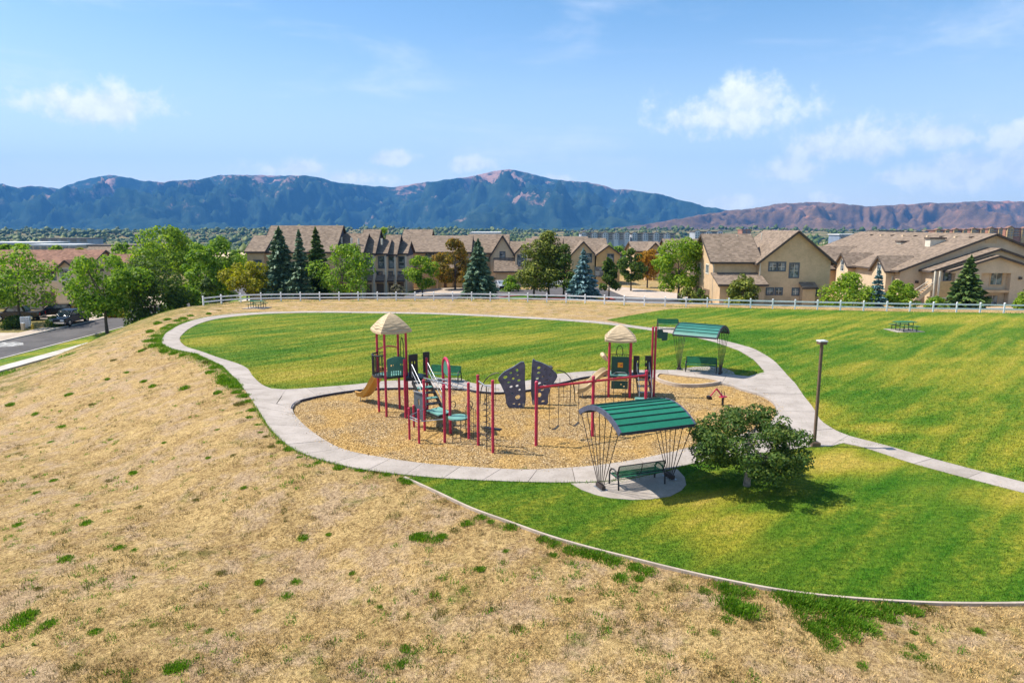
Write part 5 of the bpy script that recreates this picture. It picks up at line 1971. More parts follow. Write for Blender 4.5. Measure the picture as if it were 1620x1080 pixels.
t_ = town(648, 742, 124, 398, 374, -3.0, 'tan townhouse with tall hipped roof behind the orange-leaved tree', extra=((634, 676, 2, 398, 364.5, 'x', 14, 'stucco'), (690, 741, -1.5, 425, 408, 'x', 5, 'stucco_lt')),
          wins=((680, 407, 0, 1.2, 1.5, 'trim'), (702, 407, 0, 1.0, 1.5, 'trim'), (655, 415, 0, .9, 1.6, 'trim'), (735, 432, -1.5, .9, 1.3, 'trim')))
for px in (697, 711, 726):
    t_.slab('porch_pier', X_(px, 121) - .5, X_(px, 121) + .5, 120.6, 121.4, -3.0, Zat(121, 424), 'stucco_gold')
t_.slab('garage_door', X_(700, 122), X_(709, 122), 122.3, 122.49, -3.0, -.8, 'door_brown')
t_ = town(742, 802, 128, 399, 372, -3.2, 'townhouse with diagonal stepped gables behind the dark centre spruce', extra=((776, 814, -1.5, 405, 374, 'y', 9, 'stucco_lt'), (800, 836, -1, 402, 383, 'x', 9, 'stucco'), (815, 842, -3, 401, 387, 'y', 6, 'stucco_lt'), (784, 816, -4, 428, 409, 'x', 5, 'stucco')),
          wins=((829, 411, -3, .8, 1.8, 'trim_lt'), (822, 412, -3, .6, 1.8, 'trim'), (795, 405, -1.5, .8, 1.4, 'trim')))
town(836, 905, 140, 398, 378, -3.4, 'wide townhouse roof behind the group of olive pines', extra=((884, 906, -2, 402, 384, 'x', 8, 'stucco'),), wins=((850, 408, 0, 1, 1.4, 'trim'),))
town(898, 960, 134, 402, 378, -3.2, 'townhouse with two front gables behind the blue spruce', extra=((904, 941, -2, 403, 383, 'y', 8, 'stucco'), (944, 981, -3, 403, 389, 'y', 8, 'stucco_gold')),
     wins=((966, 409, -3, 1.0, 1.5, 'trim'), (932, 408, -2, .8, 1.5, 'trim'), (948, 430, -3, 1.4, 1.6, 'trim')))
town(1004, 1045, 150, 397, 383, -3.6, 'tan townhouse behind the yellow-orange tree', extra=((1022, 1050, -2, 400, 385, 'y', 8, 'stucco'), (1034, 1062, -3, 404, 391, 'x', 8, 'stucco')), wins=((1040, 405, -2, 1, 1.5, 'trim'),))
town(1058, 1112, 152, 398, 379, -3.6, 'tan townhouse behind the big round green tree', extra=((1092, 1112, -3, 403, 389, 'y', 8, 'stucco_lt'),), wins=((1102, 410, -3, 1, 1.5, 'trim'),))
town(1012, 1080, 190, 390, 384, -6, 'far tan townhouse peeking over the roofs in the gap', wins=())
town(845, 930, 175, 384, 375, -5, 'long low brown roof behind the pines')

# ---- houses across the street on the left
x0, x1 = -76.0, -66.5
h = House(-70, 106, 'white-walled house with reddish shingle roof across the street on the left', group='houses across the street', wall='stucco_lt', roof='shingle_red', z=-3.2)
h.block(x0 - 3, X_(133, 102), 102, 112, -3.2, Zat(102, 426), Zat(107, 397), 'x', ov=0.5)
h.block(X_(88, 99), X_(124, 99), 99, 104, -3.2, Zat(99, 428), Zat(99, 413), 'y', ov=0.4, wall='stucco_lt')
h.win(X_(101, 99), 99, Zat(99, 434), 1.2, 1.6, '-y', 'trim_lt', (1, 1))
h.win(X_(85, 102), 102, Zat(102, 436), 1.0, 1.5, '-y', 'trim_lt', (0, 1))
h.slab('garage_door', X_(60, 102), X_(82, 102), 101.9, 101.998, -3.1, -.7, 'door_brown')
h = House(-86, 92, 'low house with grey roof behind the leftmost street tree', group='houses across the street', wall='stucco_lt', roof='shingle_grey', z=-3.2)
h.block(-94, -78, 86, 96, -3.2, -0.2, 2.2, 'x')
h.win(-80, 86, -1.6, 1.4, 1.2, '-y', 'trim_lt', (1, 0))
h = House(-75, 125, 'small beige house behind the street trees on the left', group='houses across the street', wall='stucco_lt', roof='shingle_red', z=-3.4)
h.block(-82, -68, 122, 131, -3.4, 1.0, 3.8, 'x')
h.win(-72, 122, -.8, 1.2, 1.3, '-y', 'trim_lt', (1, 0))

# ---- roads and gardens of the estate
def pad(name, px, mat, off, step=2.5):
    return tag(cdt_sheet(name, [G(x, y).xy for x, y in px], MAT[mat], off, step), kind='structure')


def wpad(name, pts, mat, off, step=2.5):
    return tag(cdt_sheet(name, [Vector(p) for p in pts], MAT[mat], off, step), kind='structure')


fl_ = [Vector(p) for p in fence_line]
wpad('estate_road', [(-30, 88), (-16, 88), (-4, 87.5), (8, 86), (18, 82.5), (22.5, 82), (23.5, 100), (16, 112), (14, 150), (6, 150), (6.5, 118), (2, 116), (0, 118), (-2, 124), (-22, 120), (-24, 100), (-33, 98)], 'asphalt', 0.07, 2.0)
wpad('estate_drive', [(-15, 104.5), (-3.5, 103.5), (-3.5, 121.8), (-15.5, 120)], 'drive', 0.11, 2.0)
wpad('estate_drive_right', [(16.5, 100), (24.2, 92), (26.0, 92), (26.0, 106), (18.5, 126), (16.0, 126)], 'drive', 0.11, 2.0)
wpad('estate_lawn', [(-24.5, 112), (-16.5, 108), (-16.5, 117), (-23.5, 117)], 'lawn', 0.12, 2.0)
wpad('estate_lawn_strip', [(8.0, 123), (15.2, 122), (15.2, 131), (8.0, 132)], 'lawn', 0.12, 2.0)
isl = [(-1.5, 92.5), (4, 91.5), (12.5, 91.2), (14, 94), (12, 99), (6, 101), (1, 100), (-2, 96)]
wpad('traffic_island', isl, 'lawn', 0.16, 1.6)
mb = MB()
ic = smooth_chain([Vector(p) for p in isl], 4, closed=True)
for a, b in zip(ic, ic[1:] + ic[:1]):
    mb.beam((a.x, a.y, hz(a.x, a.y) + 0.12), (b.x, b.y, hz(b.x, b.y) + 0.12), 0.22, 0.24)
tag(mb.build('red_island_kerb', MAT['red_kerb']), kind='structure')
wpad('house_footing_bed', [(23.8, 80.5), (48, 78), (64, 76.5), (64, 84), (24, 84.5)], 'drive', 0.05, 2.0)


# ------------------------------------------------------------------ cars
MAT['paint_black'] = pmat('black_car_paint', (0.012, 0.013, 0.016), 0.18, 0.1, 2, spec=0.7)
MAT['paint_dark'] = pmat('dark_blue_car_paint', (0.018, 0.024, 0.034), 0.18, 0.1, 2, spec=0.7)
MAT['paint_silver'] = pmat('silver_car_paint', (0.45, 0.47, 0.5), 0.25, 0.06, 2, metal=0.3)
MAT['paint_white_car'] = pmat('white_car_paint', (0.7, 0.7, 0.7), 0.25, 0.05, 2)
MAT['chrome'] = pmat('bright_metal', (0.6, 0.6, 0.6), 0.25, 0.05, 4, metal=0.9)
MAT['head_lens'] = pmat('lamp_lens_clear', (0.65, 0.68, 0.7), 0.15, 0.05, 5)
MAT['tail_lens'] = pmat('lamp_lens_red', (0.35, 0.015, 0.015), 0.2, 0.05, 5)


def car(kind, loc, rz, paint, label):
    """front towards local -y"""
    name = {'pickup': 'pickup_truck', 'suv': 'parked_suv', 'sedan': 'parked_car'}[kind]
    root = empty(name, loc, rz, label, {'pickup': 'truck', 'suv': 'car', 'sedan': 'car'}[kind], 'parked cars')
    L, Wd = {'pickup': (5.6, 1.98), 'suv': (4.8, 1.94), 'sedan': (4.6, 1.82)}[kind]
    prof = {'pickup': [(-2.8, .45), (-2.8, .85), (-2.7, 1.05), (-1.55, 1.18), (-1.4, 1.2), (2.7, 1.2), (2.78, 1.1), (2.78, .5), (2.2, .4), (-2.3, .4)],
            'suv': [(-2.4, .42), (-2.4, .8), (-2.28, 1.0), (-1.2, 1.1), (2.3, 1.12), (2.4, .95), (2.4, .45), (1.9, .34), (-1.9, .34)],
            'sedan': [(-2.3, .38), (-2.3, .66), (-2.15, .8), (-1.0, .94), (2.2, .98), (2.3, .85), (2.3, .42), (1.9, .3), (-1.9, .3)]}[kind]
    cab = {'pickup': [(-1.55, 1.17), (-0.75, 1.86), (0.85, 1.90), (1.15, 1.18)], 'suv': [(-1.25, 1.09), (-0.45, 1.72), (1.9, 1.74), (2.3, 1.10)],
           'sedan': [(-1.05, .93), (-.25, 1.42), (1.0, 1.42), (1.75, .96)]}[kind]
    # body: cross-sections narrower at sill and shoulder
    def loft(pr, wlist):
        mb = MB()
        rows = []
        for w_, s in wlist:
            cyy = sum(p[0] for p in pr) / len(pr)
            czz = sum(p[1] for p in pr) / len(pr)
            rows.append([Vector((w_, cyy + (p[0] - cyy) * s, czz + (p[1] - czz) * s)) for p in pr])
        n = len(pr)
        vs = [q for r in rows for q in r]
        fs = []
        for i in range(len(rows) - 1):
            for k in range(n):
                fs.append((i * n + k, i * n + (k + 1) % n, (i + 1) * n + (k + 1) % n, (i + 1) * n + k))
        fs.append(tuple(range(n)))
        fs.append(tuple(reversed(range((len(rows) - 1) * n, len(rows) * n))))
        mb.add(vs, fs)
        return mb
    hw = Wd / 2
    body = loft(prof, [(-hw, .93), (-hw + .07, .99), (-hw + .2, 1.0), (hw - .2, 1.0), (hw - .07, .99), (hw, .93)]).build('body', paint, root, smooth=True)
    cb = loft(cab, [(-hw + .2, .9), (-hw + .12, .97), (0, 1.0), (hw - .12, .97), (hw - .2, .9)]).build('cabin', paint, root, smooth=True)
    # glass: side strips, windscreen and rear window as thin slabs on the cabin
    (ya, za), (yb, zb_), (yc, zc), (yd, zd) = cab
    for s in (-1, 1):
        m = MB()
        x = s * (hw - .125)
        m.prism([(x, ya + .35, za + .1), (x, yb + .08, zb_ - .12), (x, yc - .1, zc - .12), (x, yd - .22, zd + .1)], (s * 0.012, 0, 0))
        m.build('side_window', MAT['glass'], cb)
    for (y0_, z0_), (y1_, z1_), sg in (((ya, za), (yb, zb_), -1), ((yd, zd), (yc, zc), 1)):
        m = MB()
        e = 0.012 * sg
        m.add([(-hw + .32, y0_ + (y1_ - y0_) * .12 + e, z0_ + (z1_ - z0_) * .12 + .02), (hw - .32, y0_ + (y1_ - y0_) * .12 + e, z0_ + (z1_ - z0_) * .12 + .02),
               (hw - .34, y0_ + (y1_ - y0_) * .9 + e, z0_ + (z1_ - z0_) * .9 + .02), (-hw + .34, y0_ + (y1_ - y0_) * .9 + e, z0_ + (z1_ - z0_) * .9 + .02)], [(0, 1, 2, 3)])
        m.build('windscreen' if sg < 0 else 'rear_window', MAT['glass'], cb)
    rw = {'pickup': .40, 'suv': .37, 'sedan': .33}[kind]
    for s in (-1, 1):
        for y in (-L / 2 + 0.98, L / 2 - 1.05):
            w = MB().tube([(s * (hw - .26), y, rw), (s * (hw + .01), y, rw)], rw, 18).build('wheel', MAT['rubber'], root, smooth=True)
            MB().tube([(s * (hw + .01), y, rw), (s * (hw + .025), y, rw)], [rw * .62, rw * .5], 12).build('rim', MAT['chrome'], w)
            MB().tube([(s * (hw - .05), y, rw), (s * (hw - .02), y, rw)], rw * 1.16, 18).build('wheel_arch', MAT['rubber'], w)
        MB().box((s * (hw - .33), -L / 2 - .01, prof[1][1] - .06), (.42, .08, .17)).build('headlight', MAT['head_lens'], body)
        MB().box((s * (hw - .16), L / 2 - .01, prof[1][1] + .02), (.16, .08, .34)).build('tail_light', MAT['tail_lens'], body)
        MB().box((s * (hw + .1), ya + .45, za + .16), (.2, .1, .15)).build('mirror', paint, body)
    MB().box((0, -L / 2 - .05, .5), (Wd - .1, .14, .2)).build('bumper', MAT['chrome'] if kind == 'pickup' else MAT['rubber'], root)
    MB().box((0, L / 2 + .03, .5), (Wd - .1, .14, .2)).build('bumper', MAT['chrome'] if kind == 'pickup' else MAT['rubber'], root)
    MB().box((0, -L / 2 - .012, prof[1][1] - .08), (.9, .05, .22)).build('grille', MAT['rubber'], body)
    return root


def put_car(kind, x, y, rz, paint, label):
    car(kind, (x, y, hz(x, y) + 0.10), rz, MAT[paint], label)


put_car('pickup', -55.6, 85.3, 0.02, 'paint_dark', 'dark pickup truck parked along the far kerb of the street')
put_car('suv', -62.3, 92.3, -1.15, 'paint_black', 'black car parked on the driveway behind the pickup truck')
put_car('pickup', -64.5, 88.6, -1.35, 'paint_black', 'black truck parked in the shade by the leftmost street tree')
put_car('sedan', -57.8, 71.5, 0.1, 'paint_silver', 'silver car cut off by the left edge on the street')
put_car('sedan', X_(792, 118), 118, 0.3, 'paint_silver', 'silver car parked beside the dark centre spruce')
put_car('sedan', X_(880, 126), 126, 1.2, 'paint_white_car', 'white car glimpsed behind the group of pines')

# cluster mailbox, utility boxes
g = Vector((-58.6, 81.5))
root = empty('mail_cabinet', (g.x, g.y, hz(g.x, g.y) + .1), 0.3, 'white mail cabinet on a pedestal beside the street', 'mailbox')
MB().box((0, 0, .12), (.5, .4, .24)).build('pedestal', MAT['steel'], root)
MB().box((0, 0, .82), (.95, .55, 1.15)).build('cabinet', MAT['white'], root)
for r in range(4):
    for c_ in range(3):
        MB().box((-.29 + .29 * c_, -.283, .42 + .26 * r), (.26, .02, .22)).build('mail_door', MAT['paint_silver'], root)
g = Vector((-57.9, 80.0))
root = empty('utility_pillar', (g.x, g.y, hz(g.x, g.y) + .1), 0, 'small pale utility pillar next to the mail cabinet', 'utility box')
MB().box((0, 0, .4), (.32, .3, .8)).build('body', MAT['stucco_lt'], root)
MB().box((0, 0, .83), (.36, .34, .06)).build('cap', MAT['white'], root)
g = Vector((-57.2, 80.6))
root = empty('fire_hydrant', (g.x, g.y, hz(g.x, g.y) + .1), 0, 'yellow fire hydrant beside the street near the pickup truck', 'hydrant')
MAT['yellow'] = pmat('hydrant_yellow', (0.55, 0.38, 0.05), 0.5, 0.1, 4)
MB().tube([(0, 0, 0), (0, 0, .08), (0, 0, .08), (0, 0, .55), (0, 0, .62), (0, 0, .72)], [.2, .2, .12, .12, .15, .05], 12).build('barrel', MAT['yellow'], root)
for a in (0, math.pi / 2, math.pi):
    MB().tube([(0, 0, .42), (.22 * math.cos(a), -.22 * math.sin(a), .42)], .06, 8).build('nozzle', MAT['yellow'], root)
# ------------------------------------------------------------------ vegetation
MAT['leaf_green'] = leaf_mat('leaves_green', [(0.053, 0.127, 0.010), (0.165, 0.299, 0.020), (0.351, 0.452, 0.038)])
MAT['leaf_lime'] = leaf_mat('leaves_bright', [(0.066, 0.146, 0.008), (0.191, 0.314, 0.018), (0.366, 0.454, 0.035)])
MAT['leaf_dark'] = leaf_mat('leaves_dark', [(0.027, 0.064, 0.013), (0.083, 0.144, 0.022), (0.175, 0.242, 0.033)])
MAT['leaf_yellow'] = leaf_mat('leaves_yellow_green', [(0.077, 0.110, 0.007), (0.275, 0.275, 0.013), (0.462, 0.407, 0.022)])
MAT['leaf_orange'] = leaf_mat('leaves_orange', [(0.100, 0.060, 0.008), (0.400, 0.200, 0.012), (0.550, 0.310, 0.020)])
MAT['leaf_turn'] = leaf_mat('leaves_turning', [(0.062, 0.083, 0.011), (0.221, 0.159, 0.016), (0.414, 0.207, 0.020)], clump=0.5)
MAT['leaf_near'] = leaf_mat('leaves_near_tree', [(0.021, 0.054, 0.012), (0.062, 0.127, 0.018), (0.169, 0.207, 0.034)], trans=0.25, clump=3.0)
MAT['leaf_olive'] = leaf_mat('pine_needles_olive', [(0.049, 0.074, 0.013), (0.144, 0.187, 0.023), (0.317, 0.317, 0.037)], trans=0.2)
MAT['needle_dark'] = leaf_mat('spruce_needles_green', [(0.035, 0.080, 0.049), (0.097, 0.175, 0.105), (0.245, 0.332, 0.202)], trans=0.12)
MAT['needle_blue'] = leaf_mat('spruce_needles_blue', [(0.036, 0.093, 0.104), (0.119, 0.228, 0.244), (0.270, 0.421, 0.439)], trans=0.1)
MAT['needle_green'] = leaf_mat('fir_needles_green', [(0.030, 0.065, 0.016), (0.088, 0.155, 0.041), (0.203, 0.270, 0.068)], trans=0.15)
MAT['weed'] = leaf_mat('weed_green', [(0.052, 0.138, 0.009), (0.115, 0.247, 0.014), (0.230, 0.333, 0.034)], trans=0.45, clump=6)
MAT['weed_olive'] = leaf_mat('weed_olive', [(0.060, 0.080, 0.014), (0.130, 0.135, 0.025), (0.260, 0.210, 0.060)], trans=0.3, clump=6)
MAT['lavender'] = leaf_mat('sage_shrub', [(0.090, 0.090, 0.070), (0.200, 0.190, 0.150), (0.300, 0.270, 0.240)], clump=3)


def quads(pos, nrm, size, rng, aspect=1.0, up=None):
    """leaf quads: centres pos (N,3), facing nrm, edge length size (N,)"""
    n = len(pos)
    nrm = nrm / (np.linalg.norm(nrm, axis=1, keepdims=True) + 1e-9)
    r = rng.normal(size=(n, 3)) if up is None else up + 0.15 * rng.normal(size=(n, 3))
    t = r - nrm * (r * nrm).sum(1, keepdims=True)
    t /= (np.linalg.norm(t, axis=1, keepdims=True) + 1e-9)
    b = np.cross(nrm, t)
    s = size[:, None] / 2
    V = np.stack([pos - t * s * aspect - b * s * 0.25, pos + b * s * -0.62, pos + t * s * aspect + b * s * 0.1, pos + b * s * 0.62], 1)
    return V.reshape(-1, 3)


def leaf_mesh(name, V):
    return np_mesh(name, V, np.arange(len(V)))


def crown_lobes(rng, R, H, zb, n, shape):
    """lobe centres and radii that fill an uneven crown"""
    L = []
    k = 0
    while len(L) < n and k < 6000:
        k += 1
        f = rng.uniform(0.03, 1)
        if shape == 'round':
            rad = math.sin(math.pi * min(1, (0.10 + 0.86 * f))) ** 0.55
        elif shape == 'oval':
            rad = (1 - abs(2 * f - 0.85) ** 2.2 / 1.35)
        elif shape == 'vase':
            rad = (0.35 + 0.75 * f) if f < 0.72 else (0.9 - 1.6 * (f - 0.72) ** 1.1)
        elif shape == 'pine':
            rad = (1.02 - f) ** 0.6 * (0.8 + 0.2 * math.sin(f * 9)) if f > 0.12 else 0.75
        else:
            rad = math.cos(f * math.pi / 2) ** 0.6
        rad = max(rad, 0.08)
        a = rng.uniform(0, 2 * math.pi)
        q = rad * R * rng.uniform(0.2, 1) ** 0.5 * 0.88
        lr = R * rng.uniform(0.20, 0.42) * (0.65 + 0.35 * rad)
        L.append((q * math.cos(a), q * math.sin(a), zb + f * (H - zb) - lr * 0.35, lr))
    return np.array(L)


def broadleaf(name, loc, H, R, mat, label, shape='round', nleaf=2600, leaf=0.30, zb=None, seed=1, trunks=1, bark='bark', group='trees round the park', cat='tree', trunk_r=None, lobes=34, lean=0.0, lobe_k=1.0):
    rng = np.random.default_rng(seed)
    zb = H * 0.26 if zb is None else zb
    root = empty(name, loc, rng.uniform(0, 6.28), label, cat, group)
    R *= 1.08
    L = crown_lobes(rng, R, H, zb, lobes, shape)
    L[:, 3] *= lobe_k
    if leaf > .2:
        nleaf = int(nleaf * 1.9)
        leaf = leaf * 1.22
    w = L[:, 3] ** 2
    idx = rng.choice(len(L), nleaf, p=w / w.sum())
    d = rng.normal(size=(nleaf, 3))
    d[:, 2] += 0.25
    d /= np.linalg.norm(d, axis=1, keepdims=True)
    rr = L[idx, 3] * rng.uniform(0.55, 1.08, nleaf) ** 0.7
    pos = L[idx, :3] + d * rr[:, None] * np.array([1, 1, 0.8])
    pos[:, 2] = np.maximum(pos[:, 2], zb * 0.75)
    nr = d + 0.5 * rng.normal(size=(nleaf, 3)) + np.array([0, 0, 0.35])
    V = quads(pos, nr, leaf * rng.uniform(0.6, 1.35, nleaf), rng, 0.85)
    link_mesh('crown', leaf_mesh('crown', V), mat, root)
    tr = trunk_r or max(0.05, H * 0.018)
    mb = MB()
    for k in range(trunks):
        ox = 0.0 if trunks == 1 else rng.uniform(-.35, .35) * R
        oy = 0.0 if trunks == 1 else rng.uniform(-.35, .35) * R
        p = [(ox, oy, -0.15), (ox * 1.03 + rng.uniform(-.05, .05), oy + rng.uniform(-.05, .05), zb * 0.5), (ox * 1.1 + lean, oy * 1.1, zb * 1.05), (ox * .9 + rng.uniform(-.1, .1) * R, oy * .9, zb + (H - zb) * 0.55)]
        mb.tube(p, [tr * 1.35, tr, tr * 0.8, tr * 0.3], 8)
        for m_ in range(5 if trunks == 1 else 2):
            q = L[rng.integers(len(L))]
            s = Vector(p[2]).lerp(Vector(p[3]), rng.uniform(0, 0.6))
            mid = s.lerp(Vector(q[:3]), 0.55) + Vector((0, 0, 0.06 * H * rng.uniform(-.3, 1)))
            mb.tube([s, mid, Vector(q[:3])], [tr * 0.5, tr * 0.33, tr * 0.12], 6)
    mb.build('trunk', MAT[bark], root, smooth=True)
    return root


def spruce(name, loc, H, R, mat, label, seed=1, n=420, group='trees round the park', droop=0.25, power=0.85, spray=1.0):
    rng = np.random.default_rng(seed)
    root = empty(name, loc, rng.uniform(0, 6.28), label, 'tree', group)
    R *= 1.22
    P, Nn, U, S = [], [], [], []
    lv = max(9, int(H * 1.7))
    n = int(n * 1.35)
    for i in range(n):
        f = (i + rng.uniform()) / n
        # whorls: quantise height so that branches gather in tiers
        fz = 0.04 + 0.95 * f ** 1.25
        fz = 0.42 * (math.floor(fz * lv) + 0.5) / lv + 0.58 * fz
        a = i * 2.399963 + rng.uniform(-.4, .4)
        ln = R * max(0.03, (1.02 - fz)) ** power * rng.uniform(0.55, 1.15)
        ln *= 0.86 + 0.42 * mnoise.noise(Vector((math.cos(a) * 1.3, math.sin(a) * 1.3, fz * 4.5 + seed)))
        z = H * fz
        dx, dy = math.cos(a), math.sin(a)
        m = max(3, int(3 + 4 * (ln / R) + 2))
        for k in range(m):
            g = 0.22 + 0.78 * (k + rng.uniform(.2, .8)) / m
            zz = z - droop * ln * g + 0.16 * ln * max(0, g - 0.75) * 2
            side = rng.uniform(-1, 1) * 0.22 * ln * (1.1 - g)
            P.append((dx * ln * g - dy * side, dy * ln * g + dx * side, zz))
            Nn.append((dx * 0.25 + rng.normal() * .35, dy * 0.25 + rng.normal() * .35, 1.0))
            U.append((dx, dy, -droop * 0.8))
            S.append((0.20 + 0.26 * ln / R) * R * 0.70 * spray * rng.uniform(.7, 1.25))
    P, Nn, U, S = map(np.array, (P, Nn, U, S))
    V = quads(P, Nn, S, rng, 1.15, up=U)
    k = len(P)
    Nn2 = np.cross(Nn, U) + 0.4 * rng.normal(size=(k, 3))
    V2 = quads(P - np.array([0, 0, 0.04 * R]), Nn2, S * 0.8, rng, 1.1, up=U)
    top = quads(np.array([[0, 0, H * .985]] * 4), rng.normal(size=(4, 3)) * np.array([1, 1, .1]), np.full(4, H * 0.07), rng, 1.4, up=np.array([[0, 0, 1.0]] * 4))
    link_mesh('crown', leaf_mesh('crown', np.concatenate([V, V2, top])), mat, root)
    MB().tube([(0, 0, -.15), (0, 0, H * .5), (0, 0, H * .97)], [H * .022, H * .013, .02], 7).build('trunk', MAT['bark'], root)
    return root


def place(px, Y):
    x = X_(px, Y, -1)
    return x, Y, hz(x, Y)


def T_(kind, px, Y, top, w_px, mat, label, seed, base=None, **kw):
    x, y, z = place(px, Y)
    z = z if base is None else base
    H = Zat(Y, top) - z
    R = w_px / 2 * Y / 1080
    if kind == 'spruce':
        spruce('spruce_tree', (x, y, z), H, R, MAT[mat], label, seed, **kw)
    else:
        nm = {'round': 'broadleaf_tree', 'oval': 'broadleaf_tree', 'vase': 'broadleaf_tree', 'pine': 'pine_tree', 'bush': 'shrub'}[kind]
        broadleaf(nm, (x, y, z), H, R, MAT[mat], label, shape=kind if kind != 'bush' else 'dome', seed=seed, cat='shrub' if kind == 'bush' else 'tree', **kw)


# street side, left
T_('round', 30, 84, 400, 112, 'leaf_green', 'leafy green street tree at the left edge beside the parked trucks', 21, nleaf=2600, leaf=.34, zb=3.3, trunks=1)
broadleaf('broadleaf_tree', (-46.2, 77.0, hz(-46.2, 77)), Zat(77, 409) - hz(-46.2, 77), 4.5, MAT['leaf_green'], 'green tree with forked trunk standing on the grass verge by the street', 'vase', 4200, .32, 2.7, 22, 1, 'bark', trunk_r=.16, lobes=40)
T_('round', 246, 82, 410, 104, 'leaf_dark', 'dark green tree low behind the crest of the bank', 23, nleaf=3800, leaf=.32, zb=.8, lobes=42)
T_('oval', 264, 118, 354.5, 98, 'leaf_lime', 'tall bright green tree rising above the street trees', 24, nleaf=4200, leaf=.42, zb=4, lobes=46)
T_('round', 205, 100, 415, 60, 'leaf_green', 'green tree between the street and the reddish-roofed house', 25, nleaf=2200, leaf=.36)
T_('round', 320, 98, 388, 62, 'leaf_green', 'green tree left of the townhouse row behind the bush', 26, nleaf=2800, leaf=.36, zb=1.5)
T_('oval', 352, 104, 375, 74, 'leaf_green', 'mid green tree touching the left end of the townhouse row', 27, nleaf=3200, leaf=.36, zb=1.5)
T_('bush', 295, 84, 455, 66, 'leaf_green', 'rounded green bush just behind the left crest', 28, nleaf=2200, leaf=.28, zb=.3)
T_('bush', 332, 88, 440, 50, 'leaf_dark', 'dark shrub beside the left end of the white fence', 29, nleaf=1500, leaf=.28, zb=.3)
T_('round', 392, 89, 412, 72, 'leaf_yellow', 'yellow-green round tree behind the left part of the fence', 30, nleaf=3000, leaf=.30, zb=1.8)
T_('spruce', 447, 91, 361, 74, 'needle_dark', 'tall grey-green spruce, left one of the trio', 31, n=560, base=-1.8)
T_('spruce', 478, 90, 366, 52, 'needle_dark', 'slim dark spruce in the middle of the trio', 32, n=460, base=-1.8)
T_('spruce', 504, 96, 362, 56, 'needle_green', 'greener spruce at the right of the trio', 33, n=460, base=-1.8)
T_('round', 548, 90, 388, 88, 'leaf_green', 'bushy green tree with open crown before the townhouse row', 34, nleaf=2600, leaf=.30, zb=2.0, trunks=3, trunk_r=.1)
T_('round', 668, 101, 405, 48, 'leaf_lime', 'small bright green tree on the estate lawn', 35, nleaf=1800, leaf=.30, zb=1.9)
T_('oval', 720, 116, 376, 66, 'leaf_turn', 'tree turning orange beside the dark spruce', 36, nleaf=3400, leaf=.36, zb=1.9)
T_('spruce', 757, 88.5, 380, 66, 'needle_dark', 'wide dark spruce standing alone right behind the fence', 37, n=560, base=-1.0)
T_('pine', 845, 98, 380, 74, 'leaf_olive', 'olive pine at the left of the island group', 38, nleaf=2800, leaf=.28, zb=1.5, trunk_r=.16)
T_('pine', 868, 99, 368, 84, 'leaf_olive', 'tallest olive pine in the middle of the island group', 39, nleaf=4200, leaf=.28, zb=1.7, trunk_r=.16)
T_('pine', 892, 97.5, 386, 54, 'leaf_dark', 'darker pine at the right of the island group', 40, nleaf=1800, leaf=.26, zb=1.5, trunk_r=.14)
T_('spruce', 922, 90, 394, 52, 'needle_blue', 'silvery blue spruce right behind the fence', 41, n=500, base=-1.0)
T_('pine', 963, 92, 407, 40, 'leaf_dark', 'dark green pine to the right of the blue spruce', 42, nleaf=2200, leaf=.26, zb=1.7)
T_('oval', 998, 112, 393, 40, 'leaf_dark', 'slender dark green tree on the estate lawn strip', 43, nleaf=2200, leaf=.32, zb=2)
T_('round', 1024, 122, 396, 40, 'leaf_orange', 'small yellow-orange autumn tree in the estate', 44, nleaf=1900, leaf=.34, zb=2)
T_('round', 1073, 93, 377, 80, 'leaf_lime', 'big round bright green tree left of the gabled house', 45, nleaf=4200, leaf=.30, zb=1.9, lobes=50)
T_('bush', 1175, 80.5, 434, 58, 'leaf_olive', 'olive round shrub against the gabled house', 46, nleaf=2600, leaf=.24, zb=.2)
T_('bush', 1343, 81, 432, 84, 'leaf_lime', 'broad bright green shrub at the right corner of the gabled house', 47, nleaf=3200, leaf=.26, zb=.2)
T_('spruce', 1385, 79, 425, 34, 'needle_blue', 'small bluish spruce between two bright shrubs', 48, n=620, base=-1.0)
T_('bush', 1421, 80, 444, 56, 'leaf_lime', 'bright green shrub below the apartment block wall', 49, nleaf=2200, leaf=.25, zb=.2)
T_('spruce', 1527, 79, 405, 62, 'needle_green', 'conical green spruce in front of the apartment block', 50, n=520, base=-1.2, droop=.12)
T_('bush', 1480, 82, 470, 36, 'leaf_green', 'low green shrub at the foot of the apartment stairs', 51, nleaf=800, leaf=.24, zb=.1)
T_('bush', 1622, 80, 455, 40, 'leaf_lime', 'green shrub cut off by the right edge', 52, nleaf=1200, leaf=.24, zb=.1)
T_('bush', 1088, 84, 455, 34, 'leaf_olive', 'low olive shrub beside the driveway', 53, nleaf=700, leaf=.22, zb=.1)
T_('bush', 1108, 86, 456, 26, 'leaf_dark', 'low dark shrub at the corner of the gabled house', 54, nleaf=600, leaf=.22, zb=.1)
T_('bush', 628, 103, 449, 28, 'lavender', 'pale grey-mauve shrub by the townhouse garages', 55, nleaf=900, leaf=.24, zb=.1)
T_('bush', 808, 112, 436, 30, 'leaf_green', 'green hedge bush right of the silver car', 56, nleaf=800, leaf=.28, zb=.1)
T_('round', 606, 150, 360, 34, 'leaf_lime', 'treetop showing above the townhouse roofs', 57, nleaf=1200, leaf=.40, zb=6)
T_('bush', 120, 92, 480, 18, 'leaf_turn', 'reddish-orange shrub behind the pickup truck', 58, nleaf=500, leaf=.24, zb=.1)
T_('bush', 178, 92, 488, 16, 'leaf_orange', 'small golden shrub on the far roadside', 59, nleaf=400, leaf=.24, zb=.1)
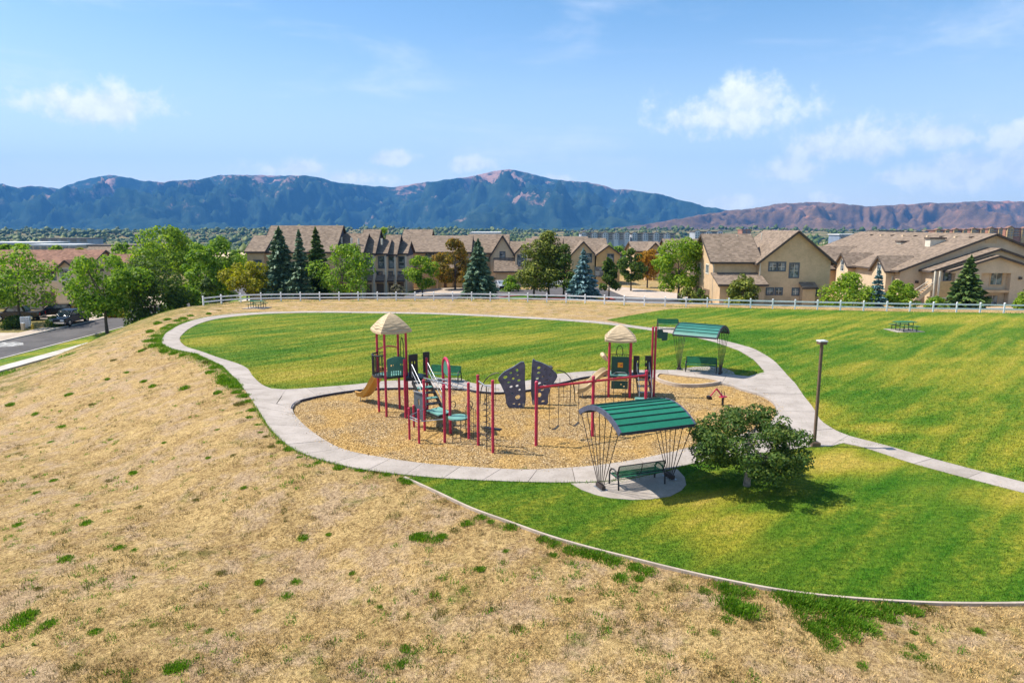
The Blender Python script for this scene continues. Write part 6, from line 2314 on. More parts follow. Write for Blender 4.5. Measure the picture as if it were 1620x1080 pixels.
T_('bush', 195, 92, 487, 22, 'leaf_yellow', 'olive-gold shrub on the far roadside beside the golden one', 60, nleaf=500, leaf=.24, zb=.1)
T_('bush', 82, 83, 500, 26, 'leaf_dark', 'clipped dark hedge bush beside the mail cabinet', 61, nleaf=600, leaf=.22, zb=.1)
T_('bush', 18, 82, 500, 44, 'leaf_dark', 'long dark clipped hedge at the left edge', 62, nleaf=1000, leaf=.22, zb=.1)
T_('round', 130, 150, 393, 24, 'leaf_yellow', 'small yellowish tree beyond the reddish roof', 63, nleaf=700, leaf=.4)
T_('round', 1300, 130, 425, 30, 'leaf_dark', 'dark tree in the gap behind the gabled house', 64, nleaf=700, leaf=.4)

# the round tree on the near lawn
g = Gz(1181, 768, 0.03)
broadleaf('small_round_tree', (g.x, g.y, 0.02), 2.86, 2.2, MAT['leaf_near'], 'small dark green round tree on the near lawn beside the shelter', 'round', 22000, 0.105, 0.82, 71, 1, 'bark_pale', group=None, trunk_r=0.105, lobes=62, lobe_k=.56)
t = MB((g.x, g.y, .02))
rng = np.random.default_rng(3)

# ------------------------------------------------------------------ weeds on the bank
def weed_mesh(seed, n, R, H, wd):
    rng = np.random.default_rng(seed)
    a = rng.uniform(0, 2 * math.pi, n)
    q = R * rng.uniform(0, 1, n) ** 0.6
    x, y = q * np.cos(a), q * np.sin(a)
    cc = rng.normal(0, R * .24, (5, 2))
    ci = rng.integers(0, 5, n)
    x, y = x * .6 + cc[ci, 0], y * .6 + cc[ci, 1]
    out = 0.55 + 0.6 * q / R
    h = H * rng.uniform(.5, 1.1, n) * (1.15 - 0.6 * q / R)
    lean = rng.uniform(.1, .9, n) * out * h
    da = a + rng.normal(0, .6, n)
    tx, ty = x + np.cos(da) * lean, y + np.sin(da) * lean
    px, py = -np.sin(da) * wd / 2, np.cos(da) * wd / 2
    z0 = np.full(n, -0.03)
    mid = 0.55
    V = np.stack([np.stack([x - px, y - py, z0], 1), np.stack([x + px, y + py, z0], 1),
                  np.stack([x * (1 - mid) + tx * mid + px * 1.3, y * (1 - mid) + ty * mid + py * 1.3, h * .7], 1), np.stack([tx, ty, h], 1)], 1)
    return np_mesh('weed_clump', V.reshape(-1, 3), np.arange(4 * n))


weed_me = [weed_mesh(100 + k, 360, .32, .10, .016) for k in range(4)]
for m in weed_me:
    m.materials.append(MAT['weed'])
weed_me2 = [weed_mesh(110 + k, 220, .34, .085, .013) for k in range(3)]
for m in weed_me2:
    m.materials.append(MAT['weed_olive'])
WEEDS = [(481, 851, 1.1), (450, 945, 1.3), (408, 968, .8), (521, 1018, .9), (408, 920, .8), (470, 920, .9), (520, 845, .6), (221, 803, 1.0), (133, 828, 1.3), (98, 675, 1.2), (82, 700, 1.2), (65, 708, 1.0), (240, 612, .9), (292, 614, 1.0), (228, 604, .7),
         (372, 720, .9), (388, 770, .7), (330, 724, .7), (285, 738, .7), (175, 760, .9), (212, 748, .9), (120, 800, .8), (105, 885, 1.1), (30, 985, 1.5), (52, 972, 1.3), (75, 990, 1.2), (150, 1000, 1.1), (120, 1055, 1.0), (265, 1060, 1.2), (280, 1055, 1.1), (245, 990, .7),
         (672, 849, 1.3), (660, 847, 1.2), (688, 852, 1.3), (700, 848, 1.0), (719, 838, 1.1), (740, 826, 1.1), (760, 820, 1.0), (776, 825, .7), (701, 970, 1.0), (640, 1022, .9), (638, 1048, .9), (720, 1030, .6), (575, 833, .7), (800, 870, .6),
         (808, 832, 1.2), (860, 853, 1.3), (875, 860, 1.2), (900, 868, 1.3), (915, 872, 1.4), (930, 876, 1.4), (945, 880, 1.4), (958, 884, 1.4), (975, 890, 1.2), (1003, 896, 1.2), (1020, 903, 1.2), (878, 877, .8), (985, 915, 1.0), (1010, 915, .8), (1065, 930, .9), (1110, 935, 1.1), (1140, 930, 1.3), (1155, 935, 1.2), (1175, 936, 1.4), (1185, 940, 1.3),
         (1150, 955, 1.6), (1163, 962, 1.8), (1180, 966, 1.6), (1145, 978, .9), (1245, 945, 1.6), (1260, 950, 1.8), (1275, 955, 1.8), (1290, 958, 1.7), (1305, 958, 1.7), (1320, 960, 1.8), (1265, 968, 1.5), (1335, 964, 1.7), (1350, 962, 1.6), (1365, 964, 1.6), (1380, 966, 1.5),
         (1300, 985, 1.6), (1320, 985, 1.6), (1340, 982, 1.6), (1355, 985, 1.6), (1370, 992, 1.6), (1385, 1000, 1.4), (1300, 1000, 1.4), (1315, 1012, 1.3), (1335, 1000, 1.5), (1310, 1022, 1.0), (1285, 992, 1.2), (1398, 962, 1.3), (1415, 968, 1.4), (1430, 965, 1.3), (1445, 968, 1.2), (1465, 962, 1.0), (1410, 978, 1.1),
         (1544, 998, .8), (1445, 1000, .6), (1410, 1028, .9), (1435, 1036, 1.0), (1450, 1040, .8), (1440, 1024, .9), (1470, 1055, 1.1), (1462, 1040, .9), (1410, 1015, .6), (1130, 1000, .7), (1140, 1060, .9), (1360, 1050, .7),
         (250, 540, 1.3), (246, 532, 1.4), (242, 548, 1.2), (262, 556, 1.1), (310, 562, 1.1), (318, 568, .9), (340, 582, 1.2), (355, 604, 1.5), (365, 606, 1.5), (345, 622, 1.0), (372, 612, 1.2), (385, 628, 1.2), (392, 636, 1.1), (398, 650, 1.0), (420, 690, .8), (440, 700, .9), (458, 710, 1.3), (535, 740, 1.1), (595, 748, 1.0), (570, 745, .8), (610, 752, .9),
         (645, 762, 1.2), (655, 762, 1.2), (635, 757, 1.0), (270, 515, 1.3), (280, 508, 1.3), (290, 505, 1.2), (258, 520, 1.4), (300, 500, 1.1), (330, 497, 1.1), (345, 492, 1.0), (225, 555, .9), (200, 590, .7), (170, 600, .7), (145, 640, .8), (300, 660, .6), (345, 680, .7), (260, 700, .6), (310, 790, .7), (60, 780, .8), (30, 830, .9), (85, 760, .8), (236, 540, 1.2), (240, 525, 1.2), (252, 512, 1.2), (265, 506, 1.1), (230, 552, 1.0), (255, 548, 1.1), (275, 560, 1.0), (290, 562, 1.0), (325, 574, 1.0), (335, 590, 1.1), (350, 596, 1.1), (375, 622, 1.0), (380, 640, .9), (396, 660, .9), (408, 672, .8), (412, 684, .8), (430, 706, .9), (475, 724, .9), (500, 732, .8), (12, 905, .9), (60, 930, .7), (190, 865, .8), (215, 870, .7), (300, 850, .6), (350, 905, .7), (560, 905, .7), (600, 960, .6), (760, 900, .7), (820, 990, .6), (900, 950, .7), (950, 1010, .7), (330, 1000, .8), (200, 935, .8), (20, 640, .8), (55, 655, .8), (110, 625, .8), (180, 570, .8)]
for k, (px, py, s) in enumerate(WEEDS):
    p = G(px, py)
    olive = (k % 4 == 3) and s < 1.2
    me = (weed_me2[k % 3] if olive else weed_me[k % 4])
    o = bpy.data.objects.new('weed_clump', me)
    COL.objects.link(o)
    o.location = (p.x, p.y, p.z)
    sc = s * random.uniform(.8, 1.1) * (1.35 if py < 660 else 0.9)
    o.scale = (sc, sc, sc * random.uniform(.8, 1.15) * (1.7 if py < 660 else 1.0))
    o.rotation_euler = (0, 0, random.uniform(0, 6.28))
    pv2 = Vector((p.x, p.y))
    where = 'beside the pale mowing edge' if min((pv2 - c_).length for c_ in cs) < 1.5 else ('at the outer edge of the concrete path' if min((pv2 - c_).length for c_ in path_out) < 2.2 else ('on the upper bank towards the street' if py < 720 else 'on the open dry bank'))
    if olive:
        tag(o, 'dull olive weed clump growing ' + where, 'weed', 'olive weed clumps ' + where)
    else:
        tag(o, 'green weed clump growing ' + where, 'weed', 'green weed clumps ' + where)


# ------------------------------------------------------------------ grass blades (uncountable)
def blades(name, pts, z, hgt, wd, mat, rng, spread=1.0):
    n = len(pts)
    a = rng.uniform(0, 2 * math.pi, n)
    h = hgt * rng.uniform(.5, 1.2, n)
    ln = h * rng.uniform(.2, 1.1, n) * spread
    w = wd * rng.uniform(.7, 1.3, n) / 2
    tx, ty = np.cos(a) * ln, np.sin(a) * ln
    px, py = -np.sin(a) * w, np.cos(a) * w
    V = np.stack([np.stack([pts[:, 0] - px, pts[:, 1] - py, z - .01], 1), np.stack([pts[:, 0] + px, pts[:, 1] + py, z - .01], 1), np.stack([pts[:, 0] + tx, pts[:, 1] + ty, z + h], 1)], 1)
    me = np_mesh(name, V.reshape(-1, 3), np.arange(3 * n), 3)
    return tag(link_mesh(name, me, mat), kind='stuff')


def in_view(p, m=1.03):
    zc = p[:, 1] * CP - (p[:, 2] - CAMZ) * SP
    x = 810 + 1080 * p[:, 0] / zc
    y = 540 - 1080 * (p[:, 1] * SP + (p[:, 2] - CAMZ) * CP) / zc
    return (x > -60) & (x < 1680) & (y < 1130)


def scatter(n, box, polys_in=None, polys_out=(), dens_r=None, margin=0.0):
    rng = RNG
    x = rng.uniform(box[0], box[1], n)
    y = rng.uniform(box[2], box[3], n)
    keep = np.ones(n, bool)
    if dens_r:
        r = np.hypot(x, y)
        keep &= rng.uniform(0, 1, n) < np.minimum(1, (dens_r / r) ** 2)
    x, y = x[keep], y[keep]
    if polys_in is not None:
        k = poly_sd(x, y, polys_in) < -margin
        x, y = x[k], y[k]
    for p in polys_out:
        k = poly_sd(x, y, p) > 0.03
        x, y = x[k], y[k]
    z = height(x, y)
    P = np.stack([x, y, z], 1)
    return P[in_view(P)]


hard = [np.array([tuple(p) for p in P2(a) + list(reversed(P2(b)))]) for a, b in ((loop_in_px, loop_out_px), (bot_mul_px, bot_out_px), (top_mul_px, top_lawn_px))]
D_ = scatter(2000000, (-44, 24, 8, 62), None, mow_polys + hard, dens_r=15)
D_ = D_[D_[:, 0] > -43.2]
cl = np.array([mnoise.noise(Vector((p[0] * 1.1, p[1] * 1.1, 0))) for p in D_[::1]]) if len(D_) < 260000 else RNG.uniform(-.5, .5, len(D_))
D1 = D_[cl + RNG.uniform(-.3, .3, len(D_)) > 0.02]
blades('dry_grass_straw', D1, D1[:, 2] + .015, .062, .013, MAT['dry_blades'], RNG, 1.4)
MAT['brown_tuft'] = leaf_mat('brown_tufts', [(0.055, 0.042, 0.012), (0.150, 0.115, 0.030), (0.320, 0.230, 0.085)], trans=.2, clump=2.0)
T2_ = scatter(60000, (-43, 24, 8, 60), None, mow_polys + hard, dens_r=14)
sel = np.array([mnoise.noise(Vector((p[0] * .45, p[1] * .45, 4.0))) for p in T2_]) + RNG.uniform(-.25, .25, len(T2_)) > 0.02
T2_ = T2_[sel]
big = np.repeat(T2_, 16, axis=0)
off = RNG.normal(0, .075, (len(big), 2))
big[:, :2] += off
blades('dry_grass_tufts', big, big[:, 2], .085, .015, MAT['brown_tuft'], RNG, 1.0)
aprons = [np.array([tuple(p) for p in P2(q)]) for q in ([(903, 766), (920, 776), (945, 785), (968, 789.5), (1000, 792), (1030, 791), (1060, 786.5), (1078, 777), (1085.5, 768), (1083, 756), (1071, 743), (1000, 755)], list(plz_l_px) + list(reversed(plz_r_px)), rgt_l_px + list(reversed(rgt_r_px)))]
F_ = scatter(260000, (-43.3, -33, 36, 84), None, hard, dens_r=48)
sel = np.array([mnoise.noise(Vector((p[0] * .35, p[1] * .22, 3.0))) for p in F_]) + RNG.uniform(-.2, .2, len(F_)) > 0.30 + (F_[:, 0] + 42.5) * .07
F_ = F_[sel]
blades('bank_foot_grass', F_, F_[:, 2], .16, .05, MAT['weed'], RNG, .9)
T3_ = scatter(50000, (-43, 24, 8, 66), None, mow_polys + hard, dens_r=16)
sel = np.array([mnoise.noise(Vector((p[0] * .3, p[1] * .3, 9.0))) for p in T3_]) + RNG.uniform(-.3, .3, len(T3_)) > 0.24 - .10 * (T3_[:, 0] < -8)
T3_ = T3_[sel]
big = np.repeat(T3_, 14, axis=0)
big[:, :2] += RNG.normal(0, .07, (len(big), 2))
blades('olive_grass_tufts', big, big[:, 2], .10, .016, MAT['weed_olive'], RNG, 1.0)
G_ = scatter(15000, (-43, 24, 8, 60), None, mow_polys + hard, dens_r=16)
G_ = G_[np.array([mnoise.noise(Vector((p[0] * .22, p[1] * .22, 19.0))) for p in G_]) + RNG.uniform(-.3, .3, len(G_)) > 0.16 - .1 * (G_[:, 0] < -8)]
big = np.repeat(G_, 26, axis=0)
big[:, :2] += RNG.normal(0, .085, (len(big), 2))
blades('small_green_tufts', big, big[:, 2], .09, .024, MAT['weed'], RNG, 1.0)
L_ = scatter(900000, (-5, 24, 13, 30), mow_polys[1], aprons, dens_r=16, margin=.03)
blades('near_lawn_grass', L_, L_[:, 2] + .03, .055, .016, MAT['lawn_blades'], RNG, .9)
L_ = np.concatenate([scatter(520000, (-30, 20, 36, 76), mow_polys[0], [], dens_r=40), scatter(700000, (8, 50, 20, 76), mow_polys[2], [], dens_r=32)])
blades('field_lawn_grass', L_, L_[:, 2] + .03, .07, .03, MAT['lawn_blades'], RNG, .9)
# ragged grass along the path edges
edge = []
for ch, sgn in ((smooth_chain(P2(bot_out_px), 6), 1), (smooth_chain(P2(loop_out_px[14:]), 6), 1), (smooth_chain(P2(loop_out_px[17:]), 6), 2)):
    for a, b in zip(ch[:-1], ch[1:]):
        n = int((b - a).length * (150 if sgn == 1 else 520))
        for k in range(n):
            p = a.lerp(b, random.random())
            d = (b - a).normalized()
            s = Vector((d.y, -d.x)) * random.gauss(0, .10 if sgn == 1 else .5)
            q = p - s if ch is not None else p
            edge.append((q.x, q.y))
for a, b in zip(fence_line[:-1], fence_line[1:]):
    for k in range(int((b - a).length * 70)):
        p = a.lerp(b, random.random())
        edge.append((p.x, p.y - .15 + random.gauss(0, .28)))
edge = np.array(edge)
hh_ = np.ones(len(edge), bool)
for p in hard:
    hh_ &= poly_sd(edge[:, 0], edge[:, 1], p) > 0.01
edge = edge[hh_]
z_ = height(edge[:, 0], edge[:, 1])
blades('path_edge_grass', np.stack([edge[:, 0], edge[:, 1], z_], 1), z_, .13, .028, MAT['weed'], RNG, .8)

# loose wood chips on the play surface
M_ = scatter(210000, (-16, 15, 23, 44), mow_polys[3], [], dens_r=30, margin=.05)
sp = np.array([tuple(mulch_poly[k].lerp(mulch_poly[(k + 1) % len(mulch_poly)], random.random())) for k in range(len(mulch_poly)) for _ in range(90)]) + RNG.normal(0, .22, (90 * len(mulch_poly), 2))
sp = sp[poly_sd(sp[:, 0], sp[:, 1], mow_polys[3]) > 0.05]
n0 = len(M_)
M_ = np.concatenate([M_, np.stack([sp[:, 0], sp[:, 1], np.zeros(len(sp))], 1)])
n = len(M_)
zc_ = np.where(np.arange(n) < n0, -0.048, 0.058)
nr = RNG.normal(size=(n, 3)) * .35 + np.array([0, 0, 1])
V = quads(np.stack([M_[:, 0], M_[:, 1], zc_ + RNG.uniform(0, .02, n) * (np.arange(n) < n0)], 1), nr, RNG.uniform(.038, .076, n), RNG, 1.0)
MAT['chip'] = bpy.data.materials.new('wood_chips')
MAT['chip'].use_nodes = True
N = NT(MAT['chip'].node_tree)
g_ = N.n('ShaderNodeNewGeometry')
wear = N.smooth(N.noise(g_.outputs['Position'], 0.42, 5, 0.6, 0.4), 0.42, 0.60)
ri = g_.outputs['Random Per Island']
ca = N.mix(N.smooth(ri, 0.0, 0.5), (0.09, 0.055, 0.025), N.mix(N.smooth(ri, .45, 1.0), (0.37, 0.255, 0.135), (0.74, 0.58, 0.36)))
cb_ = N.mix(ri, (0.30, 0.165, 0.04), (0.76, 0.50, 0.17))
bs = MAT['chip'].node_tree.nodes['Principled BSDF']
N.t.links.new(N.mix(N.math('MULTIPLY', wear, .8), ca, cb_), bs.inputs['Base Color'])
bs.inputs['Roughness'].default_value = 0.9
bs.inputs['Specular IOR Level'].default_value = 0.1
tag(link_mesh('loose_wood_chips', leaf_mesh('loose_wood_chips', V), MAT['chip']), kind='stuff')

# ------------------------------------------------------------------ trees of the estates further out
proto = []
for k, (mt, sh) in enumerate((('leaf_green', 'round'), ('leaf_lime', 'oval'), ('leaf_dark', 'round'), ('leaf_dark', 'pine'), ('leaf_yellow', 'round'))):
    rng = np.random.default_rng(300 + k)
    L = crown_lobes(rng, 3.6, 8.0, 1.6, 26, sh)
    n = 700
    idx = rng.integers(0, len(L), n)
    d = rng.normal(size=(n, 3))
    d[:, 2] += .3
    d /= np.linalg.norm(d, axis=1, keepdims=True)
    pos = L[idx, :3] + d * (L[idx, 3] * rng.uniform(.6, 1.08, n))[:, None]
    me = leaf_mesh('crown', quads(pos, d + .5 * rng.normal(size=(n, 3)) + np.array([0, 0, .35]), .95 * rng.uniform(.6, 1.3, n), rng, .85))
    me.materials.append(MAT[mt])
    tm = MB().tube([(0, 0, -.3), (0, 0, 2.2), (0, 0, 6)], [.26, .2, .06], 6).build('trunk', MAT['bark'])
    tme = tm.data
    bpy.data.objects.remove(tm)
    proto.append((me, tme))
rr2 = random.Random(12)
placed = []
while len(placed) < 210:
    r = math.exp(rr2.uniform(math.log(160), math.log(520)))
    a = rr2.uniform(-.68, .68)
    x, y = r * math.sin(a), r * math.cos(a)
    if any((x - p) ** 2 + (y - q) ** 2 < 36 for p, q in placed):
        continue
    if abs(a) < .5 and r < 205:
        continue
    if a > -.25 and rr2.random() < .45:
        continue
    placed.append((x, y))
    me, tme = proto[rr2.choice((0, 0, 1, 2, 2, 3, 0, 2, 4))]
    side = 'left of the townhouses' if a < -.3 else ('right of the gabled house' if a > .32 else 'behind the townhouses')
    root = empty('estate_tree', (x, y, hz(x, y)), rr2.uniform(0, 6.28), 'small distant garden tree ' + side, 'tree', 'distant garden trees ' + side)
    s_ = rr2.uniform(.65, 1.15)
    root.scale = (s_, s_, s_ * rr2.uniform(.8, 1.1))
    for nm, m_ in (('crown', me), ('trunk', tme)):
        o = bpy.data.objects.new(nm, m_)
        COL.objects.link(o)
        o.parent = root
# ------------------------------------------------------------------ far country
MAT['far_green'] = leaf_mat('far_tree_greens', [(0.020, 0.046, 0.008), (0.060, 0.10, 0.014), (0.15, 0.165, 0.03)], trans=0.0, clump=.012)
MAT['far_white'] = pmat('far_white_wall', (0.62, 0.62, 0.62), .9, .06, .1, coord='World')
MAT['far_grey'] = pmat('far_grey_wall', (0.40, 0.42, 0.46), .9, .08, .1, coord='World')
MAT['far_blue'] = pmat('far_blue_grey_wall', (0.24, 0.29, 0.38), .9, .08, .1, coord='World')
MAT['far_brick'] = pmat('far_brick_wall', (0.36, 0.17, 0.11), .9, .1, .1, coord='World')


def far_trees():
    # low-poly crowns: a 14-vertex blob each, jittered
    rng = np.random.default_rng(77)
    base, faces = [], []
    base = [(0, 0, 1)] + [(math.cos(a) * .8, math.sin(a) * .8, .55) for a in np.linspace(0, 2 * math.pi, 7)[:-1]] + [(math.cos(a + .5), math.sin(a + .5), 0) for a in np.linspace(0, 2 * math.pi, 7)[:-1]] + [(0, 0, -.6)]
    for k in range(6):
        k2 = (k + 1) % 6
        faces += [(0, 1 + k, 1 + k2), (1 + k, 7 + k, 1 + k2), (1 + k2, 7 + k, 7 + k2), (7 + k, 13, 7 + k2)]
    base = np.array(base)
    faces = np.array(faces)
    pts = []
    # denser on the wooded ridge, in rows of gardens nearer by
    while len(pts) < 20000:
        r = float(np.exp(rng.uniform(math.log(480), math.log(3300))))
        a = rng.uniform(-.9, .9)
        x, y = r * math.sin(a), r * math.cos(a)
        nv = mnoise.noise(Vector((x / 190, y / 190, 1))) + .5 * mnoise.noise(Vector((x / 60, y / 60, 2)))
        thr = -0.45 if r > 1500 else -.15
        if x / y > 0.05 and r > 700:
            thr += .42
        if nv + rng.uniform(-.35, .35) < thr:
            continue
        pts.append((x, y, r))
    pts = np.array(pts)
    z = height(pts[:, 0], pts[:, 1])
    n = len(pts)
    R = np.clip(rng.lognormal(1.0, .42, n), 1.2, 7) * np.where(pts[:, 2] > 1500, 1.3, 1.0)
    V = base[None] * R[:, None, None] * (1 + .28 * rng.normal(size=(n, 14, 1)))
    V[:, :, 2] *= rng.uniform(.8, 1.4, n)[:, None]
    V += np.stack([pts[:, 0], pts[:, 1], z + R * .7], 1)[:, None, :]
    F = (faces[None] + (np.arange(n) * 14)[:, None, None]).reshape(-1)
    o = link_mesh('distant_trees', np_mesh('distant_trees', V.reshape(-1, 3), F, 3), MAT['far_green'])
    tag(o, kind='stuff')


far_trees()


def far_house(x, y, rz, w, d, h, rh, wall, roof, label, group):
    z = hz(x, y)
    root = empty('distant_house', (x, y, z), rz, label, 'house', group)
    MB().prism([(-w / 2, -d / 2, -2), (-w / 2, d / 2, -2), (-w / 2, d / 2, h), (-w / 2, 0, h + rh), (-w / 2, -d / 2, h)], (w, 0, 0)).build('wall', MAT[wall], root)
    mb = MB()
    for s in (-1, 1):
        mb.prism([(-w / 2 - .4, 0, h + rh + .05), (-w / 2 - .4, s * (d / 2 + .5), h - .3), (-w / 2 - .4, s * (d / 2 + .5), h), (-w / 2 - .4, 0, h + rh + .3)], (w + .8, 0, 0))
    mb.build('roof', MAT[roof], root)
    mb = None
    for k in range(3):
        xx = -w / 2 + w * (k + .5) / 3
        MB().box((xx, -d / 2 - .03, h * .6), (1.4, .08, 1.5)).build('window', MAT['glass'], root)
    return root


rr = random.Random(31)
cnt = 0
used = []
protos = []
while cnt < 200:
    r = math.exp(rr.uniform(math.log(205), math.log(1700)))
    a = rr.uniform(-.68, .68)
    x, y = r * math.sin(a), r * math.cos(a)
    if any((x - p) ** 2 + (y - q) ** 2 < 20 ** 2 for p, q in used):
        continue
    if r < 240 and -.5 < a < .62:
        continue
    used.append((x, y))
    side = 'left' if a < -.2 else ('right' if a > .2 else 'middle')
    rot = rr.uniform(-.5, .5) + (math.pi / 2 if rr.random() < .4 else 0)
    lab, grp = 'small distant suburban house in the %s part of the plain' % side, 'distant houses, %s part of the plain' % side
    if len(protos) < 14:
        wall = ['stucco_lt', 'far_white', 'stucco', 'stucco_grey', 'stucco_gold'][len(protos) % 5]
        roof = ['shingle', 'shingle_grey', 'shingle_red', 'stucco_lt'][len(protos) % 4]
        hs_ = far_house(x, y, rot, rr.uniform(11, 17), rr.uniform(9, 12), rr.uniform(4.5, 6.2), rr.uniform(2, 3.2), wall, roof, lab, grp)
        protos.append(hs_)
    else:
        o = copy_tree(rr.choice(protos))
        o.location = (x, y, hz(x, y))
        o.rotation_euler = (0, 0, rot)
        tag(o, lab, 'house', grp)
    cnt += 1


def far_block(px0, px1, py0, py1, Y, wall, label, units=0, flat=True, accent=None, name='distant_building', roofc='shingle_grey', cat='building', dep=18):
    x0, x1 = X_(px0, Y, 0), X_(px1, Y, 0)
    z0, z1 = Zat(Y, py1), Zat(Y, py0)
    root = empty(name, ((x0 + x1) / 2, Y, z0), 0, label, cat)
    org = root.location.copy()
    MB(org).bb(x0, x1, Y, Y + dep, z0 - 14, z1).build('wall', MAT[wall], root)
    MB(org).bb(x0 - .6, x1 + .6, Y - .6, Y + dep + .6, z1 + .01, z1 + .8).build('roof', MAT[roofc], root)
    if units:
        wd = (x1 - x0) / units
        hgt = z1 - z0
        for k in range(units):
            xa = x0 + wd * k
            if accent and k % 2 == 0:
                # a gabled, paler bay standing forward of the wall
                xm = xa + wd * .5
                hb_ = hgt * (.10 if k % 4 == 0 else .02)
                bay = MB(org).prism([(xm - wd * .42, Y - 1.8, z0 - 6), (xm + wd * .42, Y - 1.8, z0 - 6), (xm + wd * .42, Y - 1.8, z1 + hb_), (xm, Y - 1.8, z1 + hb_ + wd * .22), (xm - wd * .42, Y - 1.8, z1 + hb_)], (0, 3.0, 0)).build('bay', MAT[accent], root)
                rb = MB(org)
                for s in (-1, 1):
                    rb.prism([(xm, Y - 2.2, z1 + hb_ + wd * .22 + .05), (xm + s * wd * .5, Y - 2.2, z1 + hb_ - wd * .05), (xm + s * wd * .5, Y - 2.2, z1 + hb_ - wd * .05 + .4), (xm, Y - 2.2, z1 + hb_ + wd * .22 + .45)], (0, 5.0, 0))
                rb.build('bay_roof', MAT[roofc], bay)
                for q in range(3):
                    zz = z0 + hgt * (q + .5) / 3
                    for s in (-1, 1):
                        MB(org).box((xm + s * wd * .2, Y - 1.86, zz), (wd * .2, .12, hgt * .16)).build('window', MAT['glass'], root)
            else:
                for q in range(3):
                    zz = z0 + hgt * (q + .5) / 3
                    MB(org).box((xa + wd * .5, Y - .06, zz), (wd * .62, .12, hgt * .15)).build('window', MAT['glass'], root)
                    MB(org).box((xa + wd * .5, Y - .5, zz - hgt * .13), (wd * .8, 1.0, hgt * .05)).build('balcony', MAT['far_white' if not roofc.startswith('shingle') else 'stucco'], root)
    return root


far_block(919, 996, 369.5, 379, 640, 'far_grey', 'left distant blue-grey apartment terrace with white bays', 9, accent='far_white')
far_block(999, 1068, 370, 380, 650, 'far_grey', 'right distant blue-grey apartment terrace with white bays', 8, accent='far_white')
far_block(1098, 1143, 367, 378, 700, 'far_grey', 'distant white and grey building above the gabled house', 5, accent='far_white')
far_block(1143, 1165, 371, 379, 690, 'far_white', 'small distant white building beside the grey one', 2)
far_block(1174, 1188, 364, 370, 900, 'far_brick', 'small distant orange-brown building on the ridge', 2, roofc='far_brick')
far_block(1390, 1428, 366, 375, 560, 'far_grey', 'distant grey office building behind the right roofs', 6)
far_block(1429, 1466, 367.5, 375, 565, 'far_white', 'distant pale office building right of the grey one', 5, accent='far_blue')
far_block(1328, 1362, 372, 380, 520, 'far_blue', 'distant low blue-roofed building in the right-hand gap', 3, roofc='far_white')
for k, (a, b, t) in enumerate(((1478, 1500, 365), (1506, 1528, 364.5), (1534, 1556, 363.5), (1562, 1584, 362.5), (1590, 1625, 362))):
    far_block(a, b, t, t + 12, 620 + 10 * k, 'far_brick', ['leftmost', 'second', 'middle', 'fourth', 'rightmost'][k] + ' of the five distant red-brown apartment blocks', 3, accent='stucco_gold', roofc='shingle_red')
far_block(-30, 66, 385.5, 393, 430, 'far_grey', 'long white-roofed commercial building at the far left', 8, roofc='far_white', dep=26)
far_block(40, 120, 389, 396, 380, 'stucco_lt', 'second white-roofed commercial building below the first one', 7, roofc='far_white', dep=16)
far_block(62, 138, 378, 382, 800, 'far_grey', 'far low grey-roofed building in the trees on the left', 5, dep=30)
far_block(140, 215, 390, 396, 330, 'far_grey', 'low grey storage building right of the reddish roof', 6, dep=24)
far_block(745, 790, 370, 376, 330, 'far_grey', 'flat pale roof behind the centre townhouses', 3, roofc='far_white', dep=30)


# ------------------------------------------------------------------ mountains
def mountain_mat(name, low, mid, rock, rock_amt, scale):
    m = bpy.data.materials.new(name)
    m.use_nodes = True
    t = m.node_tree
    N = NT(t)
    b = t.nodes['Principled BSDF']
    pos = N.n('ShaderNodeNewGeometry').outputs['Position']
    sep = N.n('ShaderNodeSeparateXYZ', ins={0: pos})
    n1 = N.noise(pos, scale, 8, .6, .4)
    n2 = N.noise(pos, scale * 6, 8, .68)
    col = N.mix(N.smooth(n2, .35, .65), low, mid)
    hgt = N.lin(sep.outputs['Z'], 0, 760)
    rk = N.math('ADD', N.math('ADD', N.math('MULTIPLY', n1, .52), N.math('MULTIPLY', n2, .60)), N.math('MULTIPLY', hgt, rock_amt))
    col = N.mix(N.math('MULTIPLY', N.smooth(rk, .675, .77), .9), col, rock)
    t.links.new(col, b.inputs['Base Color'])
    b.inputs['Roughness'].default_value = 1
    b.inputs['Specular IOR Level'].default_value = 0
    bp = N.n('ShaderNodeBump', ins={'Strength': .7, 'Distance': 40, 'Height': n2})
    t.links.new(bp.outputs[0], b.inputs['Normal'])
    return m


MAT['mtn'] = mountain_mat('forested_mountain', (0.014, 0.034, 0.024), (0.042, 0.070, 0.042), (0.42, 0.24, 0.18), 0.16, .0011)
MAT['mtn_red'] = mountain_mat('scrub_foothills', (0.10, 0.065, 0.035), (0.21, 0.12, 0.065), (0.50, 0.21, 0.11), 0.30, .0016)


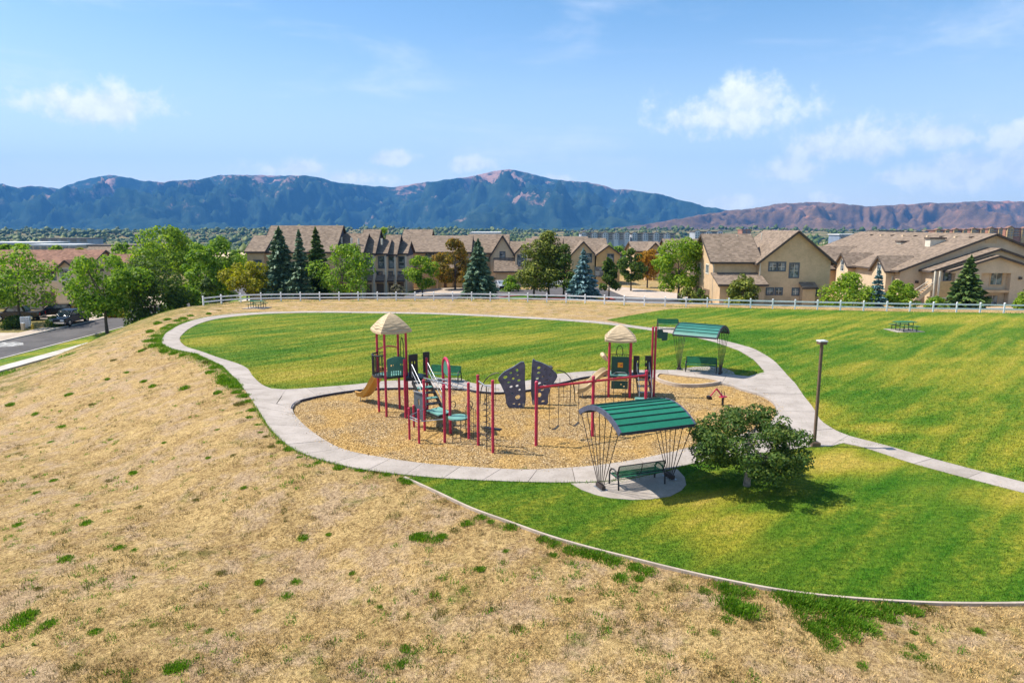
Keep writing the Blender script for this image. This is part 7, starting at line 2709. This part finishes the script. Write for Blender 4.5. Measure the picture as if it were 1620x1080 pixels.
def mountain(name, sky, D0, D1, Db, pxa, pxb, ncol, nrow, mat, amp, seed, base=-36):
    px = np.linspace(pxa, pxb, ncol)
    sx = np.array([p[0] for p in sky])
    sy = np.array([p[1] for p in sky])
    jag = np.array([1.9 * mnoise.noise(Vector((p / 26, seed, 0))) + 1.3 * mnoise.noise(Vector((p / 10, seed, 3))) + .7 * mnoise.noise(Vector((p / 4, seed, 5))) for p in px])
    py = np.interp(px, sx, sy) + jag
    tx = (px - 810) / 1080
    a = (540 - py) / 1080
    zr = np.array([CAMZ + D1 * (aa * CP - SP) / (CP + aa * SP) for aa in a])
    Xr = tx * (D1 * CP - (zr - CAMZ) * SP)
    V = []
    nback = 10
    for j in range(nrow + nback):
        if j < nrow:
            s = j / (nrow - 1)
            Y = D0 + (D1 - D0) * s
            prof = 0.10 * s + 0.90 * s ** 1.6
        else:
            s = 1 - (j - nrow + 1) / nback
            Y = D1 + (Db - D1) * (1 - s)
            prof = s
        for i in range(ncol):
            x = Xr[i] * (Y / D1)
            w = max(0.0, 4 * s * (1 - s)) ** .8 if j < nrow else 0
            p = Vector(((x * .80 + Y * .60) / 1500, (-x * .60 + Y * .80) / 1100, seed))
            rg = 1 - abs(mnoise.noise(p * 1.1)) * 2.0
            rg2 = 1 - abs(mnoise.noise(p * 2.7 + Vector((5, 1, 0)))) * 2.0
            rg3 = 1 - abs(mnoise.noise(p * 6.5 + Vector((2, 8, 0)))) * 2.0
            rg4 = 1 - abs(mnoise.noise(p * 14.0 + Vector((4, 3, 0)))) * 2.0
            dz = amp * w * (0.70 * (rg - .5) + 0.36 * (rg2 - .5) + .26 * (rg3 - .5) + .15 * (rg4 - .5))
            z = base + (zr[i] - base) * prof
            # never let a spur break the skyline as seen from the park
            lim = CAMZ + (zr[i] - CAMZ) * (Y / D1) - 4
            V.append((x, Y, min(z + dz, lim) if j < nrow - 1 else z))
    V = np.array(V)
    R = nrow + nback
    i, j = np.meshgrid(np.arange(ncol - 1), np.arange(R - 1))
    q = (j * ncol + i).ravel()
    F = np.stack([q, q + 1, q + 1 + ncol, q + ncol], 1).ravel()
    o = link_mesh(name, np_mesh(name, V, F), mat, smooth=True)
    tag(o, kind='structure')


SKY1 = [(-420, 300), (-200, 285), (-60, 296), (0, 291), (30, 297), (50, 294), (95, 298), (120, 288), (173, 276), (230, 286), (260, 288), (310, 284), (350, 276), (390, 276), (440, 279), (480, 277), (500, 280), (540, 291), (620, 296), (660, 290),
        (700, 285), (740, 280), (770, 273), (805, 268), (830, 273), (880, 285), (930, 289), (980, 299), (1040, 307), (1110, 325), (1150, 332), (1250, 338), (1400, 340), (1700, 335), (2050, 330)]
mountain('mountain_range', SKY1, 5900, 9300, 10300, -420, 2050, 640, 90, MAT['mtn'], 600, 3.3)
SKY2 = [(880, 366), (960, 362), (1040, 352), (1090, 343), (1150, 333), (1190, 329), (1230, 322), (1280, 320), (1320, 320), (1380, 327), (1420, 324), (1480, 321), (1540, 318), (1620, 319), (1720, 316), (1850, 324), (2050, 320)]
mountain('foothill_range', SKY2, 4700, 6200, 6900, 880, 2050, 400, 64, MAT['mtn_red'], 360, 7.7)

# ------------------------------------------------------------------ the air
hb = MB()
hb.bb(-11500, 11500, -600, 11200, -60, 1100)
hz_o = hb.build('haze', None)
tag(hz_o, kind='stuff')
hm = bpy.data.materials.new('haze_air')
hm.use_nodes = True
t = hm.node_tree
t.nodes.clear()
N = NT(t)
pv_ = N.n('ShaderNodeVolumePrincipled')
pv_.inputs['Color'].default_value = (0.12, 0.43, 1.0, 1)
pv_.inputs['Density'].default_value = 0.000068
pv_.inputs['Anisotropy'].default_value = 0.0
N.n('ShaderNodeOutputMaterial', ins={'Volume': pv_.outputs[0]})
hz_o.data.materials.append(hm)
